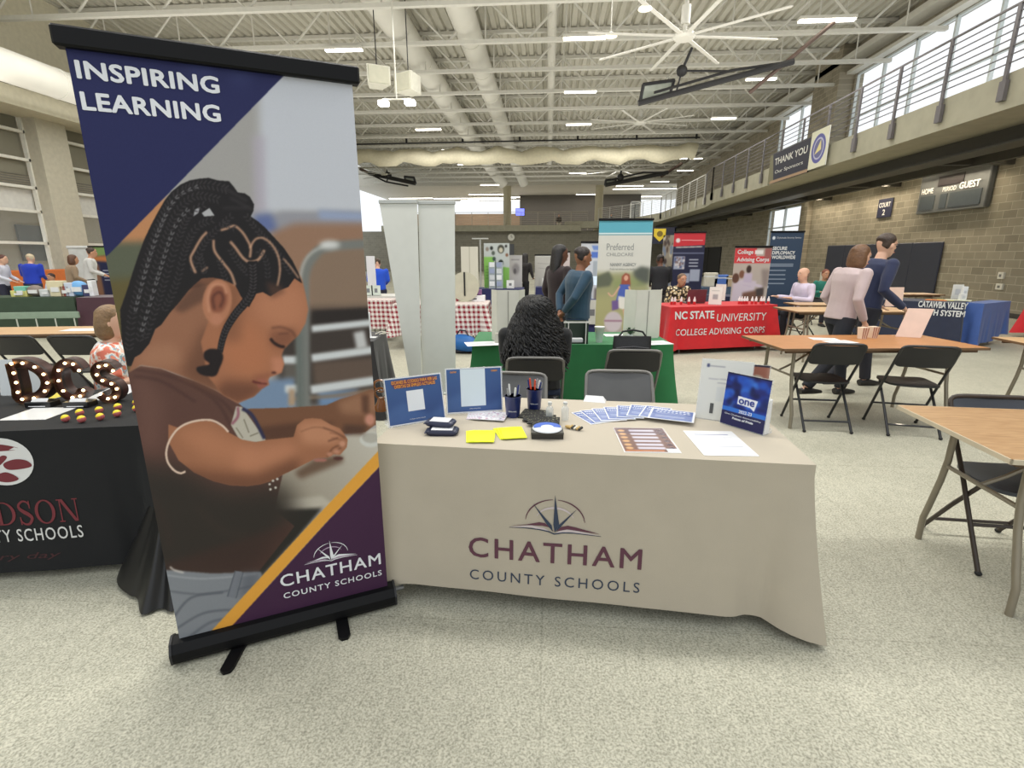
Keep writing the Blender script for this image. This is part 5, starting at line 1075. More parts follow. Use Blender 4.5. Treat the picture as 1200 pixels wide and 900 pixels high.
def person(label, loc, rz, pose, hgt, skin, top, pants, hair, shoe=(30, 28, 28), wide=1., long_sleeve=True, fine=False, hairstyle='short', look=0., topmat=None, over=None, torso_out=1.0, skirt=False, glasses=False):
    k = hgt/1.70; p = dict(POSES[pose]); 
    if over: p.update(over)
    t = thing('person', label, 'person', loc, rz); vx = (.0085 if fine else .017)*1.
    sm = mat('skin_%d' % skin[0], skin, .5, var=.04); S3 = lambda a: V3(a)*k
    pel, nk, hd = S3(p['pel']), S3(p['neck']), S3(p['head']); seated = p['pel'][2] < .7
    el = [S3(a) for a in p['el']]; wr = [S3(a) for a in p['wr']]; kn = [S3(a) for a in p['kn']]; an = [S3(a) for a in p['an']]
    sh = [nk+V3((s*.175*wide*k, 0, -.045*k)) for s in (-1, 1)]; hp = [pel+V3((s*.09*k*wide, 0, -.02*k)) for s in (-1, 1)]
    up = (nk-pel)
    def tors(f, infl=0.): return pel+up*f
    B = M(); X = (1, 0, 0)
    # skull, jaw, neck, ears, nose
    Rh = Matrix.Rotation(look, 4, 'Z')
    def hp_(x, y, z): return hd+(Rh @ V3((x, y, z)))*k
    prof = [(-.118, .030, .028, .035), (-.105, .045, .045, .028), (-.075, .058, .068, .014), (-.04, .068, .083, .004), (0, .074, .094, -.002), (.04, .076, .098, -.006), (.075, .068, .088, -.010), (.1, .048, .062, -.012), (.114, .02, .026, -.012)]
    B.loft([hp_(0, yo, z) for z, a, b, yo in prof], [(a*k, b*k) for z, a, b, yo in prof], 16, side=tuple(Rh @ V3(X)))
    B.loft([hp_(0, .088, .012), hp_(0, .098, -.018), hp_(0, .102, -.032), hp_(0, .088, -.042)], [.008*k, .011*k, .014*k, .008*k], 8)
    B.ball(hp_(0, .080, -.068), (.026*k, .010*k, .007*k), 8, 6); B.ball(hp_(0, .079, -.081), (.022*k, .010*k, .007*k), 8, 6)
    for s in (-1, 1): B.ball(hp_(s*.077, -.002, -.012), (.012*k, .02*k, .032*k), 8, 6); B.ball(hp_(s*.03, .082, .022), (.022*k, .012*k, .008*k), 8, 6)
    B.loft([nk-V3((0, 0, .05*k)), (nk+hd)/2-V3((0, .005, .03*k)), hd-V3((0, .01*k, .06*k))], [(.062*k, .06*k), (.052*k, .054*k), (.05*k, .05*k)], 12, side=X)
    rings = [(.0, .135, .10), (.25, .125, .09), (.5, .125, .095), (.75, .15, .105), (.92, .15, .085), (1.0, .07, .06)]
    B.loft([tors(f) for f, a, b in rings], [(a*k*wide*.95, b*k*.95) for f, a, b in rings], 16, side=X)
    for i in (0, 1):
        s = -1 if i == 0 else 1
        B.loft([sh[i], (sh[i]*.5+el[i]*.5), el[i], el[i]*.6+wr[i]*.4, wr[i]], [.048*k, .044*k, .036*k, .036*k, .024*k], 10)
        d = (wr[i]-el[i]).normalized(); sd = V3((0, 0, 1)).cross(d); sd = sd.normalized() if sd.length > .1 else V3((0, 1, 0)); pn = d.cross(sd).normalized()
        if abs(d.z) > .75: sd = V3((0, 1, 0))-d*d.y; sd.normalize()
        c = wr[i]; B.loft([c, c+d*.03*k, c+d*.085*k], [(.022*k, .016*k), (.036*k, .016*k), (.037*k, .014*k)], 10, side=tuple(sd))
        inw = V3((-s, 0, 0)); cur = (inw-d*inw.dot(d)); cur = cur.normalized() if cur.length > .05 else pn
        for j, (o_, L_) in enumerate(((-.028, .068), (-.009, .078), (.010, .073), (.028, .058))):
            b0 = c+d*.078*k+sd*o_*k; B.loft([b0, b0+d*L_*.45*k+cur*.006*k, b0+d*L_*.8*k+cur*.022*k, b0+d*L_*k+cur*.04*k], [.0088*k, .0082*k, .0075*k, .006*k], 7)
        b0 = c+d*.025*k-sd*.03*k; B.loft([b0, b0+d*.03*k-sd*.018*k, b0+d*.06*k-sd*.022*k+cur*.012*k], [.011*k, .010*k, .007*k], 7)
        B.loft([hp[i], kn[i]*.45+hp[i]*.55, kn[i], kn[i]*.6+an[i]*.4, an[i]], [.085*k, .07*k, .052*k, .054*k, .036*k], 12)
        fd = V3((0, 1, 0)); B.loft([an[i]-fd*.05*k-V3((0, 0, .03*k)), an[i]+fd*.05*k-V3((0, 0, .04*k)), an[i]+fd*.15*k-V3((0, 0, .055*k))], [(.03*k, .035*k), (.04*k, .03*k), (.035*k, .018*k)], 10, side=X)
    B.remeshed('body', sm, vx, t, 2)
    # eyes and brows
    ew = M(); ed = M()
    for s in (-1, 1):
        ew.ball(hp_(s*.031, .086, .004), (.0125*k, .006*k, .006*k), 8, 6); ed.ball(hp_(s*.031, .0915, .004), (.0055*k, .003*k, .0055*k), 8, 6); ed.tube([hp_(s*.015, .092, .024), hp_(s*.032, .094, .03), hp_(s*.05, .085, .025)], .003*k, 5)
    ew.obj('eye_white', mat('eye_white', (228, 224, 218), .3), t, True); ed.obj('iris_and_brow', mat('eye_dark', (38, 26, 22), .5), t, True)
    M().tube([hp_(-.022, .087, -.0745), hp_(0, .0905, -.0755), hp_(.022, .087, -.0745)], .0035*k, 5).obj('lips', mat('lips_%d' % skin[0], (max(60, skin[0]-20), int(skin[1]*.62), int(skin[2]*.62)), .5), t, True)
    # shirt with sleeves
    T = M(); o = .016*k*torso_out
    rg = [(-.10, .155, .115), (.0, .15, .112), (.25, .142, .105), (.5, .143, .112), (.72, .165, .122), (.88, .175, .108), (.97, .12, .085), (1.02, .068, .066)]
    if seated: rg = rg[1:]
    T.loft([tors(f) for f, a, b in rg], [(a*k*wide+o*.6, b*k*(.6+.4*wide)+o*.6) for f, a, b in rg], 20, side=X)
    for i in (0, 1):
        if long_sleeve: T.loft([sh[i], sh[i]*.5+el[i]*.5, el[i], el[i]*.5+wr[i]*.5, el[i]*.1+wr[i]*.9], [.062*k, .058*k, .05*k, .046*k, .038*k], 12)
        else: T.loft([sh[i], sh[i]*.6+el[i]*.4, sh[i]*.22+el[i]*.78], [.064*k, .064*k, .066*k], 12)
        T.ball(sh[i], .064*k, 12, 8)
    T.remeshed('shirt', topmat or mat('cloth_%d_%d_%d' % top, top, .85, sheen=.15), vx*1.2, t, 3)
    Pn = M()
    Pn.loft([pel-V3((0, 0, .10*k)), pel-V3((0, 0, .02*k)), pel+up*.12], [(.15*k*wide, .115*k), (.155*k*wide, .118*k), (.14*k*wide, .105*k)], 18, side=X)
    for i in (0, 1):
        if skirt: continue
        Pn.loft([hp[i], kn[i]*.45+hp[i]*.55, kn[i], kn[i]*.5+an[i]*.5, an[i]+V3((0, 0, .0))], [.098*k, .085*k, .066*k, .06*k, .056*k], 14); Pn.ball(kn[i], .066*k, 12, 8)
    if skirt: Pn.loft([pel, (kn[0]+kn[1])/2+V3((0, 0, .0))], [(.16*k, .12*k), (.21*k, .17*k)], 18, side=X)
    Pn.remeshed('skirt' if skirt else 'trousers', mat('cloth_%d_%d_%d' % pants, pants, .85), vx*1.2, t, 3)
    for i in (0, 1): M().loft([an[i]+V3((0, -.065, -.045))*k, an[i]+V3((0, .0, -.035))*k, an[i]+V3((0, .1, -.05))*k, an[i]+V3((0, .185, -.058))*k], [(.034*k, .034*k), (.042*k, .045*k), (.046*k, .03*k), (.028*k, .018*k)], 12, side=X).obj('shoe', mat('shoe_%d' % shoe[0], shoe, .4), t, True)
    # hair
    Hm = mat('hair_%d_%d' % (hair[0], hair[1]), hair, .5, bump=.6, bscale=70, var=.2, scale=30); Hh = M()
    pr2 = [(-.03, .070, .045, -.055), (.0, .079, .070, -.034), (.03, .083, .090, -.022), (.06, .083, .100, -.014), (.09, .070, .086, -.014), (.115, .045, .055, -.014), (.127, .015, .02, -.014)]
    if hairstyle != 'bald': Hh.loft([hp_(0, yo, z) for z, a, b, yo in pr2], [(a*k, b*k) for z, a, b, yo in pr2], 18, side=tuple(Rh @ V3(X)))
    if hairstyle == 'bald': Hh.loft([hp_(0, -.05, -.05), hp_(0, -.035, .0), hp_(0, -.03, .03)], [(.066*k, .05*k), (.078*k, .066*k), (.074*k, .07*k)], 16, side=tuple(Rh @ V3(X)))
    if hairstyle == 'bob': Hh.loft([hp_(0, -.03, .05), hp_(0, -.04, -.02), hp_(0, -.045, -.09), hp_(0, -.045, -.13)], [(.09*k, .08*k), (.105*k, .08*k), (.105*k, .075*k), (.07*k, .05*k)], 18, side=tuple(Rh @ V3(X)))
    if hairstyle == 'long': Hh.loft([hp_(0, -.03, .06), hp_(0, -.045, -.03), hp_(0, -.07, -.14), hp_(0, -.095, -.28), hp_(0, -.10, -.40)], [(.09*k, .085*k), (.105*k, .08*k), (.12*k, .065*k), (.12*k, .05*k), (.07*k, .03*k)], 18, side=tuple(Rh @ V3(X)))
    if hairstyle == 'bun': Hh.ball(hp_(0, -.11, -.01), .04*k, 12, 8)
    Hh.remeshed('hair', Hm, .011 if fine else .016, t, 2)
    if glasses:
        g = M()
        for s in (-1, 1):
            c = hp_(s*.033, .1, .002); rr_ = [c+(Rh @ V3((.022*math.cos(a), 0, .016*math.sin(a))))*k for a in [2*PI*i/14 for i in range(15)]]; g.tube(rr_, .0022, 5); g.tube([hp_(s*.055, .096, .006), hp_(s*.078, .0, .004)], .002, 5)
        g.tube([hp_(-.011, .102, .004), hp_(.011, .102, .004)], .0022, 5); g.obj('spectacles', mat('specs', (30, 28, 28), .4), t, True)
    return t
# person in black with very long curly hair, seen from behind on a chair
pc = person('person in black with very long curly black hair, seated back-turned at the green table', (-.09, 3.87, 0), .04, 'sit', 1.60, SK['brown'], (20, 20, 22), (34, 44, 66), (16, 14, 15), wide=1.42, fine=True, hairstyle='short', over=dict(head=(0, .10, 1.16), neck=(0, .06, 1.02)))
cm = mat('curl_black', (15, 13, 13), .55); cu = M(); rr = random.Random(11)
hc = Vector((0, .10, 1.16))*(1.60/1.7)
def hair_surface(a, v):
    """a round the back of the head, v from the crown down the back"""
    if v < .3:
        t_ = v/.3; r = .125*math.sin(PI/2*t_)+.012; z = hc.z+.13*math.cos(PI/2*t_)
        return Vector((math.sin(a)*r*1.02, hc.y-.02-math.cos(a)*r, z))
    t_ = (v-.3)/.7; w = .14+.15*t_**.75-.03*max(0, t_-.75)*4; y = hc.y-.02-math.cos(a)*(.135+.05*t_)-.05*t_
    return Vector((math.sin(a)*w, y, hc.z-.46*t_*(.82+.18*math.cos(a))))
for i in range(330):
    a = rr.uniform(-1.75, 1.75); v0 = rr.choice([rr.uniform(0, .12), rr.uniform(.1, .55)]); L_ = rr.uniform(.35, .6); pts = []; ph = rr.uniform(0, 6.28); n = 46; fr_ = rr.uniform(9, 14); am_ = rr.uniform(.008, .014)
    for j in range(n):
        v = min(1.03, v0+L_*j/(n-1)); q_ = hair_surface(a+.05*math.sin(j*.28+ph), v); th = ph+fr_*(v-v0)*5
        q_ = q_+Vector((am_*math.cos(th), -abs(am_)*.6+am_*.7*math.sin(th), am_*.3*math.sin(th))); pts.append(q_)
    cu.tube(pts, [0][0] or rr.uniform(.0045, .007), 5)
cu.obj('curly_hair', cm, pc, True)
cap = M(); cap.grid(lambda u, v: tuple(hair_surface(-1.8+3.6*u, v)+Vector((0, .012, 0))), 30, 24); cap.obj('hair_mass', mat('curl_deep', (12, 10, 11), .5), pc, True)
# floral woman behind the black table
fm_ = bpy.data.materials.new('floral_blouse'); fm_.use_nodes = True; nt = fm_.node_tree; tcn = nt.nodes.new('ShaderNodeTexCoord'); vo = nt.nodes.new('ShaderNodeTexNoise'); vo.inputs['Scale'].default_value = 16; vo.inputs['Detail'].default_value = 2
cr = nt.nodes.new('ShaderNodeValToRGB'); cr.color_ramp.interpolation = 'CONSTANT'; e = cr.color_ramp.elements; e[0].color = (*L3((214, 112, 88)), 1); e[1].position = .43; e[1].color = (*L3((232, 190, 170)), 1); x_ = e.new(.5); x_.color = (*L3((226, 228, 226)), 1); x_ = e.new(.57); x_.color = (*L3((150, 178, 190)), 1); x_ = e.new(.62); x_.color = (*L3((222, 132, 104)), 1)
nt.links.new(tcn.outputs['Object'], vo.inputs['Vector']); nt.links.new(vo.outputs['Fac'], cr.inputs['Fac']); nt.links.new(cr.outputs['Color'], nt.nodes['Principled BSDF'].inputs['Base Color'])
person('seated person in a coral and white floral blouse behind the black table, light brown hair', (-2.99, 3.17, 0), -1.0, 'sit', 1.56, SK['fair'], (214, 112, 88), (40, 40, 52), (126, 98, 66), fine=True, hairstyle='bob', topmat=fm_, long_sleeve=False, look=-.35, wide=1.05, over=dict(wr=[(-.12, .36, .80), (.16, .32, .80)]))
make_chair('folding_chair', 'folding chair under the person in the floral blouse', (-3.04, 3.15, 0), -1.0, blk_plastic, blk_tube)
# walkers
person('person in a pale mauve sweater and dark trousers walking past the orange-brown table', (3.12, 5.62, 0), -1.35, 'walk', 1.68, SK['fair'], (186, 168, 168), (34, 36, 44), (104, 72, 46), fine=True, hairstyle='bob', wide=1.05, torso_out=1.6, over=dict(wr=[(-.24, .26, .86), (.22, .10, .86)], head=(0, .13, 1.53)))
person('tall person in navy with glasses walking beside the one in the mauve sweater', (3.62, 6.05, 0), -1.4, 'walk', 1.79, SK['fair'], (36, 44, 74), (40, 40, 48), (62, 48, 38), fine=True, wide=1.05, glasses=True, over=dict(wr=[(-.22, .30, .92), (.22, .26, .90)]))
# the two by the green table
person('person in a blue denim jacket standing sideways with hands behind the back', (.33, 5.72, 0), -1.25, 'behind', 1.63, SK['brown'], (42, 68, 88), (44, 66, 98), (38, 28, 26), fine=True, wide=1.3, hairstyle='short', torso_out=1.8)
person('person in dark brown with long black hair, just behind the denim jacket', (.13, 6.5, 0), -.9, 'stand', 1.66, SK['deep'], (40, 26, 28), (30, 30, 34), (22, 18, 18), hairstyle='long', look=-.4)
# ================================================================ NEIGHBOURING STANDS
def table_from(FR, rz, W, D):
    ux_ = Vector((math.cos(rz), math.sin(rz), 0)); uy_ = Vector((-math.sin(rz), math.cos(rz), 0)); FR = Vector((FR[0], FR[1], 0)); return FR-ux_*(W/2)+uy_*(D/2), ux_, uy_
# ---- black-clothed table beside the girl banner
kz = math.radians(12.2); kc, kx, ky = table_from((-1.83, 2.145), kz, 1.83, .74)
black_cloth = mat('black_tablecloth', (20, 21, 23), .9, bump=.1, bscale=200)
bc, bfront, _ = clothed_table('tablecloth', 'black cloth with a round white emblem and red and white lettering, beside the girl banner', kc, kz, 1.83, .74, TZ, black_cloth, drop=lambda x, y: .70, flare=.03, fold=.008, nf=8, corner=lambda a, b: .36 if a > 0 and b < 0 else .1, gw=.12, seed=8, tab='folding table under the black lettered cloth')
def kl(px, py):
    r = Vector(ray(px, py)); p0 = kc-ky*(.37+.02); t = (p0-Vector((0, 0, H))).dot(ky)/r.dot(ky); p = Vector((0, 0, H))+r*t; return (p-kc).dot(kx), p.z
marn = mat('print_maroon', (112, 38, 46), .7, var=.02); wht = mat('print_white2', (214, 214, 212), .7, var=.02); mar2 = mat('print_dark_maroon', (64, 26, 30), .7, var=.02)
def klet(txt, pr, ptop, L_, mm, bold, sp=1., serif=True, shear=0.):
    (u1, z0) = kl(*pr); zt = kl(*ptop)[1]; u0 = u1-L_
    lettering(txt, u0, u1, z0, zt, mm, bc, 0, warp=lambda a, c: bfront(a, c), bold=bold, spacing=sp, shear=shear)
# the big serif name
def serif_name(word, pr, ptop, L_, mm):
    (u1, z0) = kl(*pr); hgt = kl(*ptop)[1]-z0; adv = {'D': 1.12, 'A': 1.08, 'V': 1.06, 'I': .55, 'S': .84, 'O': 1.14, 'N': 1.16}; tot = sum(adv[c] for c in word); k = L_/tot; x = u1-L_
    def ell(cx, cz, a, b, n=28, t0=0, t1=360): return [(cx+a*math.cos(math.radians(t)), cz+b*math.sin(math.radians(t))) for t in np.linspace(t0, t1, n)]
    for c in word:
        g = M(); w = (adv[c]-.14)
        def band(A, B):
            n = len(A); g.add([tuple(bfront(x+p*k, z0+q*hgt)+Vector((0, -.0008, 0))) for p, q in A+B], [(i, i+1, n+i+1, n+i) for i in range(n-1)])
        def rect(a, b, c_, d): band([(a, b), (c_, b)], [(a, d), (c_, d)])
        if c == 'I': rect(.12, 0, .28, 1); rect(0, 0, w, .05); rect(0, .95, w, 1)
        if c == 'D': rect(.1, 0, .26, 1); rect(0, 0, .4, .05); rect(0, .95, .4, 1); band(ell(.38, .5, w-.38, .5, 22, 90, -90), ell(.38, .5, w-.55, .45, 22, 90, -90)); rect(.26, .95, .4, 1); rect(.26, 0, .4, .05)
        if c == 'O': band(ell(w/2, .5, w/2, .53), ell(w/2, .5, w/2-.16, .47))
        if c == 'N': rect(.1, 0, .16, 1); rect(w-.16, 0, w-.1, 1); band([(.1, 1), (w-.27, 0)], [(.28, 1), (w-.1, 0)]); rect(0, 0, .27, .05); rect(-.02, .95, .2, 1); rect(w-.27, .95, w, 1)
        if c in 'AV':
            f = (lambda q: q) if c == 'A' else (lambda q: 1-q); m_ = w/2
            band([(m_-.02, f(1)), (.08, f(0))], [(m_+.04, f(1)), (.15, f(0))]); band([(m_-.06, f(1)), (w-.27, f(0))], [(m_+.1, f(1)), (w-.08, f(0))]); rect(-.02, f(0), .26, f(.05)); rect(w-.36, f(0), w+.02, f(.05))
            if c == 'A': rect(.26, .3, w-.3, .36)
        if c == 'S':
            P = smoothpts([(w-.08, .8), (w*.75, .95), (w*.45, 1.0), (w*.14, .86), (.1, .7), (w*.4, .55), (w*.72, .42), (w-.06, .25), (w*.7, .03), (w*.4, .0), (.12, .1), (.06, .24)], 5, False); A = []; B = []; n = len(P)
            for i in range(n):
                a = P[max(i-1, 0)]; b = P[min(i+1, n-1)]; d = math.hypot(b[0]-a[0], b[1]-a[1]) or 1; t_ = .035+.055*math.exp(-((i/n-.5)/.22)**2); A.append((P[i][0]-(b[1]-a[1])/d*t_, P[i][1]+(b[0]-a[0])/d*t_)); B.append((P[i][0]+(b[1]-a[1])/d*t_, P[i][1]-(b[0]-a[0])/d*t_))
            band(A, B); rect(w-.12, .68, w-.06, 1.02); rect(.04, -.02, .1, .32)
        g.obj('letter', mm, bc); x += adv[c]*k
uu = lambda px, y: kl(px, y)[0]
serif_name('DAVIDSON', (99, 609), (99, 583), (uu(99, 600)-uu(0, 600))*8.1/4.15, marn)
klet('COUNTY SCHOOLS', (100, 628), (100, 614), (uu(100, 620)-uu(22, 620))*14.2/7, wht, .004, 1.15)
klet('Every child, every day', (76, 652), (76, 643), .95, mar2, 0, 1., shear=.3)
# serifs of the big name
(u1, z0) = kl(99, 609); zt = kl(99, 583)[1]
cx_, cz_ = kl(2, 542); R_ = .135
def disc(cx, cz, rx, rz_, mm, nm, dy=0., a0=0, a1=360): 
    pts = [(cx+rx*math.cos(math.radians(a)), cz+rz_*math.sin(math.radians(a))) for a in np.linspace(a0, a1, 36)]
    M().add([tuple(bfront(a, c)+Vector((0, dy, 0))) for a, c in pts], [tuple(range(len(pts)))]).obj(nm, mm, bc)
disc(cx_, cz_, .125, .115, wht, 'emblem_disc', -.0005)
for pts in ([(-.10, .045), (-.02, .085), (.06, .07), (.07, .055), (-.03, .05)], [(.02, -.04), (.11, -.03), (.10, .0), (.05, .01), (.0, -.01)], [(-.11, -.02), (-.04, .0), (0, .03), (.02, .02), (-.02, -.02), (-.08, -.06)], [(-.06, -.08), (.0, -.05), (.05, -.085), (0, -.1)]):
    M().add([tuple(bfront(cx_+a, cz_+c)+Vector((0, -.0015, 0))) for a, c in smoothpts(pts)], [tuple(range(len(pts)*6))]).obj('emblem_leaf', marn, bc)
# the slippery cloth corner bunched on the floor
A_ = Vector((-1.80, 2.13, .50)); arcp = [G(140, 668, .02), G(150, 700, .015), G(168, 716, .012), G(186, 717, .012), G(206, 712, .015), G(222, 690, .02), G(226, 668, .02)]
R_inv = Matrix.Rotation(-kz, 3, 'Z')
def bunch(u, v):
    i = u*(len(arcp)-1); k = min(int(i), len(arcp)-2); b = arcp[k].lerp(arcp[k+1], i-k); top = A_+Vector((-.05+.12*u, -.02-.02*math.sin(PI*u), 0)); p = top.lerp(b, v**1.15); o_ = Vector((b.x-A_.x, b.y-A_.y, 0)).normalized(); p += o_*(.022*math.sin(u*22)*v+.03*math.sin(PI*v)*(-.6)); p.z = max(.006, p.z+.015*math.sin(u*31+1)*v*(1-v)*3); return tuple(R_inv @ (p-kc))
M().grid(bunch, 60, 22).obj('gathered_corner', mat('black_satin', (10, 10, 11), .45), bc, True)
# marquee letters
rust = mat('marquee_brown', (66, 38, 32), .4, .3, var=.3, scale=20); rim_m = mat('marquee_rim', (44, 30, 26), .45, .3); bulb_m = mat('warm_bulb', (255, 224, 160), .3, emit=9.)
def marquee(label, px, py, path, sw, bulbs, h, wd, rz):
    p = G(px, py, TZ); t = thing('marquee_letter', label, 'light-up letter', (p.x, p.y, TZ+.0005), rz, 'marquee letters')
    f = M(); r_ = M(); zmin = min(z for _, z in [(x*wd, z*h) for x, z in path])
    P = [(x*wd, z*h+sw/2+.001) for x, z in path]; n = len(P); A = []; B = []
    for i in range(n):
        a = P[max(i-1, 0)]; b = P[min(i+1, n-1)]; d = math.hypot(b[0]-a[0], b[1]-a[1]) or 1; nx, nz = -(b[1]-a[1])/d*sw/2, (b[0]-a[0])/d*sw/2; A.append((P[i][0]+nx, P[i][1]+nz)); B.append((P[i][0]-nx, P[i][1]-nz))
    lo = min(min(z for _, z in A), min(z for _, z in B)); A = [(x, z-lo) for x, z in A]; B = [(x, z-lo) for x, z in B]; P = [(x, z-lo) for x, z in P]
    def strip(y0, y1, k, mm, nm, outer=False):
        vs = [(x, y0, z) for x, z in A]+[(x, y0, z) for x, z in B]+[(x, y1, z) for x, z in A]+[(x, y1, z) for x, z in B]; fs = []
        for i in range(n-1):
            if not outer: fs += [(i, i+1, n+i+1, n+i), (2*n+i, 3*n+i, 3*n+i+1, 2*n+i+1)]
            fs += [(i, 2*n+i, 2*n+i+1, i+1), (n+i, n+i+1, 3*n+i+1, 3*n+i)]
        if not outer: fs += [(0, n, 3*n, 2*n), (n-1, 3*n-1, 4*n-1, 2*n-1)]
        return M().add(vs, fs).obj(nm, mm, t)
    body_ = strip(.0, .05, 1, rust, 'letter_body'); strip(-.02, .0, 1, rim_m, 'letter_rim', True)
    for i in range(bulbs):
        q_ = P[int(round(i*(n-1)/(bulbs-1)))]; M().ball((q_[0], -.010, q_[1]), .0075, 10, 6).obj('bulb', bulb_m, body_, True)
    return t
Dp = smoothpts([(0, 1), (.45, 1), (.85, .8), (1, .5), (.85, .2), (.45, 0), (0, 0), (0, .33), (0, .66), (0, 1.)], 5, False)
Cp = smoothpts([(1, .78), (.8, .97), (.45, 1), (.1, .8), (0, .5), (.1, .2), (.45, 0), (.8, .03), (1, .2)], 5, False)
Sp = smoothpts([(.95, .84), (.7, 1), (.3, 1), (.02, .82), (.15, .6), (.5, .5), (.85, .4), (.98, .2), (.7, 0), (.3, 0), (.02, .14)], 5, False)
marquee('light-up letter D with warm bulbs on the black table', 27, 473, Dp, .05, 12, .19, .155, .15); marquee('light-up letter C with warm bulbs, between the other two letters', 76, 471, Cp, .048, 9, .19, .11, .2); marquee('light-up letter S with warm bulbs, beside the girl banner', 121, 472, Sp, .045, 10, .18, .09, .2)
for i, (px, py) in enumerate(((54, 475), (98, 475))):
    p = G(px, py, TZ); t = thing('card_box', ['black box with a white card in front of the letter D', 'black box with a white card in front of the letters C and S'][i], 'box', (p.x, p.y-.02, TZ+.0005), .12)
    M().box((-.065, -.03, 0), (.065, .04, .03), .003).obj('box_body', mat('gloss_black', (18, 18, 20), .3), t); M().sheet([(-.045, -.031, .006), (.04, -.031, .006), (.045, -.004, .045), (-.035, -.004, .045)], .0015).obj('name_card', mat('page_white', (226, 226, 226), .6), t)
lime = mat('ball_yellow', (232, 206, 30), .45); pink = mat('ball_pink', (176, 92, 92), .45)
balls = [(73, 496, 'alone beside the white papers'), (92, 497, 'nearer one of the pair after the lone ball'), (90, 489, 'farther one of the pair after the lone ball'), (114, 494, 'nearer one of the middle pair'), (113, 486, 'farther one of the middle pair'), (134, 490, 'nearer one of the next pair'), (135, 482, 'farther one of the next pair'), (157, 484, 'touching the girl banner outline'), (157, 477, 'farthest, near the girl banner outline')]
bp_ = None
for px, py, lab in balls:
    p = G(px, py, TZ); loc = (p.x, p.y+.02, TZ+.0185)
    if bp_ is None:
        bp_ = thing('foam_ball', 'small yellow and pink ball, '+lab, 'ball', loc, .3, 'two-tone balls on the black table')
        for nm, mm, s0, s1 in (('yellow_half', lime, -1.2, .25), ('pink_half', pink, .25, 1.6)):
            g = M(); X_ = Matrix.Rotation(.5, 4, 'Y')
            prof = [(.018*math.cos(a), .018*math.sin(a)) for a in np.linspace(-PI/2 if nm[0] == 'p' else .25, .25 if nm[0] == 'p' else PI/2, 8)]; g.X = X_ @ Matrix.Rotation(-.8, 4, 'Y'); g.lathe((0, 0, 0), [(max(r, .0002), z) for r, z in prof], 16); g.obj(nm, mm, bp_, True)
    else: dup(bp_, loc, rr.uniform(-.4, .4), 'small yellow and pink ball, '+lab)
flat_sheet('two white papers lying on the black table in front of the letter D', [(-4, 493), (52, 492), (95, 478), (38, 478)], Canvas(0, 0, 40, 30, 1, (226, 226, 224)), 'paper_sheet')
flat_sheet('white printed sheet on the black table beside the person in the floral blouse', [(118, 468), (160, 466), (150, 452), (120, 453)], Canvas(0, 0, 40, 30, 1, (220, 222, 224)), 'paper_sheet')
flat_sheet('yellow note sheet behind the light-up letter C', [(62, 466), (82, 466), (84, 457), (66, 457)], Canvas(0, 0, 40, 30, 1, (228, 214, 90)), 'note_sheet')
for i, (a_, b_) in enumerate((((2, 464), (20, 464)), ((24, 462), (52, 461)))): sign_holder(['narrow clear white sign holder at the photo edge behind the letter D', 'clear white sign holder seen through the letter D'][i], G(*a_, TZ), G(*b_, TZ), .20, .18, Canvas(0, 0, 20, 30, 1, (214, 218, 218)), (), 'sign_holder')
# ---- tan table and chairs behind it
bare_table('wooden_table', 'tan folding table behind the person in the floral blouse', (-6.51, 5.14), math.radians(9.4), 2.44, .6, wood_c, edge_d, leg_grey)
for px, lab in ((79, 'black plastic folding chair at the tan table, beside the person in the floral blouse'), (8, 'black plastic folding chair at the tan table, cut by the photo edge')):
    p = G(px, 395, .785); dup(ch_proto, (p.x, p.y+.2, 0), .1, lab)
flat_sheet_z = None
p = G(90, 388, TZ); t = thing('paper_sheet', 'white paper lying on the tan table', 'sheet', (p.x, p.y+.1, TZ+.001), .16); M().box((-.2, -.1, 0), (.2, .1, .001)).obj('sheet_paper', mat('page_white', (226, 226, 226), .6), t)
# ---- green table with what stands on it
gz = math.radians(3); gc, gx_, gy_ = table_from((1.13, 4.56), gz, 1.80, .76)
green = mat('green_tablecloth', (38, 112, 62), .85, bump=.1, bscale=200, sheen=.15)
clothed_table('tablecloth', 'green tablecloth behind the folding chairs', gc, gz, 1.80, .76, TZ, green, drop=lambda x, y: .66, flare=.03, fold=.012, nf=10, corner=lambda a, b: .12, seed=21, tab='folding table under the green cloth')
paperm = mat('board_offwhite', (208, 206, 194), .7, var=.03)
def trifold(label, a, b, h, Yoff=0., spread=.5, m_=paperm, z=TZ):
    """three-panel display board seen from behind, centre panel from a to b"""
    a = Vector(a); b = Vector(b); w = (b-a).length; rz = math.atan2((b-a).y, (b-a).x); mid = (a+b)/2; t = thing('display_board', label, 'display board', (mid.x, mid.y, z+.001), rz)
    M().box((-w/2, 0, 0), (w/2, .006, h)).obj('centre_panel', m_, t)
    for s in (-1, 1):
        c, s_ = math.cos(1.0), math.sin(1.0); g = M(); g.X = Matrix.Translation((s*(w/2+.002), .003, 0)) @ Matrix.Rotation(s*1.0, 4, 'Z'); g.box((0 if s > 0 else -w*.5, 0, 0), (w*.5 if s > 0 else 0, .005, h)); g.obj('wing_panel', m_, t)
    M().box((-.004, -.003, .01), (.004, 0, h-.01)).obj('fold_seam', mat('seam_grey', (150, 148, 140), .7), t)
    return t
trifold('off-white display board seen from behind on the green table, behind the curly-haired person', G(583, 400, TZ), G(608, 400, TZ), .47)
trifold('off-white display board seen from behind on the green table, beside the black bag', G(743, 397, TZ), G(771, 396, TZ), .46)
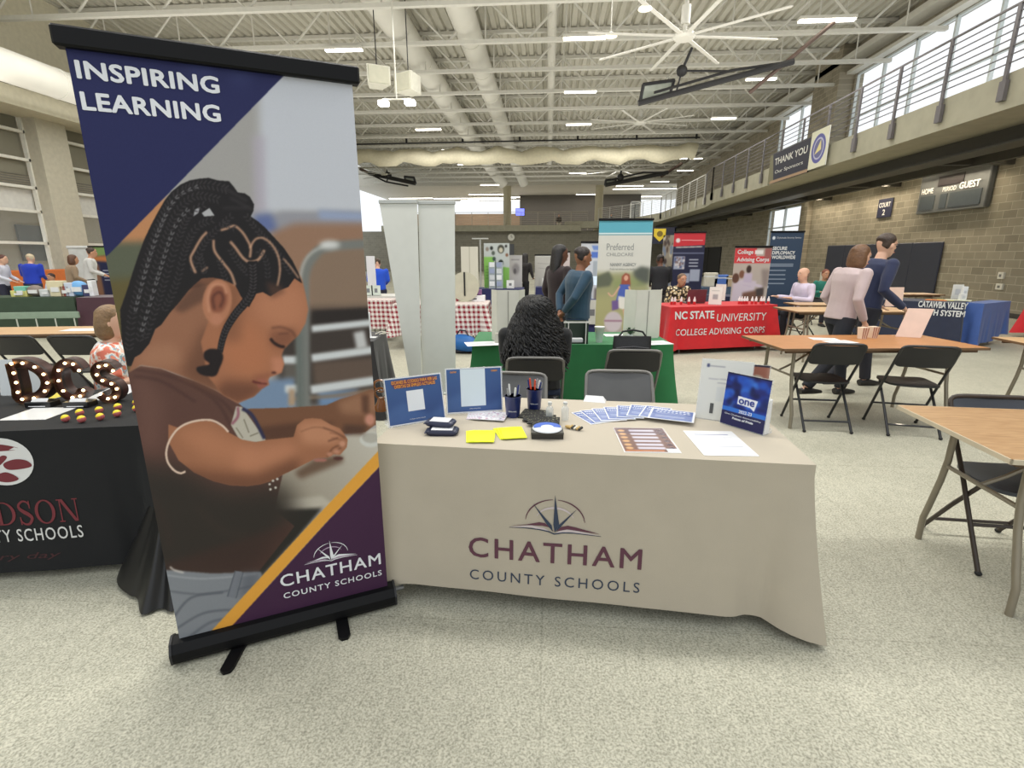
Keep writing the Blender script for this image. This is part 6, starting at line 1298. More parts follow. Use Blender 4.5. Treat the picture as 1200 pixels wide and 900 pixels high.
p = G(586, 399, TZ); t = thing('mug', 'grey mug on the green table beside the loose paper', 'mug', (p.x, p.y-.12, TZ+.001)); M().lathe((0, 0, 0), [(.001, .0), (.036, .0), (.04, .01), (.04, .085), (.036, .088), (.034, .02), (.001, .015)], 20).obj('mug_body', mat('mug_grey', (186, 184, 172), .4), t, True); M().tube([(.038, 0, .02), (.062, 0, .03), (.066, 0, .05), (.058, 0, .068), (.038, 0, .072)], .006, 6).obj('mug_handle', mat('mug_grey', (186, 184, 172), .4), t, True)
def lay(label, px, py, w, d, rz, m_=mat('page_white', (226, 226, 226), .6), name='paper_sheet', z=TZ, cat='sheet'):
    p = G(px, py, z); t = thing(name, label, cat, (p.x, p.y, z+.001), rz); M().box((-w/2, -d/2, 0), (w/2, d/2, .0015)).obj('sheet_paper', m_, t)
    M().box((-w*.35, -d*.3, .0015), (w*.35, d*.3, .0018)).obj('sheet_print', mat('faint_print', (196, 198, 200), .6), t); return t
lay('white paper hanging over the edge of the green table beside the mug', 565, 403, .30, .22, .3); lay('white papers on the green table near the clear cup', 721, 393, .22, .16, .1); lay('white sheet under the display board beside the black bag', 766, 402, .30, .2, .3)
a = G(663, 403, TZ); b = G(688, 402, TZ); w_ = (b-a).length; t = thing('display_stand', 'black framed stand with small white boxes on the green table', 'stand', ((a.x+b.x)/2, a.y, TZ+.001), .08); fr = M().box((-w_/2, 0, 0), (-w_/2+.012, .12, .20)).box((w_/2-.012, 0, 0), (w_/2, .12, .20)).box((-w_/2, .11, 0), (w_/2, .12, .20)).box((-w_/2, 0, .0), (w_/2, .12, .01)); fr.obj('stand_frame', mat('stand_dark', (40, 56, 44), .4), t)
M().box((-w_/2-.02, -.01, .19), (w_/2+.02, .0, .203)).box((-w_/2+.02, -.012, 0), (-w_/2+.028, -.004, .19)).box((w_/2-.028, -.012, 0), (w_/2-.02, -.004, .19)).obj('stand_rail', mat('stand_white', (220, 220, 212), .4), t); M().box((-.05, .02, .01), (.06, .08, .045), .004).obj('leaflet_bundle', mat('page_white', (226, 226, 226), .6), t)
p = G(702, 401, TZ); t = thing('clear_cup', 'clear plastic cup with a lid on the green table', 'cup', (p.x, p.y, TZ+.001)); M().lathe((0, 0, 0), [(.001, 0), (.03, 0), (.042, .12), (.046, .125), (.046, .14), (.001, .142)], 20).obj('cup_body', mat('cup_clear', (206, 214, 208), .15, alpha=.6), t, True); M().cyl((0, 0, .138), .047, .006, 20).obj('cup_lid', mat('cup_lid', (226, 228, 226), .3), t, True)
p = G(739, 399, TZ); t = thing('small_plant', 'tiny leafy plant in a white pot on the green table', 'plant', (p.x, p.y+.04, TZ+.001)); M().lathe((0, 0, 0), [(.001, 0), (.025, 0), (.032, .05), (.001, .045)], 14).obj('plant_pot', mat('page_white', (226, 226, 226), .6), t, True)
g = M()
for i in range(16):
    a_ = rr.uniform(0, 6.28); e_ = rr.uniform(.2, 1.2); d = Vector((math.cos(a_)*math.cos(e_), math.sin(a_)*math.cos(e_), math.sin(e_)))*.09; o_ = Vector((0, 0, .045)); s_ = d.cross(Vector((0, 0, 1))).normalized()*.014; g.add([o_, o_+d*.5+s_, o_+d, o_+d*.5-s_], [(0, 1, 2, 3)])
g.obj('leaves', mat('leaf_dark', (42, 74, 44), .5), t)
# bag on the padded chair
t = thing('shoulder_bag', 'black bag hanging over the back of the padded chair beside the green tablecloth', 'bag', (.69, 4.10, .47), 0.)
g = M(); g.grid(lambda u, v: (math.copysign(abs(math.cos(2*PI*u))**.6, math.cos(2*PI*u))*(.16-.02*abs(v-.5)), math.copysign(abs(math.sin(2*PI*u))**.7, math.sin(2*PI*u))*.055*(math.sin(PI*min(.98, v+.06))**.4)+.0, .02+.40*v), 24, 10, True); n_ = len(g.v); g.f += [tuple(range(23, -1, -1)), tuple(range(n_-24, n_))]; g.obj('bag_body', mat('bag_black', (20, 20, 22), .5, bump=.2, bscale=60), t, True)
M().tube([(-.12, 0, .40), (-.08, 0, .455), (0, 0, .47), (.08, 0, .455), (.12, 0, .40)], .008, 6).obj('bag_handle', mat('bag_black', (20, 20, 22), .5), t, True); M().tube([(-.13, -.05, .33), (0, -.062, .345), (.13, -.05, .33)], .004, 5).obj('bag_zip', mat('zip_grey', (90, 90, 92), .3), t, True)
# ---- roll-up banners
def rollup(label, a, b, h, canvas, texts=(), z0=.06, bar=None, name='banner_stand', emb=()):
    a = Vector((a[0], a[1], 0)); b = Vector((b[0], b[1], 0)); w = (b-a).length; rz = math.atan2((b-a).y, (b-a).x); mid = (a+b)/2; t = thing(name, label, 'banner', mid, rz); bar = bar or pb
    print_panel('printed_cloth', canvas, w, h-z0, t, -.01, z0, rough=.6); M().box((-w/2, -.008, z0), (w/2, -.005, h)).obj('cloth_back', mat('vinyl_grey', (180, 180, 178), .6), t)
    M().box((-w/2-.01, -.03, h-.01), (w/2+.01, .01, h+.025), .006).obj('top_bar', bar, t); M().box((-w/2-.015, -.09, .0), (w/2+.015, .09, z0+.01), .015).obj('base_housing', bar, t); M().tube([(0, .01, z0), (0, .01, h)], .012, 6).obj('support_pole', mat('pole_alu', (150, 150, 150), .3, .8), t)
    for txt, x0, x1, y0, y1, mm, bold in texts:
        sx = lambda x: (x-canvas.x0)/(canvas.x1-canvas.x0)*w-w/2; sz = lambda y: z0+(canvas.y1-y)/(canvas.y1-canvas.y0)*(h-z0)
        lettering(txt, sx(x0), sx(x1), sz(y1), sz(y0), mm, t, -.0125, bold=bold)
    return t
c = Canvas(0, 0, 63, 160, 4, (204, 202, 194)); c.poly([(0, 0), (63, 0), (63, 15), (0, 15)], (92, 164, 182), .2); c.poly([(0, 15), (63, 15), (63, 16.5), (0, 16.5)], (214, 224, 224), .2); c.poly([(0, 16.5), (63, 16.5), (63, 17.5), (0, 17.5)], (84, 140, 156), .2)
c.poly([(0, 62), (63, 60), (63, 160), (0, 160)], (150, 150, 112), 3); c.poly([(0, 90), (63, 84), (63, 160), (0, 160)], (164, 160, 116), 5); c.poly([(0, 66), (14, 60), (20, 70), (16, 78), (0, 80)], (96, 100, 84), 1.5); c.poly([(43, 60), (52, 54), (63, 56), (63, 74), (48, 76)], (84, 88, 82), 2); c.poly([(20, 70), (45, 68), (60, 76), (20, 80)], (138, 146, 100), 2.5)
c.oval((22, 148), 14, 30, (168, 158, 150), 1); c.oval((22, 122), 11, 13, (196, 184, 190), 1); c.line([(11, 121), (33, 121)], 2, (150, 110, 130), .8, curve=False)
c.poly([(30, 66), (34, 62), (39, 64), (41, 76), (38, 84), (29, 80)], (150, 78, 62), .8); c.oval((35, 68), 2.6, 3.4, (210, 160, 136), .5); c.poly([(28, 76), (40, 76), (39, 90), (36, 96), (24, 97)], (76, 96, 172), .6); c.poly([(27, 90), (39, 92), (37, 108), (26, 104)], (222, 218, 210), .8); c.line([(34, 106), (38, 124)], 2.6, (206, 164, 140), .5); c.line([(28, 78), (20, 90), (14, 86)], 2, (206, 164, 140), .5); c.line([(39, 78), (42, 90), (36, 94)], 2, (206, 164, 140), .5); c.poly([(19, 96), (27, 95), (28, 106), (20, 108)], (110, 88, 142), .7)
inkg = mat('ink_soft', (140, 142, 140), .6)
rollup('tall roll-up banner with a teal top band and a red-haired girl in a field', (.745, 7.9), (1.53, 7.9), 2.03, c, [('Preferred', 10, 42, 27, 35, inkg, 0), ('CHILDCARE', 10, 42, 38, 42, inkg, 0), ('NANNY AGENCY', 15, 46, 50, 54, inkg, .02), ('Preferred childcare for families', 15, 46, 56, 58.5, inkg, 0)])
a = Q(790, 276, 12.); b = Q(827, 276, 12.)
c = Canvas(0, 0, 37, 110, 4, (40, 42, 66)); c.poly([(0, 0), (37, 0), (37, 15), (0, 17)], (196, 52, 60), .2); c.oval((5, 9.5), 2.6, 2.8, (226, 214, 212), .4); c.line([(9, 9), (34, 9.5)], 1, (226, 190, 190), .3, .8, curve=False); c.line([(3, 18), (34, 17)], 1.4, (206, 196, 186), .4, curve=False); c.line([(0, 25), (37, 25)], 1.2, (120, 124, 150), .4, curve=False)
for q_ in ((2, 29, 15, 45), (22, 45, 34, 60), (14, 50, 22, 62)): c.poly([(q_[0], q_[1]), (q_[2], q_[1]), (q_[2], q_[3]), (q_[0], q_[3])], (160, 166, 184), .5); 
for i in range(26): c.oval((rr.uniform(3, 14), rr.uniform(30, 44)), 1.2, 1.4, rr.choice([(90, 96, 130), (210, 200, 196), (130, 110, 110)]), .4)
for y in (33, 37, 41): c.line([(20, y), (31, y)], 1.3, (214, 216, 224), .4, curve=False)
rollup('navy roll-up banner with a red top panel behind the red tablecloth', (a.x, 12.), (b.x, 12.), 2.02, c)
c = Canvas(0, 0, 44, 90, 5, (176, 168, 158)); 
for q_, w__ in (((0, 1, 26, 9), 1), ((0, 9, 44, 16), 1)): c.poly([(q_[0], q_[1]), (q_[2], q_[1]), (q_[2], q_[3]), (q_[0], q_[3])], (198, 62, 66), .3)
c.poly([(24, 3), (34, 3), (34, 7), (24, 7)], (226, 224, 220), .5); c.poly([(36, 1), (44, 1), (44, 12), (36, 12)], (150, 90, 86), .8)
c.poly([(2, 36), (12, 32), (30, 34), (24, 60), (0, 62)], (196, 188, 200), 1); c.oval((4, 31), 4.2, 5, (92, 64, 52), .6); c.oval((11, 27), 3.2, 4, (120, 84, 66), .6); c.oval((19, 22), 3, 4, (60, 46, 42), .6); c.poly([(14, 26), (24, 26), (24, 40), (14, 38)], (186, 176, 196), .8); c.line([(12, 36), (30, 38), (38, 40)], 3, (196, 188, 200), .6); c.poly([(14, 46), (38, 42), (42, 60), (16, 62)], (110, 80, 66), 1.2); c.poly([(30, 42), (40, 40), (40, 48), (32, 50)], (70, 62, 60), 1); c.poly([(34, 22), (44, 22), (44, 40), (38, 40)], (140, 130, 124), 1.5); c.poly([(0, 62), (44, 60), (44, 90), (0, 90)], (90, 80, 84), 3)
rollup('roll-up banner with red title bars over a photograph of a group at work', (3.41, 9.8), (4.06, 9.8), 1.67, c, [('College', 3, 22, 2.5, 8, wht, .03), ('Advising Corps', 3, 42, 10, 15.5, wht, .03)])
a = Q(903, 277, 11.4); b = Q(942, 277, 11.4)
c = Canvas(0, 0, 39, 106, 4, (54, 70, 92)); c.oval((4, 6.5), 1.8, 2, (214, 218, 224), .3)
for y, w__ in ((36, 28), (38, 28), (43, 20), (48, 20), (53, 21), (58, 20)): c.line([(3, y), (3+w__, y)], 1., (190, 198, 210), .3, .8, curve=False)
c.oval((3, 62), 1.6, 2, (190, 200, 214), .4); c.poly([(0, 70), (39, 70), (39, 106), (0, 106)], (44, 58, 80), 3)
rollup('dark blue roll-up banner with white slanted capitals beside the red title banner', (a.x, 11.4), (b.x, 11.4), 2.0, c, [('SECURE', 4, 21, 16, 20, wht, .04), ('DIPLOMACY', 4, 31, 21, 25, wht, .04), ('WORLDWIDE', 4, 32, 26, 30, wht, .04), ('Diplomatic Security Service', 7.5, 36, 5.3, 7.6, wht, 0)])
# white double banner backs
wb = Canvas(0, 0, 10, 40, 2, (206, 207, 200))
def blank_back(label, at_, bt, ab, bb, Y):
    """a blank pale banner back with its sides through photo points, standing at distance Y"""
    A0 = Q(*at_, Y); B0 = Q(*bt, Y); t = thing('blank_banner', label, 'banner', ((A0.x+B0.x)/2, Y, 0)); cx = (A0.x+B0.x)/2; h = A0.z
    def xe(p, q, z): # straight side from top p to lower q
        P0 = Q(*p, Y); P1 = Q(*q, Y); return P1.x+(P0.x-P1.x)*(z-P1.z)/(P0.z-P1.z)
    zs = [.03, h]; g = M().add([(xe(at_, ab, zs[0])-cx, -.012, zs[0]), (xe(bt, bb, zs[0])-cx, -.012, zs[0]), (B0.x-cx, -.012, h), (A0.x-cx, -.012, h), (xe(at_, ab, zs[0])-cx, -.004, zs[0]), (xe(bt, bb, zs[0])-cx, -.004, zs[0]), (B0.x-cx, -.004, h), (A0.x-cx, -.004, h)], [(0,1,2,3),(7,6,5,4),(0,4,5,1),(1,5,6,2),(2,6,7,3),(3,7,4,0)])
    g.obj('cloth_back', mat('banner_back_white', (208, 209, 202), .6, var=.02), t); M().box((A0.x-cx-.006, -.022, h-.008), (B0.x-cx+.006, .008, h+.03), .005).obj('top_bar', mat('bar_silver', (178, 180, 176), .4, .3), t)
    x0 = xe(at_, ab, 0)-cx; x1 = xe(bt, bb, 0)-cx; M().box((x0-.01, -.07, 0), (x1+.01, .07, .06), .01).obj('base_housing', mat('bar_silver', (178, 180, 176), .4, .3), t); M().tube([((x0+x1)/2, .01, .05), (0, .01, h)], .01, 6).obj('support_pole', mat('pole_alu', (150, 150, 150), .3, .8), t)
blank_back('blank off-white banner back, the one nearer the girl banner', (445, 238), (489, 238), (477, 425), (494, 425), 5.3)
blank_back('blank off-white banner back, the one nearer the checkered tablecloth', (490.3, 239), (533, 240), (494.6, 425), (534, 425), 5.34)
# small black table beside the blank banners
sc, sx_, sy_ = table_from((-1.62, 4.55), .12, .9, .62)
clothed_table('tablecloth', 'plain black cloth on the small table in front of the blank banners', sc, .12, .9, .62, TZ, mat('black_cloth2', (38, 36, 36), .8, sheen=.15), drop=lambda x, y: .72, flare=.05, fold=.01, nf=6, corner=lambda a, b: .10, seed=5, tab='small table under the plain black cloth')
p = G(447, 392, TZ); t = thing('badge_clip', 'small white and silver clip piece on the plain black cloth', 'clip', (p.x, p.y, TZ+.001), .3); M().tube([(-.06, 0, .005), (0, .01, .03), (.1, .0, .006)], .006, 6).tube([(-.02, -.03, .005), (.02, -.035, .02), (.04, -.01, .012), (.01, .0, .005)], .006, 6).obj('clip_wire', mat('clip_white', (220, 216, 200), .4), t, True)
p = G(434, 396, TZ); t = thing('white_stand', 'thin white upright stand on the plain black cloth beside the girl banner', 'stand', (p.x, p.y, TZ+.001)); M().box((-.012, -.01, 0), (.012, .01, .25), .003).box((-.05, -.03, 0), (.06, .04, .008), .002).obj('stand_post', mat('page_white', (226, 226, 226), .6), t)
# ---- red table of the university
rz_ = math.radians(16.8); rc, rx_, ry_ = table_from((3.74, 8.57), rz_, 1.90, .72); red = mat('red_tablecloth', (196, 26, 34), .85, bump=.08, bscale=200, sheen=.15)
rc_, rfront, _ = clothed_table('tablecloth', 'bright red cloth with two rows of white capitals', rc, rz_, 1.90, .72, TZ, red, drop=lambda x, y: .66, flare=.06, fold=.008, nf=8, corner=lambda a, b: .10, seed=14, tab='folding table under the bright red lettered cloth')
def rl_(px, py):
    r = Vector(ray(px, py)); p0 = rc-ry_*(.36+.03); t = (p0-Vector((0, 0, H))).dot(ry_)/r.dot(ry_); p = Vector((0, 0, H))+r*t; return (p-rc).dot(rx_), p.z
def rlet(txt, pl, pr, ptop, bold, sp=1., shear=0.):
    (u0, z0), (u1, z1_) = rl_(*pl), rl_(*pr); zt = rl_(*ptop)[1]; zm = (z0+z1_)/2; lettering(txt, u0, u1, zm, zm+zt-z0, wht, rc_, 0, warp=lambda a, c: rfront(a, c)-Vector((0, .004, 0)), bold=bold, spacing=sp, shear=shear)
rlet('NC STATE', (791, 374), (837, 374), (791, 364.5), .03); rlet('UNIVERSITY', (840, 375), (898, 377), (840, 366), 0, 1., .12); rlet('COLLEGE ADVISING CORPS', (791, 391), (895, 392), (791, 383.5), .004, 1.02, .1)
bot = None; k_ = 0
for px in (787, 790.5, 798, 807, 813.5, 866, 868.8, 872, 875, 881, 885.5, 891.5, 894.5, 900):
    p = G(px, 357.0 if px < 830 else 356.5, TZ); k_ += 1
    loc = Vector((p.x, p.y, TZ+.001)); d = (loc-rc).dot(ry_)
    if d < -.30: loc += ry_*(-.30-d)
    lab = 'tiny white and red bottle on the red cloth, '+['at its near end', 'second in the near end row', 'third, in front of the patterned shirt', 'fourth, before the laptop', 'fifth, beside the laptop', 'first in the row by the sign', 'second in the row by the sign', 'third in the row by the sign', 'fourth in the row by the sign', 'fifth in the row by the sign', 'sixth in the row by the sign', 'seventh in the row by the sign', 'eighth in the row by the sign', 'last, at the far corner'][k_-1]
    if bot is None:
        bot = thing('small_bottle', lab, 'bottle', loc, 0, 'small bottles on the red cloth'); M().lathe((0, 0, 0), [(.001, 0), (.022, 0), (.022, .05), (.001, .05)], 12).obj('bottle_label', red, bot, True); M().lathe((0, 0, .05), [(.001, 0), (.022, 0), (.02, .035), (.01, .055), (.01, .075), (.001, .076)], 12).obj('bottle_top', mat('bottle_white', (226, 222, 220), .4), bot, True)
    else: dup(bot, loc, 0, lab)
p = G(816, 356, TZ); t = thing('laptop', 'open maroon-backed laptop on the red cloth', 'laptop', (p.x, p.y+.05, TZ+.001), .25); M().box((-.17, 0, 0), (.17, .24, .018), .004).obj('laptop_base', mat('laptop_grey', (110, 104, 104), .4, .4), t); M().sheet([(-.17, 0, .015), (.17, 0, .015), (.17, -.03, .23), (-.17, -.03, .23)], .008).obj('laptop_lid', mat('laptop_maroon', (110, 62, 70), .35, .3), t)
cs2 = Canvas(0, 0, 20, 28, 3, (222, 218, 210)); cs2.poly([(6, 12), (14, 12), (14, 20), (6, 20)], (160, 160, 160), .8); cs2.line([(4, 6), (16, 6)], 1, (180, 176, 170), .4, curve=False)
sign_holder('white clear-holder sign standing on the red cloth', G(830, 357, TZ), G(845, 357.5, TZ), .28, .12, cs2); sign_holder('second white sign just behind the first on the red cloth', G(836, 352.5, TZ)+Vector((.05, .1, 0)), G(848, 353, TZ)+Vector((.05, .1, 0)), .28, .12, Canvas(0, 0, 20, 28, 1, (214, 210, 200)))
lm = bpy.data.materials.new('leopard_print'); lm.use_nodes = True; nt = lm.node_tree; tcn = nt.nodes.new('ShaderNodeTexCoord'); vo = nt.nodes.new('ShaderNodeTexVoronoi'); vo.inputs['Scale'].default_value = 22; cr = nt.nodes.new('ShaderNodeValToRGB'); cr.color_ramp.interpolation = 'CONSTANT'; e = cr.color_ramp.elements; e[0].color = (*L3((226, 220, 200)), 1); e[1].position = .48; e[1].color = (*L3((44, 38, 30)), 1); x_ = e.new(.3); x_.color = (*L3((206, 184, 130)), 1)
nt.links.new(tcn.outputs['Object'], vo.inputs['Vector']); nt.links.new(vo.outputs['Distance'], cr.inputs['Fac']); nt.links.new(cr.outputs['Color'], nt.nodes['Principled BSDF'].inputs['Base Color'])
def sitter(label, loc, rz, hgt, skin, top, pants, hair, chair_label, **kw):
    person(label, loc, rz, 'sit', hgt, skin, top, pants, hair, **kw); c_ = Vector((loc[0], loc[1], 0))+Vector((math.sin(rz), -math.cos(rz), 0))*.03; dup(ch_proto, c_, rz, chair_label)
p = Q(797, 335, 9.15); sitter('seated person in a black and cream patterned shirt behind the laptop', (p.x+.05, 9.5, 0), PI+.25, 1.62, SK['tan'], (226, 220, 200), (40, 40, 46), (108, 82, 60), 'folding chair under the person in the patterned shirt', topmat=lm, over=dict(head=(0, .14, 1.15)))
p = Q(937, 340, 9.4); sitter('seated bald-headed person in a pale lilac shirt leaning towards the navy table', (p.x+.1, 9.4, 0), PI/2+.2, 1.72, SK['fair'], (206, 196, 216), (30, 30, 36), (130, 110, 96), 'black folding chair under the person in the lilac shirt', hairstyle='bald', wide=1.12, over=dict(wr=[(-.18, .42, .80), (.18, .42, .80)]))
p = Q(773, 340, 10.6); person('person in a black jacket, back turned, beside the teal-topped banner', (p.x, 10.6, 0), .1, 'work', 1.58, SK['deep'], (30, 30, 34), (28, 28, 32), (40, 32, 30), wide=1.15, torso_out=1.6)
p = Q(921, 320, 15); person('person in dark purple standing beyond the dark blue banner', (p.x, 15, 0), .8, 'work', 1.66, SK['tan'], (58, 40, 84), (34, 34, 44), (50, 36, 30))
p = Q(962, 345, 12); sitter('seated person in teal beyond the person in the lilac shirt', (p.x, 12, 0), PI, 1.6, SK['tan'], (40, 120, 104), (34, 34, 44), (120, 62, 40), 'folding chair under the person in teal')
p = Q(1026, 330, 12.0); sitter('seated dark-haired person in burgundy at the far table, arm raised to the face', (p.x+.1, 12.1, 0), 1.2, 1.62, SK['fair'], (70, 26, 38), (30, 30, 36), (24, 20, 20), 'folding chair under the person in burgundy', over=dict(el=[(-.2, .2, .9), (.25, .06, .76)], wr=[(-.08, .22, 1.12), (.15, .3, .79)]))
p = Q(613, 330, 13.5); person('person with long black hair and dark clothes standing between the far booths', (p.x, 13.5, 0), -.5, 'work', 1.62, SK['brown'], (34, 30, 30), (28, 28, 30), (24, 18, 16), hairstyle='long')
# ---- tables on the far right side
bare_table('wooden_table', 'tan folding table behind the walking pair, with a leaning pink paper', (3.52, 8.2), math.radians(3.6), 1.83, .72, wood_c, edge_d, leg_grey)
bare_table('wooden_table', 'narrow tan table beside the person in the lilac shirt', (4.05, 9.05), math.radians(2), 1.2, .5, wood_c, edge_d, leg_grey)
bare_table('wooden_table', 'tan table in front of the navy wall pads, with the seated person in burgundy', (6.3, 11.6), math.radians(2), 1.83, .6, wood_c, edge_d, leg_grey)
pinkm = mat('pink_paper', (220, 190, 174), .6)
def leaning(label, a, b, h, tilt, m_, dx=0., z=TZ):
    a = Vector(a); b = Vector(b); w = (b-a).length; rz = math.atan2((b-a).y, (b-a).x); mid = (a+b)/2; t = thing('leaning_sign', label, 'sign', (mid.x, mid.y, z+.001), rz); k = h*math.sin(tilt); hz = h*math.cos(tilt)
    M().add([(-w/2, 0, 0), (w/2, 0, 0), (w/2+dx, k, hz), (-w/2+dx, k, hz), (-w/2, .003, 0), (w/2, .003, 0), (w/2+dx, k+.003, hz), (-w/2+dx, k+.003, hz)], [(0,1,2,3),(7,6,5,4),(0,4,5,1),(1,5,6,2),(2,6,7,3),(3,7,4,0)]).obj('sign_sheet', m_, t)
    M().add([(-w*.15, k*.9+.003, hz*.85), (w*.15, k*.9+.003, hz*.85), (w*.15, k+.09, 0), (-w*.15, k+.09, 0)], [(0, 1, 2, 3)]).obj('sign_strut', m_, t); return t
leaning('pink printed paper leaning on the orange-brown table', G(1049, 394.5, TZ), G(1079, 396, TZ), .29, .35, pinkm, .09); leaning('pink printed paper standing on the table behind the walking pair', G(1037, 359, TZ), G(1057, 359, TZ), .30, .25, pinkm, .04)
leaning('white sign standing on the table in front of the wall pads', G(1034, 342, TZ), G(1041, 342, TZ), .30, .2, mat('page_white', (226, 226, 226), .6), .06)
cw_ = mat('cup_cream', (226, 204, 182), .5); cs_ = mat('cup_stripe', (170, 110, 90), .5)
for i, (px, py, z_) in enumerate(((1010, 397, 0), (1022, 396, 0), (1027, 360, 1))):
    p = G(px, py, TZ); t = thing('striped_cup', ['striped cream paper box nearer the paper handouts', 'striped cream paper box nearer the leaning pink paper', 'striped cream paper box on the table behind the walking pair'][i], 'box', (p.x, p.y, TZ+.001), .2); 
    g = M(); g.loft([(0, 0, 0), (0, 0, .11)], [.038, .05], 4, side=(1, 1, 0)); g.obj('box_body', cw_, t)
    for s in (-1, 0, 1): M().sheet([(s*.02-.005, -.0275, .004), (s*.02+.005, -.0275, .004), (s*.025+.006, -.0362, .108), (s*.025-.006, -.0362, .108)], -.0012).obj('stripe', cs_, t)
lay('white handout lying on the orange-brown table, the nearer one', 985, 401, .26, .16, .3); lay('white handout lying on the orange-brown table, beside the striped boxes', 966, 397.5, .24, .14, -.1)
# navy table with lettering and the blue cloth
cz = math.radians(-41); cc_, cx1, cy1 = table_from((6.93, 8.97), cz, 1.75, .74); navyc = mat('navy_tablecloth', (40, 46, 66), .85, sheen=.15)
nc_, nfront, _ = clothed_table('tablecloth', 'dark navy cloth with two rows of white capitals, near the block wall', cc_, cz, 1.75, .74, TZ, navyc, drop=lambda x, y: .63, flare=.04, fold=.006, nf=8, corner=lambda a, b: .05, seed=31, tab='folding table under the navy lettered cloth')
def nl_(px, py):
    r = Vector(ray(px, py)); p0 = cc_-cy1*(.37+.02); t = (p0-Vector((0, 0, H))).dot(cy1)/r.dot(cy1); p = Vector((0, 0, H))+r*t; return (p-cc_).dot(cx1), p.z
for txt, pl, pr, pt in (('CATAWBA VALLEY', (1076, 357), (1133, 363), (1076, 349.5)), ('HEALTH SYSTEM', (1070, 366), (1130, 372), (1070, 359))):
    (u0, z0), (u1, z1_) = nl_(*pl), nl_(*pr); zt = nl_(*pt)[1]; lettering(txt, u0, u1, z1_, z1_+zt-z0, wht, nc_, 0, warp=lambda a, c: nfront(a, c)-Vector((0, .004, 0)), bold=.03)
bl = mat('blue_drape', (62, 92, 158), .7, sheen=.2, bump=.1); bz = math.radians(32.3); bfl = Vector((7.26, 8.99, 0)); bux = Vector((math.cos(bz), math.sin(bz), 0)); buy = Vector((-math.sin(bz), math.cos(bz), 0))
clothed_table('tablecloth', 'mid-blue cloth on the small table at the end of the navy lettered one', bfl+bux*.52+buy*.13, bz, 1.04, .26, TZ, bl, drop=lambda x, y: .67-.25*max(0, x), flare=.02, fold=.012, nf=12, corner=lambda a, b: .05, seed=33, tab='small table under the mid-blue cloth')
for px, py, w_, h_, d_, lab, col in ((1120, 351, .16, .26, .02, 'small white framed sign on the navy lettered table', (222, 222, 216)), (1142, 353, .07, .24, .07, 'white upright roll box on the navy lettered table', (226, 228, 228)), (1152, 354, .09, .12, .08, 'short white box beside the upright roll box', (216, 216, 214))):
    p = G(px, py, TZ); p = Vector((p.x, p.y, 0)); d = (p-cc_).dot(cy1); p += cy1*max(0, -.30-d); dd = (p-cc_).dot(cx1); p -= cx1*max(0, dd-.8); t = thing('table_box', lab, 'box', (p.x, p.y, TZ+.008), cz+.5); M().box((-w_/2, -d_/2, 0), (w_/2, d_/2, h_), .004).obj('box_body', mat('box_c%d' % col[0], col, .5), t); M().box((-w_/4, -d_/2-.002, h_*.3), (w_/4, -d_/2, h_*.7)).obj('box_print', mat('faint_print', (196, 198, 200), .6), t)
for px, w_, col, lab in ((1097, .3, (214, 126, 60), 'orange and white leaflets on the navy lettered table'), (1108, .25, (226, 214, 110), 'yellow leaflets on the navy lettered table'), (1166, .36, (222, 222, 196), 'cream papers at the blue end of the navy lettered table')):
    p = G(px, 352, TZ); p = Vector((p.x, p.y, 0)); d = (p-cc_).dot(cy1); p += cy1*(max(0, -.22-d)-max(0, d-.22)); dd = (p-cc_).dot(cx1); p -= cx1*max(0, dd-.75); t = thing('leaflet_stack', lab, 'leaflets', (p.x, p.y, TZ+.001 if px < 1150 else TZ+.008), cz); M().box((-w_/2, -.1, 0), (w_/2, .1, .012), .002).obj('leaflet_block', mat('leaf_%d_%d' % col[:2], col, .6), t)
t = clothed_table('tablecloth', 'red cloth on the table at the photo edge, behind the tan table', (10.05, 9.95, 0), 0, 1.83, .74, TZ+.02, mat('red_cloth2', (206, 34, 44), .8, sheen=.15), drop=lambda x, y: .66, flare=.05, fold=.01, nf=8, corner=lambda a, b: .12, seed=41, tab='table under the red cloth at the photo edge')[0]
t = clothed_table('tablecloth', 'navy cloth on the small table in front of the person in the lilac shirt', (3.72, 10.55, 0), .1, .9, .6, TZ, mat('navy_cloth3', (30, 36, 72), .8, sheen=.15), drop=lambda x, y: .66, flare=.04, fold=.008, nf=6, corner=lambda a, b: .06, seed=43, tab='small table under the navy cloth')[0]
# ================================================================ FAR BOOTHS, MIDDLE OF THE HALL
gm = bpy.data.materials.new('red_gingham'); gm.use_nodes = True; nt = gm.node_tree; N = nt.nodes; tcn = N.new('ShaderNodeTexCoord'); sp = N.new('ShaderNodeSeparateXYZ'); nt.links.new(tcn.outputs['Object'], sp.inputs['Vector'])
def stripe(sock):
    a = N.new('ShaderNodeMath'); a.operation = 'MULTIPLY'; a.inputs[1].default_value = 12.5; nt.links.new(sock, a.inputs[0]); b = N.new('ShaderNodeMath'); b.operation = 'FRACT'; nt.links.new(a.outputs[0], b.inputs[0]); c_ = N.new('ShaderNodeMath'); c_.operation = 'GREATER_THAN'; c_.inputs[1].default_value = .5; nt.links.new(b.outputs[0], c_.inputs[0]); return c_.outputs[0]
ad = N.new('ShaderNodeMath'); ad.operation = 'ADD'; xy = N.new('ShaderNodeMath'); xy.operation = 'ADD'; nt.links.new(sp.outputs['X'], xy.inputs[0]); nt.links.new(sp.outputs['Y'], xy.inputs[1])
nt.links.new(stripe(xy.outputs[0]), ad.inputs[0]); nt.links.new(stripe(sp.outputs['Z']), ad.inputs[1]); dv = N.new('ShaderNodeMath'); dv.operation = 'MULTIPLY'; dv.inputs[1].default_value = .5; nt.links.new(ad.outputs[0], dv.inputs[0])
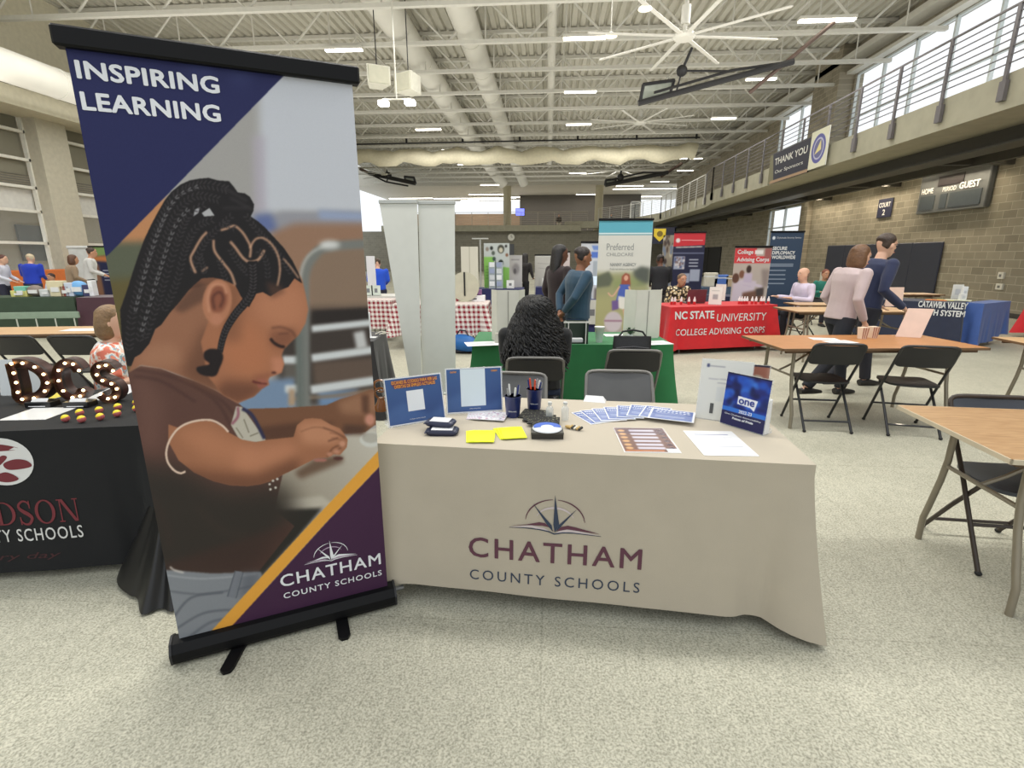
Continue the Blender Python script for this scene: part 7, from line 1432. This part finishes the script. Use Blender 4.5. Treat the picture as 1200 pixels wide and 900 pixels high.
cr = N.new('ShaderNodeValToRGB'); e = cr.color_ramp.elements; e[0].color = (*L3((222, 216, 210)), 1); e[1].color = (*L3((134, 30, 46)), 1); nt.links.new(dv.outputs[0], cr.inputs['Fac']); nt.links.new(cr.outputs['Color'], N['Principled BSDF'].inputs['Base Color']); N['Principled BSDF'].inputs['Roughness'].default_value = .85
clothed_table('tablecloth', 'red and white checkered cloth behind the blank banners', (-1.78, 8.62, 0), .06, 1.55, .8, TZ, gm, drop=lambda x, y: .50, flare=.05, fold=.014, nf=8, corner=lambda a, b: .16, seed=61, tab='folding table under the checkered cloth')
lid = mat('caddy_purple', (96, 76, 128), .5)
for i, (px, w_, h_, col, lab) in enumerate(((536, .09, .13, (150, 40, 60), 'small dark red gift bag on the checkered cloth, beside the blank banner'), (541, .12, .15, (104, 84, 140), 'purple gift bag on the checkered cloth'), (546.5, .07, .12, (200, 196, 206), 'small white and purple box on the checkered cloth'))):
    p = G(px, 354, TZ); t = thing('gift_bag', lab, 'bag', (p.x, p.y+.15, TZ+.001), .1*i); bm_ = mat('bag_%d' % col[0], col, .5); M().prism([(-w_/2, -.03), (w_/2, -.03), (w_/2*.94, .03), (-w_/2*.94, .03)], 0, h_).obj('bag_body', bm_, t); M().tube([(-w_*.25, 0, h_), (-w_*.2, 0, h_+.05), (w_*.2, 0, h_+.05), (w_*.25, 0, h_)], .004, 5).obj('bag_handle', mat('handle_grey', (90, 84, 96), .5), t)
p = G(556, 354, TZ); t = thing('open_box', 'white open carton with purple printed packets on the checkered cloth', 'box', (p.x, p.y+.2, TZ+.001), .05); M().box((-.16, -.1, 0), (.16, .1, .10), .004).obj('carton', mat('page_white', (226, 226, 226), .6), t); M().box((-.13, -.102, .03), (.02, -.1, .06)).obj('carton_print', mat('print_grey', (120, 122, 126), .5), t); M().box((-.15, .0, .10), (.1, .08, .2), .01).obj('packets', mat('packet_purple', (136, 96, 140), .5), t)
p = Q(543, 345, 8.6); t = thing('round_board', 'big round beige board with a black upright slot, on the checkered table', 'board', (p.x, 8.75, TZ+.001), 0); M().loft([(0, 0, .255), (0, .02, .255)], [.25, .25], 32, side=(1, 0, 0)).obj('board_disc', mat('board_beige', (188, 184, 164), .6), t, True); M().box((-.013, -.012, .1), (.013, -.001, .5)).obj('board_slot', mat('slot_black', (22, 22, 22), .5), t); M().box((-.12, -.05, 0), (.12, .08, .012), .003).obj('board_base', mat('board_beige', (188, 184, 164), .6), t)
p = G(549, 393); t = thing('duffel_bag', 'royal blue bag on the floor under the checkered table', 'bag', (-1.35, 7.95, 0), -.5); M().ball((0, 0, .15), (.28, .16, .15), 20, 12).obj('bag_body', mat('royal_blue', (20, 92, 160), .5), t, True); M().tube([(-.12, 0, .28), (-.06, 0, .36), (.06, 0, .36), (.12, 0, .28)], .012, 6).obj('bag_handle', mat('dark_handle', (24, 26, 40), .5), t, True); M().ball((-.1, .02, .04), (.3, .18, .045), 16, 6).obj('bag_bottom', mat('dark_handle', (24, 26, 40), .5), t, True)
dup(ch_proto, (-.72, 8.75, 0), -1.2, 'black folding chair at the end of the checkered table')
def board(label, l, r, top, Y, z0, canvas, name='poster_board', base=True, cat='poster board', texts=()):
    A0 = Q(l, top, Y); B0 = Q(r, top, Y); w = B0.x-A0.x; h = A0.z-z0; t = thing(name, label, cat, ((A0.x+B0.x)/2, Y, z0)); print_panel('poster_face', canvas, w, h, t, -.012); M().box((-w/2, -.01, 0), (w/2, .0, h)).obj('poster_back', mat('board_offwhite', (208, 206, 194), .7, var=.03), t)
    if base: M().box((-w/2, -.01, 0), (w/2, .22, .012)).box((-w/2, .0, 0), (-w/2+.02, .16, .12)).box((w/2-.02, .0, 0), (w/2, .16, .12)).obj('poster_foot', mat('board_offwhite', (208, 206, 194), .7, var=.03), t)
    return t
def plain(col, k=20): return Canvas(0, 0, k, k*1.4, 1, col)
navy2 = mat('navy_cloth2', (36, 40, 88), .85, sheen=.1)
def nv_table(label, cx, cy, W, D, m_=navy2, seed=1, rz=0, drop=.66, tab='folding table under a far booth cloth'):
    return clothed_table('tablecloth', label, (cx, cy, 0), rz, W, D, TZ, m_, drop=lambda x, y: drop, flare=.03, fold=.006, nf=6, corner=lambda a, b: .05, seed=seed, tab=tab)
nv_table('navy cloth on the far booth table with the green poster', -1.35, 12.6, 1.5, .7, seed=71, tab='table under the navy cloth with the green poster')
nv_table('navy cloth on the small far table beside the person with long dark hair', -.05, 13.2, .5, .5, seed=72, tab='small table under the navy cloth beside the dark-haired person')
nv_table('dark navy cloth on the table behind the denim jacket', .82, 9.2, .8, .6, seed=73, tab='table under the dark navy cloth behind the denim jacket')
white_cloth = mat('white_cloth', (206, 204, 198), .85)
nv_table('white cloth on the far table beside the blank banners', -3.45, 10.2, 1.5, .7, white_cloth, 74, drop=.25, tab='table under the short white cloth beside the blank banners')
nv_table('second checkered cloth, a sliver visible beside the blank banners', -3.1, 9.15, .6, .5, gm, 75, drop=.5, tab='table under the second checkered cloth')
c = plain((206, 202, 188)); c.line([(10, 0), (10, 28)], .5, (176, 172, 156), .3, curve=False)
t = board('beige folded display board behind the round beige board', 540, 560, 289, 12., .0, c, 'display_board', True, 'display board')
c = Canvas(0, 0, 30, 46, 4, (186, 192, 190)); c.poly([(0, 14), (12, 14), (12, 23), (30, 25), (30, 46), (0, 46)], (132, 186, 92), .4)
for x, y, r_, col in ((9, 5, 1.8, (40, 44, 42)), (20, 6, 4, (70, 70, 62)), (20, 7, 2.4, (196, 190, 170)), (26, 3, 1.3, (44, 40, 40)), (20, 20, 3, (44, 48, 44)), (11, 10, 2, (84, 92, 84)), (4, 6, 2, (140, 130, 120)), (27, 12, 1.6, (130, 90, 70)), (12, 16, 2, (60, 76, 70))): c.oval((x, y), r_, r_*1.1, col, .5)
for y in (24, 27, 30, 33, 36): c.line([(2, y), (12, y)], 1, (86, 130, 60), .5, .7, curve=False)
board('green and grey poster with round leaf shapes at the far booth', 567, 597, 285, 12.6, TZ+.002, c)
c = Canvas(0, 0, 15, 28, 5, (184, 182, 182)); c.oval((8, 12), 4, 5, (140, 136, 138), 1); c.line([(3, 4), (12, 4)], .8, (130, 126, 130), .3, curve=False); c.oval((7, 14), 1.6, 2.4, (96, 92, 96), .5)
board('grey poster board with a grey drawing beside the green poster', 596, 612, 299, 13.0, TZ+.002, c)
p = G(582, 342, TZ); t = thing('brochure_rack', 'clear acrylic rack with white leaflets in front of the green poster', 'rack', (Q(581, 330, 12.35).x, 12.35, TZ+.002)); am2 = mat('acrylic_blue', (188, 198, 206), .2, alpha=.7); M().box((-.17, 0, 0), (-.01, .12, .62)).box((.01, 0, 0), (.17, .12, .62)).obj('rack_body', am2, t)
for k in range(8): M().box((-.15+.17*(k % 2), -.012, .06+.15*(k//2)), (-.03+.17*(k % 2), -.002, .17+.15*(k//2))).obj('leaflet', mat('leaflet_%d' % (k % 3), [(226, 228, 232), (150, 160, 190), (200, 204, 210)][k % 3], .5), t)
M().tube([(0, -.01, 0), (0, -.01, .66)], .008, 5).obj('rack_spine', black_m, t)
for px, py, Y, w_, h_, lab in ((598, 333, 12.35, .18, .2, 'white framed sign on the navy far booth table'), (640, 332, 13.0, .19, .22, 'white framed sign beside the pale far banner')):
    p = Q(px, py, Y); t = thing('framed_sign', lab, 'sign', (p.x, Y, TZ+.002)); M().box((-w_/2, 0, 0), (w_/2, .01, h_)).box((-w_/2, .0, 0), (w_/2, .06, .008)).obj('sign_sheet', mat('page_white', (226, 226, 226), .6), t); M().box((-w_*.18, -.002, h_*.35), (w_*.18, 0, h_*.65)).obj('sign_print', mat('print_grey', (120, 122, 126), .5), t)
c = Canvas(0, 0, 21, 70, 4, (196, 194, 188)); c.poly([(1, 0), (19, 0), (19, 2), (1, 2)], (226, 226, 222), .2); c.line([(3, 10), (18, 11)], .7, (168, 166, 162), .3, curve=False); c.line([(4, 16), (17, 17)], .7, (168, 166, 162), .3, curve=False); c.poly([(6, 26), (10, 60), (6, 66), (3, 40)], (178, 176, 172), 1)
rollup('plain pale roll-up banner between the far booths', (-.36, 14.), (.15, 14.), 1.53, c)
c = Canvas(0, 0, 16, 40, 4, (206, 192, 192)); c.oval((8, 14), 3, 4, (176, 156, 150), 1); c.oval((10, 20), 3, 3, (160, 140, 120), 1)
rollup('pale pinkish poster banner behind the two standing people', (.19, 15.), (.62, 15.), 1.62, c)
c = Canvas(0, 0, 22, 60, 5, (206, 210, 216)); c.poly([(10, 6), (22, 6), (22, 10), (10, 10)], (88, 120, 200), .4); c.poly([(10, 2), (16, 2), (18, 5), (12, 5)], (120, 150, 210), .5); c.poly([(12, 12), (16, 12), (16, 26), (12, 26)], (168, 178, 186), .5); c.oval((19, 18), 2, 2.4, (220, 150, 140), .5); c.poly([(14, 30), (22, 30), (22, 40), (14, 40)], (120, 112, 110), .8)
rollup('white and blue booth banner beside the teal-topped banner', (.62, 10.0), (1.06, 10.0), 1.76, c)
p = Q(693, 325, 9.1); t = thing('tablet_stand', 'pale blue tablet display on a stand beside the denim jacket', 'tablet', (p.x, 9.05, TZ+.002)); g = M(); g.sheet([(-.12, 0, .27), (.1, 0, .27), (.13, .05, .42), (-.08, .05, .42)], .015); g.obj('tablet_screen', mat('tablet_blue', (196, 212, 228), .3, emit=.25), t); M().cyl((0, .03, 0), .06, .01, 14).tube([(0, .03, 0), (0, .04, .3)], .012, 6).obj('tablet_foot', mat('stand_blue', (90, 110, 160), .4), t)
p = Q(694, 345, 8.85); t = thing('hanging_notice', 'white notice with a grey square hung on the front of the dark navy table', 'notice', (p.x, 8.845, .36)); M().box((-.15, -.006, 0), (.15, 0, .42)).obj('notice_sheet', mat('notice_white', (205, 205, 198), .6), t); M().box((-.05, -.009, .15), (.05, -.006, .26)).obj('notice_print', mat('print_grey', (120, 122, 126), .5), t)
p = Q(773, 290, 12.8); t = thing('shield_banner', 'navy booth backdrop with a yellow shield beside the teal-topped banner', 'banner', (Q(773, 290, 12.9).x, 12.9, 0)); M().box((-.36, 0, 1.8), (.36, .02, 2.18)).box((-.36, 0, 0), (-.33, .02, 2.2)).box((.33, 0, 0), (.36, .02, 2.2)).obj('backdrop_frame', mat('navy_frame', (30, 30, 50), .6), t)
q_ = [(-.14, .0), (.14, 0), (.14, -.17), (0, -.3), (-.14, -.17)]; M().prism([(x-.02, 2.15+z) for x, z in q_], -.012, -.002, 'y').obj('shield', mat('shield_yellow', (220, 190, 50), .5), t); M().loft([(-.02, -.012, 2.03), (-.02, -.016, 2.03)], [.07, .07], 12, side=(1, 0, 0)).obj('shield_flower', mat('shield_dark', (120, 100, 30), .5), t)
c = Canvas(0, 0, 12, 30, 5, (150, 140, 126))
for i in range(26): c.oval((rr.uniform(0, 12), rr.uniform(0, 30)), rr.uniform(1, 2), rr.uniform(1, 2.4), rr.choice([(96, 80, 70), (190, 180, 160), (120, 130, 150), (70, 60, 60)]), .4)
print_panel('photo_strip', c, .26, 1.3, t, -.012, .7); [setattr(o_, 'location', (.2, 0, 0)) for o_ in t.children if o_.name.startswith('photo_strip')]
nv_table('dark purple-navy cloth on the booth table beside the person in the black jacket', 2.35, 11.3, .9, .5, mat('navy_cloth4', (34, 30, 66), .85), 76, tab='table under the dark purple-navy cloth')
nv_table('blue-grey cloth on the far booth between the red-topped and red title banners', 4.0, 13.6, 1.5, .6, mat('blue_grey_cloth', (70, 88, 110), .85), 77, tab='table under the blue-grey cloth')
for px, py, w_, h_, col, lab in ((845, 325, .35, .3, (84, 120, 196), 'royal blue tote box on the blue-grey cloth'), (834, 322, .3, .35, (212, 206, 190), 'cream box on the blue-grey cloth'), (857, 324, .28, .28, (190, 168, 140), 'tan box on the blue-grey cloth')):
    p = Q(px, py, 13.5); t = thing('carton', lab, 'box', (p.x, 13.55, TZ+.002), 0); M().box((-w_/2, -.1, 0), (w_/2, .1, h_), .01).obj('carton_body', mat('carton_%d' % col[0], col, .6), t); M().box((-w_/2-.003, -.103, h_*.7), (w_/2+.003, .103, h_*.78)).obj('carton_band', mat('page_white', (226, 226, 226), .6), t)
p = Q(563, 300, 20); t = thing('volleyball_post', 'thin pale T-shaped post against the far block wall', 'post', (p.x, 20, 0)); M().tube([(0, 0, 0), (0, 0, 2.15)], .035, 8).tube([(-.32, 0, 2.15), (.32, 0, 2.15)], .03, 8).obj('post_pole', mat('post_pale', (176, 178, 176), .4, .3), t); M().lathe((0, 0, 0), [(.3, 0), (.3, .04), (.05, .06), (.001, .06)], 20).obj('post_base', mat('post_dark', (80, 80, 84), .5), t, True)
p = Q(558, 300, 30); t = M().box((p.x-1.2, FY-.06, 0), (p.x+.9, FY-.01, 2.6)); struct(t.obj('door_2', mat('far_door', (96, 98, 104), .6)))
p = Q(441, 320, 10.9); person('person in a royal blue top beside the blank banners', (p.x, 11.0, 0), .3, 'work', 1.50, SK['fair'], (28, 78, 200), (40, 40, 60), (70, 54, 40), wide=1.15, hairstyle='short')
p = Q(432, 330, 9.9); t = board('plain white board standing on the white-clothed far table', 429, 439, 300, 10.1, TZ+.002, plain((214, 212, 216)))
for px, lab in ((431, 'white framed leaflet on the white-clothed far table, nearer the girl banner'), (440, 'white framed leaflet on the white-clothed far table, nearer the blank banner')):
    p = Q(px, 338, 9.95); t = thing('framed_sign', lab, 'sign', (p.x, 9.97, TZ+.002)); M().box((-.09, 0, 0), (.09, .01, .2)).box((-.09, 0, 0), (.09, .06, .008)).obj('sign_sheet', mat('leaf_green_white', (206, 214, 204), .6), t); M().box((-.03, -.002, .06), (.03, 0, .14)).obj('sign_print', mat('print_grey', (120, 122, 126), .5), t)
p = Q(660, 300, 50.6)
for px, col, lab, s in ((655, (60, 50, 46), 'tiny distant person in dark clothes on the far gallery, nearer the wall screen', 0), (716, (60, 56, 60), 'tiny distant person on the far gallery beside the column', .4)):
    p = Q(px, 255, 52.5); tp = person(lab, (p.x, 52.5, 3.8), PI+s, 'stand', 1.7, SK['tan'], col, (190, 184, 170), (40, 32, 30))
# ================================================================ FAR GROUP BY THE WINDOW WALL
nv_table('dark green cloth on the long table by the window wall', -10.2, 9.35, 2.0, .7, mat('dark_green_cloth', (58, 74, 58), .85), 81, .22, tab='table under the dark green cloth')
tb = mat('table_white_edge', (216, 210, 186), .5)
cl = nv_table('plum cloth on the table end beside the girl banner', -8.60, 9.55, .9, .72, mat('plum_cloth', (66, 32, 46), .7, sheen=.3), 82, .22, drop=.70, tab='table under the plum cloth')
nv_table('navy cloth on the low table beyond the plum cloth', -8.5, 10.6, 1.2, .6, mat('navy_cloth5', (38, 40, 62), .85), 83, .2, tab='table under the navy cloth beyond the plum one')
fe = thing('folded_bench', 'grey-green folded bench frame standing under the dark green table', 'bench', (-9.7, 8.75, 0), .22)
M().box((-.9, -.02, .38), (.9, .02, .5), .005).obj('bench_rail', mat('bench_green', (132, 150, 132), .5), fe)
for i in range(6): M().tube([(-.8+i*.32, 0, .0), (-.8+i*.32, 0, .38)], .012, 6).obj('bench_leg', mat('bench_pale', (190, 194, 182), .5), fe)
items = [(6, .2, .2, (120, 190, 170), 'mint green box'), (4, .28, .12, (214, 210, 130), 'pale yellow box'), (20, .3, .22, (130, 118, 110), 'grey-brown heap of goods'), (33, .2, .14, (200, 204, 204), 'white tray'), (45, .28, .3, (214, 204, 170), 'cream carton'), (55, .16, .2, (140, 70, 60), 'dark red carton'), (60, .14, .26, (196, 204, 220), 'pale box'), (69, .34, .3, (110, 168, 220), 'light blue bag'), (80, .16, .22, (60, 60, 100), 'dark blue box'), (84.5, .08, .3, (232, 234, 236), 'white upright roll')]
for i, (px, w_, h_, col, lab) in enumerate(items):
    p = G(px, 350.0, TZ); ux_ = Vector((math.cos(.22), math.sin(.22), 0)); uy_ = Vector((-math.sin(.22), math.cos(.22), 0)); c0 = Vector((-10.2, 9.35, 0)); d = (Vector((p.x, p.y, 0))-c0).dot(uy_); loc = Vector((p.x, p.y, TZ+.002))-uy_*(d+.12)
    t = thing('booth_goods', lab+' on the long table by the window wall', 'box', loc, .22)
    if 'bag' in lab or 'heap' in lab: M().ball((0, 0, h_*.5), (w_*.5, .09, h_*.5), 12, 8).obj('goods_body', mat('goods_%d' % i, col, .5), t, True)
    else: M().box((-w_/2, -.08, 0), (w_/2, .08, h_), .008).obj('goods_body', mat('goods_%d' % i, col, .5), t)
    M().box((-w_*.25, -.095, h_*.3), (w_*.25, -.075, h_*.6)).obj('goods_label', mat('page_white', (226, 226, 226), .6), t)
def far_person(px, Y, lab, rz, pose, hgt, skin, top, pants, hair, **kw):
    p = Q(px, 330, Y); return person(lab, (p.x, Y, 0), rz, pose, hgt, skin, top, pants, hair, **kw)
far_person(107, 12.1, 'tall person in a white shirt with a dark strap by the window wall', -.9, 'work', 1.76, SK['tan'], (206, 206, 204), (60, 62, 58), (58, 44, 36), wide=1.1)
far_person(84, 11.0, 'person in a beige top and red skirt by the window wall', -.6, 'work', 1.58, SK['tan'], (150, 128, 104), (200, 40, 44), (92, 60, 42), hairstyle='bob', skirt=True)
far_person(64, 11.6, 'small seated dark-haired person by the window wall', PI, 'sit', 1.45, SK['tan'], (196, 204, 220), (60, 60, 70), (56, 34, 28))
far_person(38, 11.8, 'fair-haired person in a royal blue jacket, back turned, by the window wall', .2, 'work', 1.60, SK['fair'], (26, 58, 180), (60, 64, 84), (206, 190, 160), wide=1.3)
far_person(3, 11.4, 'person with white sleeves and a dark vest leaning in at the photo edge', -1.2, 'work', 1.58, SK['fair'], (206, 208, 220), (40, 42, 60), (90, 50, 40))
om = mat('orange_pad', (206, 112, 54), .6); t = thing('orange_bench', 'long orange padded bench along the window wall', 'bench', (-14.9, 14.5, 0), PI/2)
M().box((-5.5, -.25, .28), (5.5, .2, 1.12), .03).obj('bench_pad', om, t); M().box((-5.4, -.15, 0), (5.4, .15, .28)).obj('bench_plinth', mat('plinth_grey', (150, 148, 140), .6), t)
t = thing('white_column_display', 'white upright display column beside the girl banner', 'display', (Q(103, 320, 13.4).x, 13.4, 0), .2); M().box((-.3, -.15, 0), (.2, .15, 1.72), .03).obj('column_body', mat('column_white', (206, 208, 206), .5), t); M().box((-.32, -.17, 1.70), (.22, .17, 1.78), .02).obj('column_cap', mat('column_white', (206, 208, 206), .5), t)
c = Canvas(0, 0, 20, 60, 4, (38, 44, 76)); c.poly([(0, 0), (20, 0), (20, 8), (0, 10)], (120, 150, 90), 1); c.poly([(0, 9), (20, 8), (20, 14), (0, 13)], (190, 120, 70), 1); c.poly([(0, 16), (8, 16), (8, 50), (0, 50)], (130, 96, 76), 1)
for y in (22, 25, 28, 31): c.line([(11, y), (17, y)], .8, (210, 214, 224), .3, curve=False)
a = Q(104, 292, 13.2); b = Q(126, 292, 13.2); rollup('navy roll-up banner with small white lines half hidden behind the girl banner', (a.x, 13.2), (b.x, 13.2), 1.75, c)
struct(M().box((RX-.015, -8.9, 0), (RX, 50, .12)).obj('baseboard_right', mat('baseboard_dark', (60, 58, 54), .6)))
bpy.data.scenes.remove(TMP)
for me_ in list(bpy.data.meshes):
    if me_.users == 0: bpy.data.meshes.remove(me_)
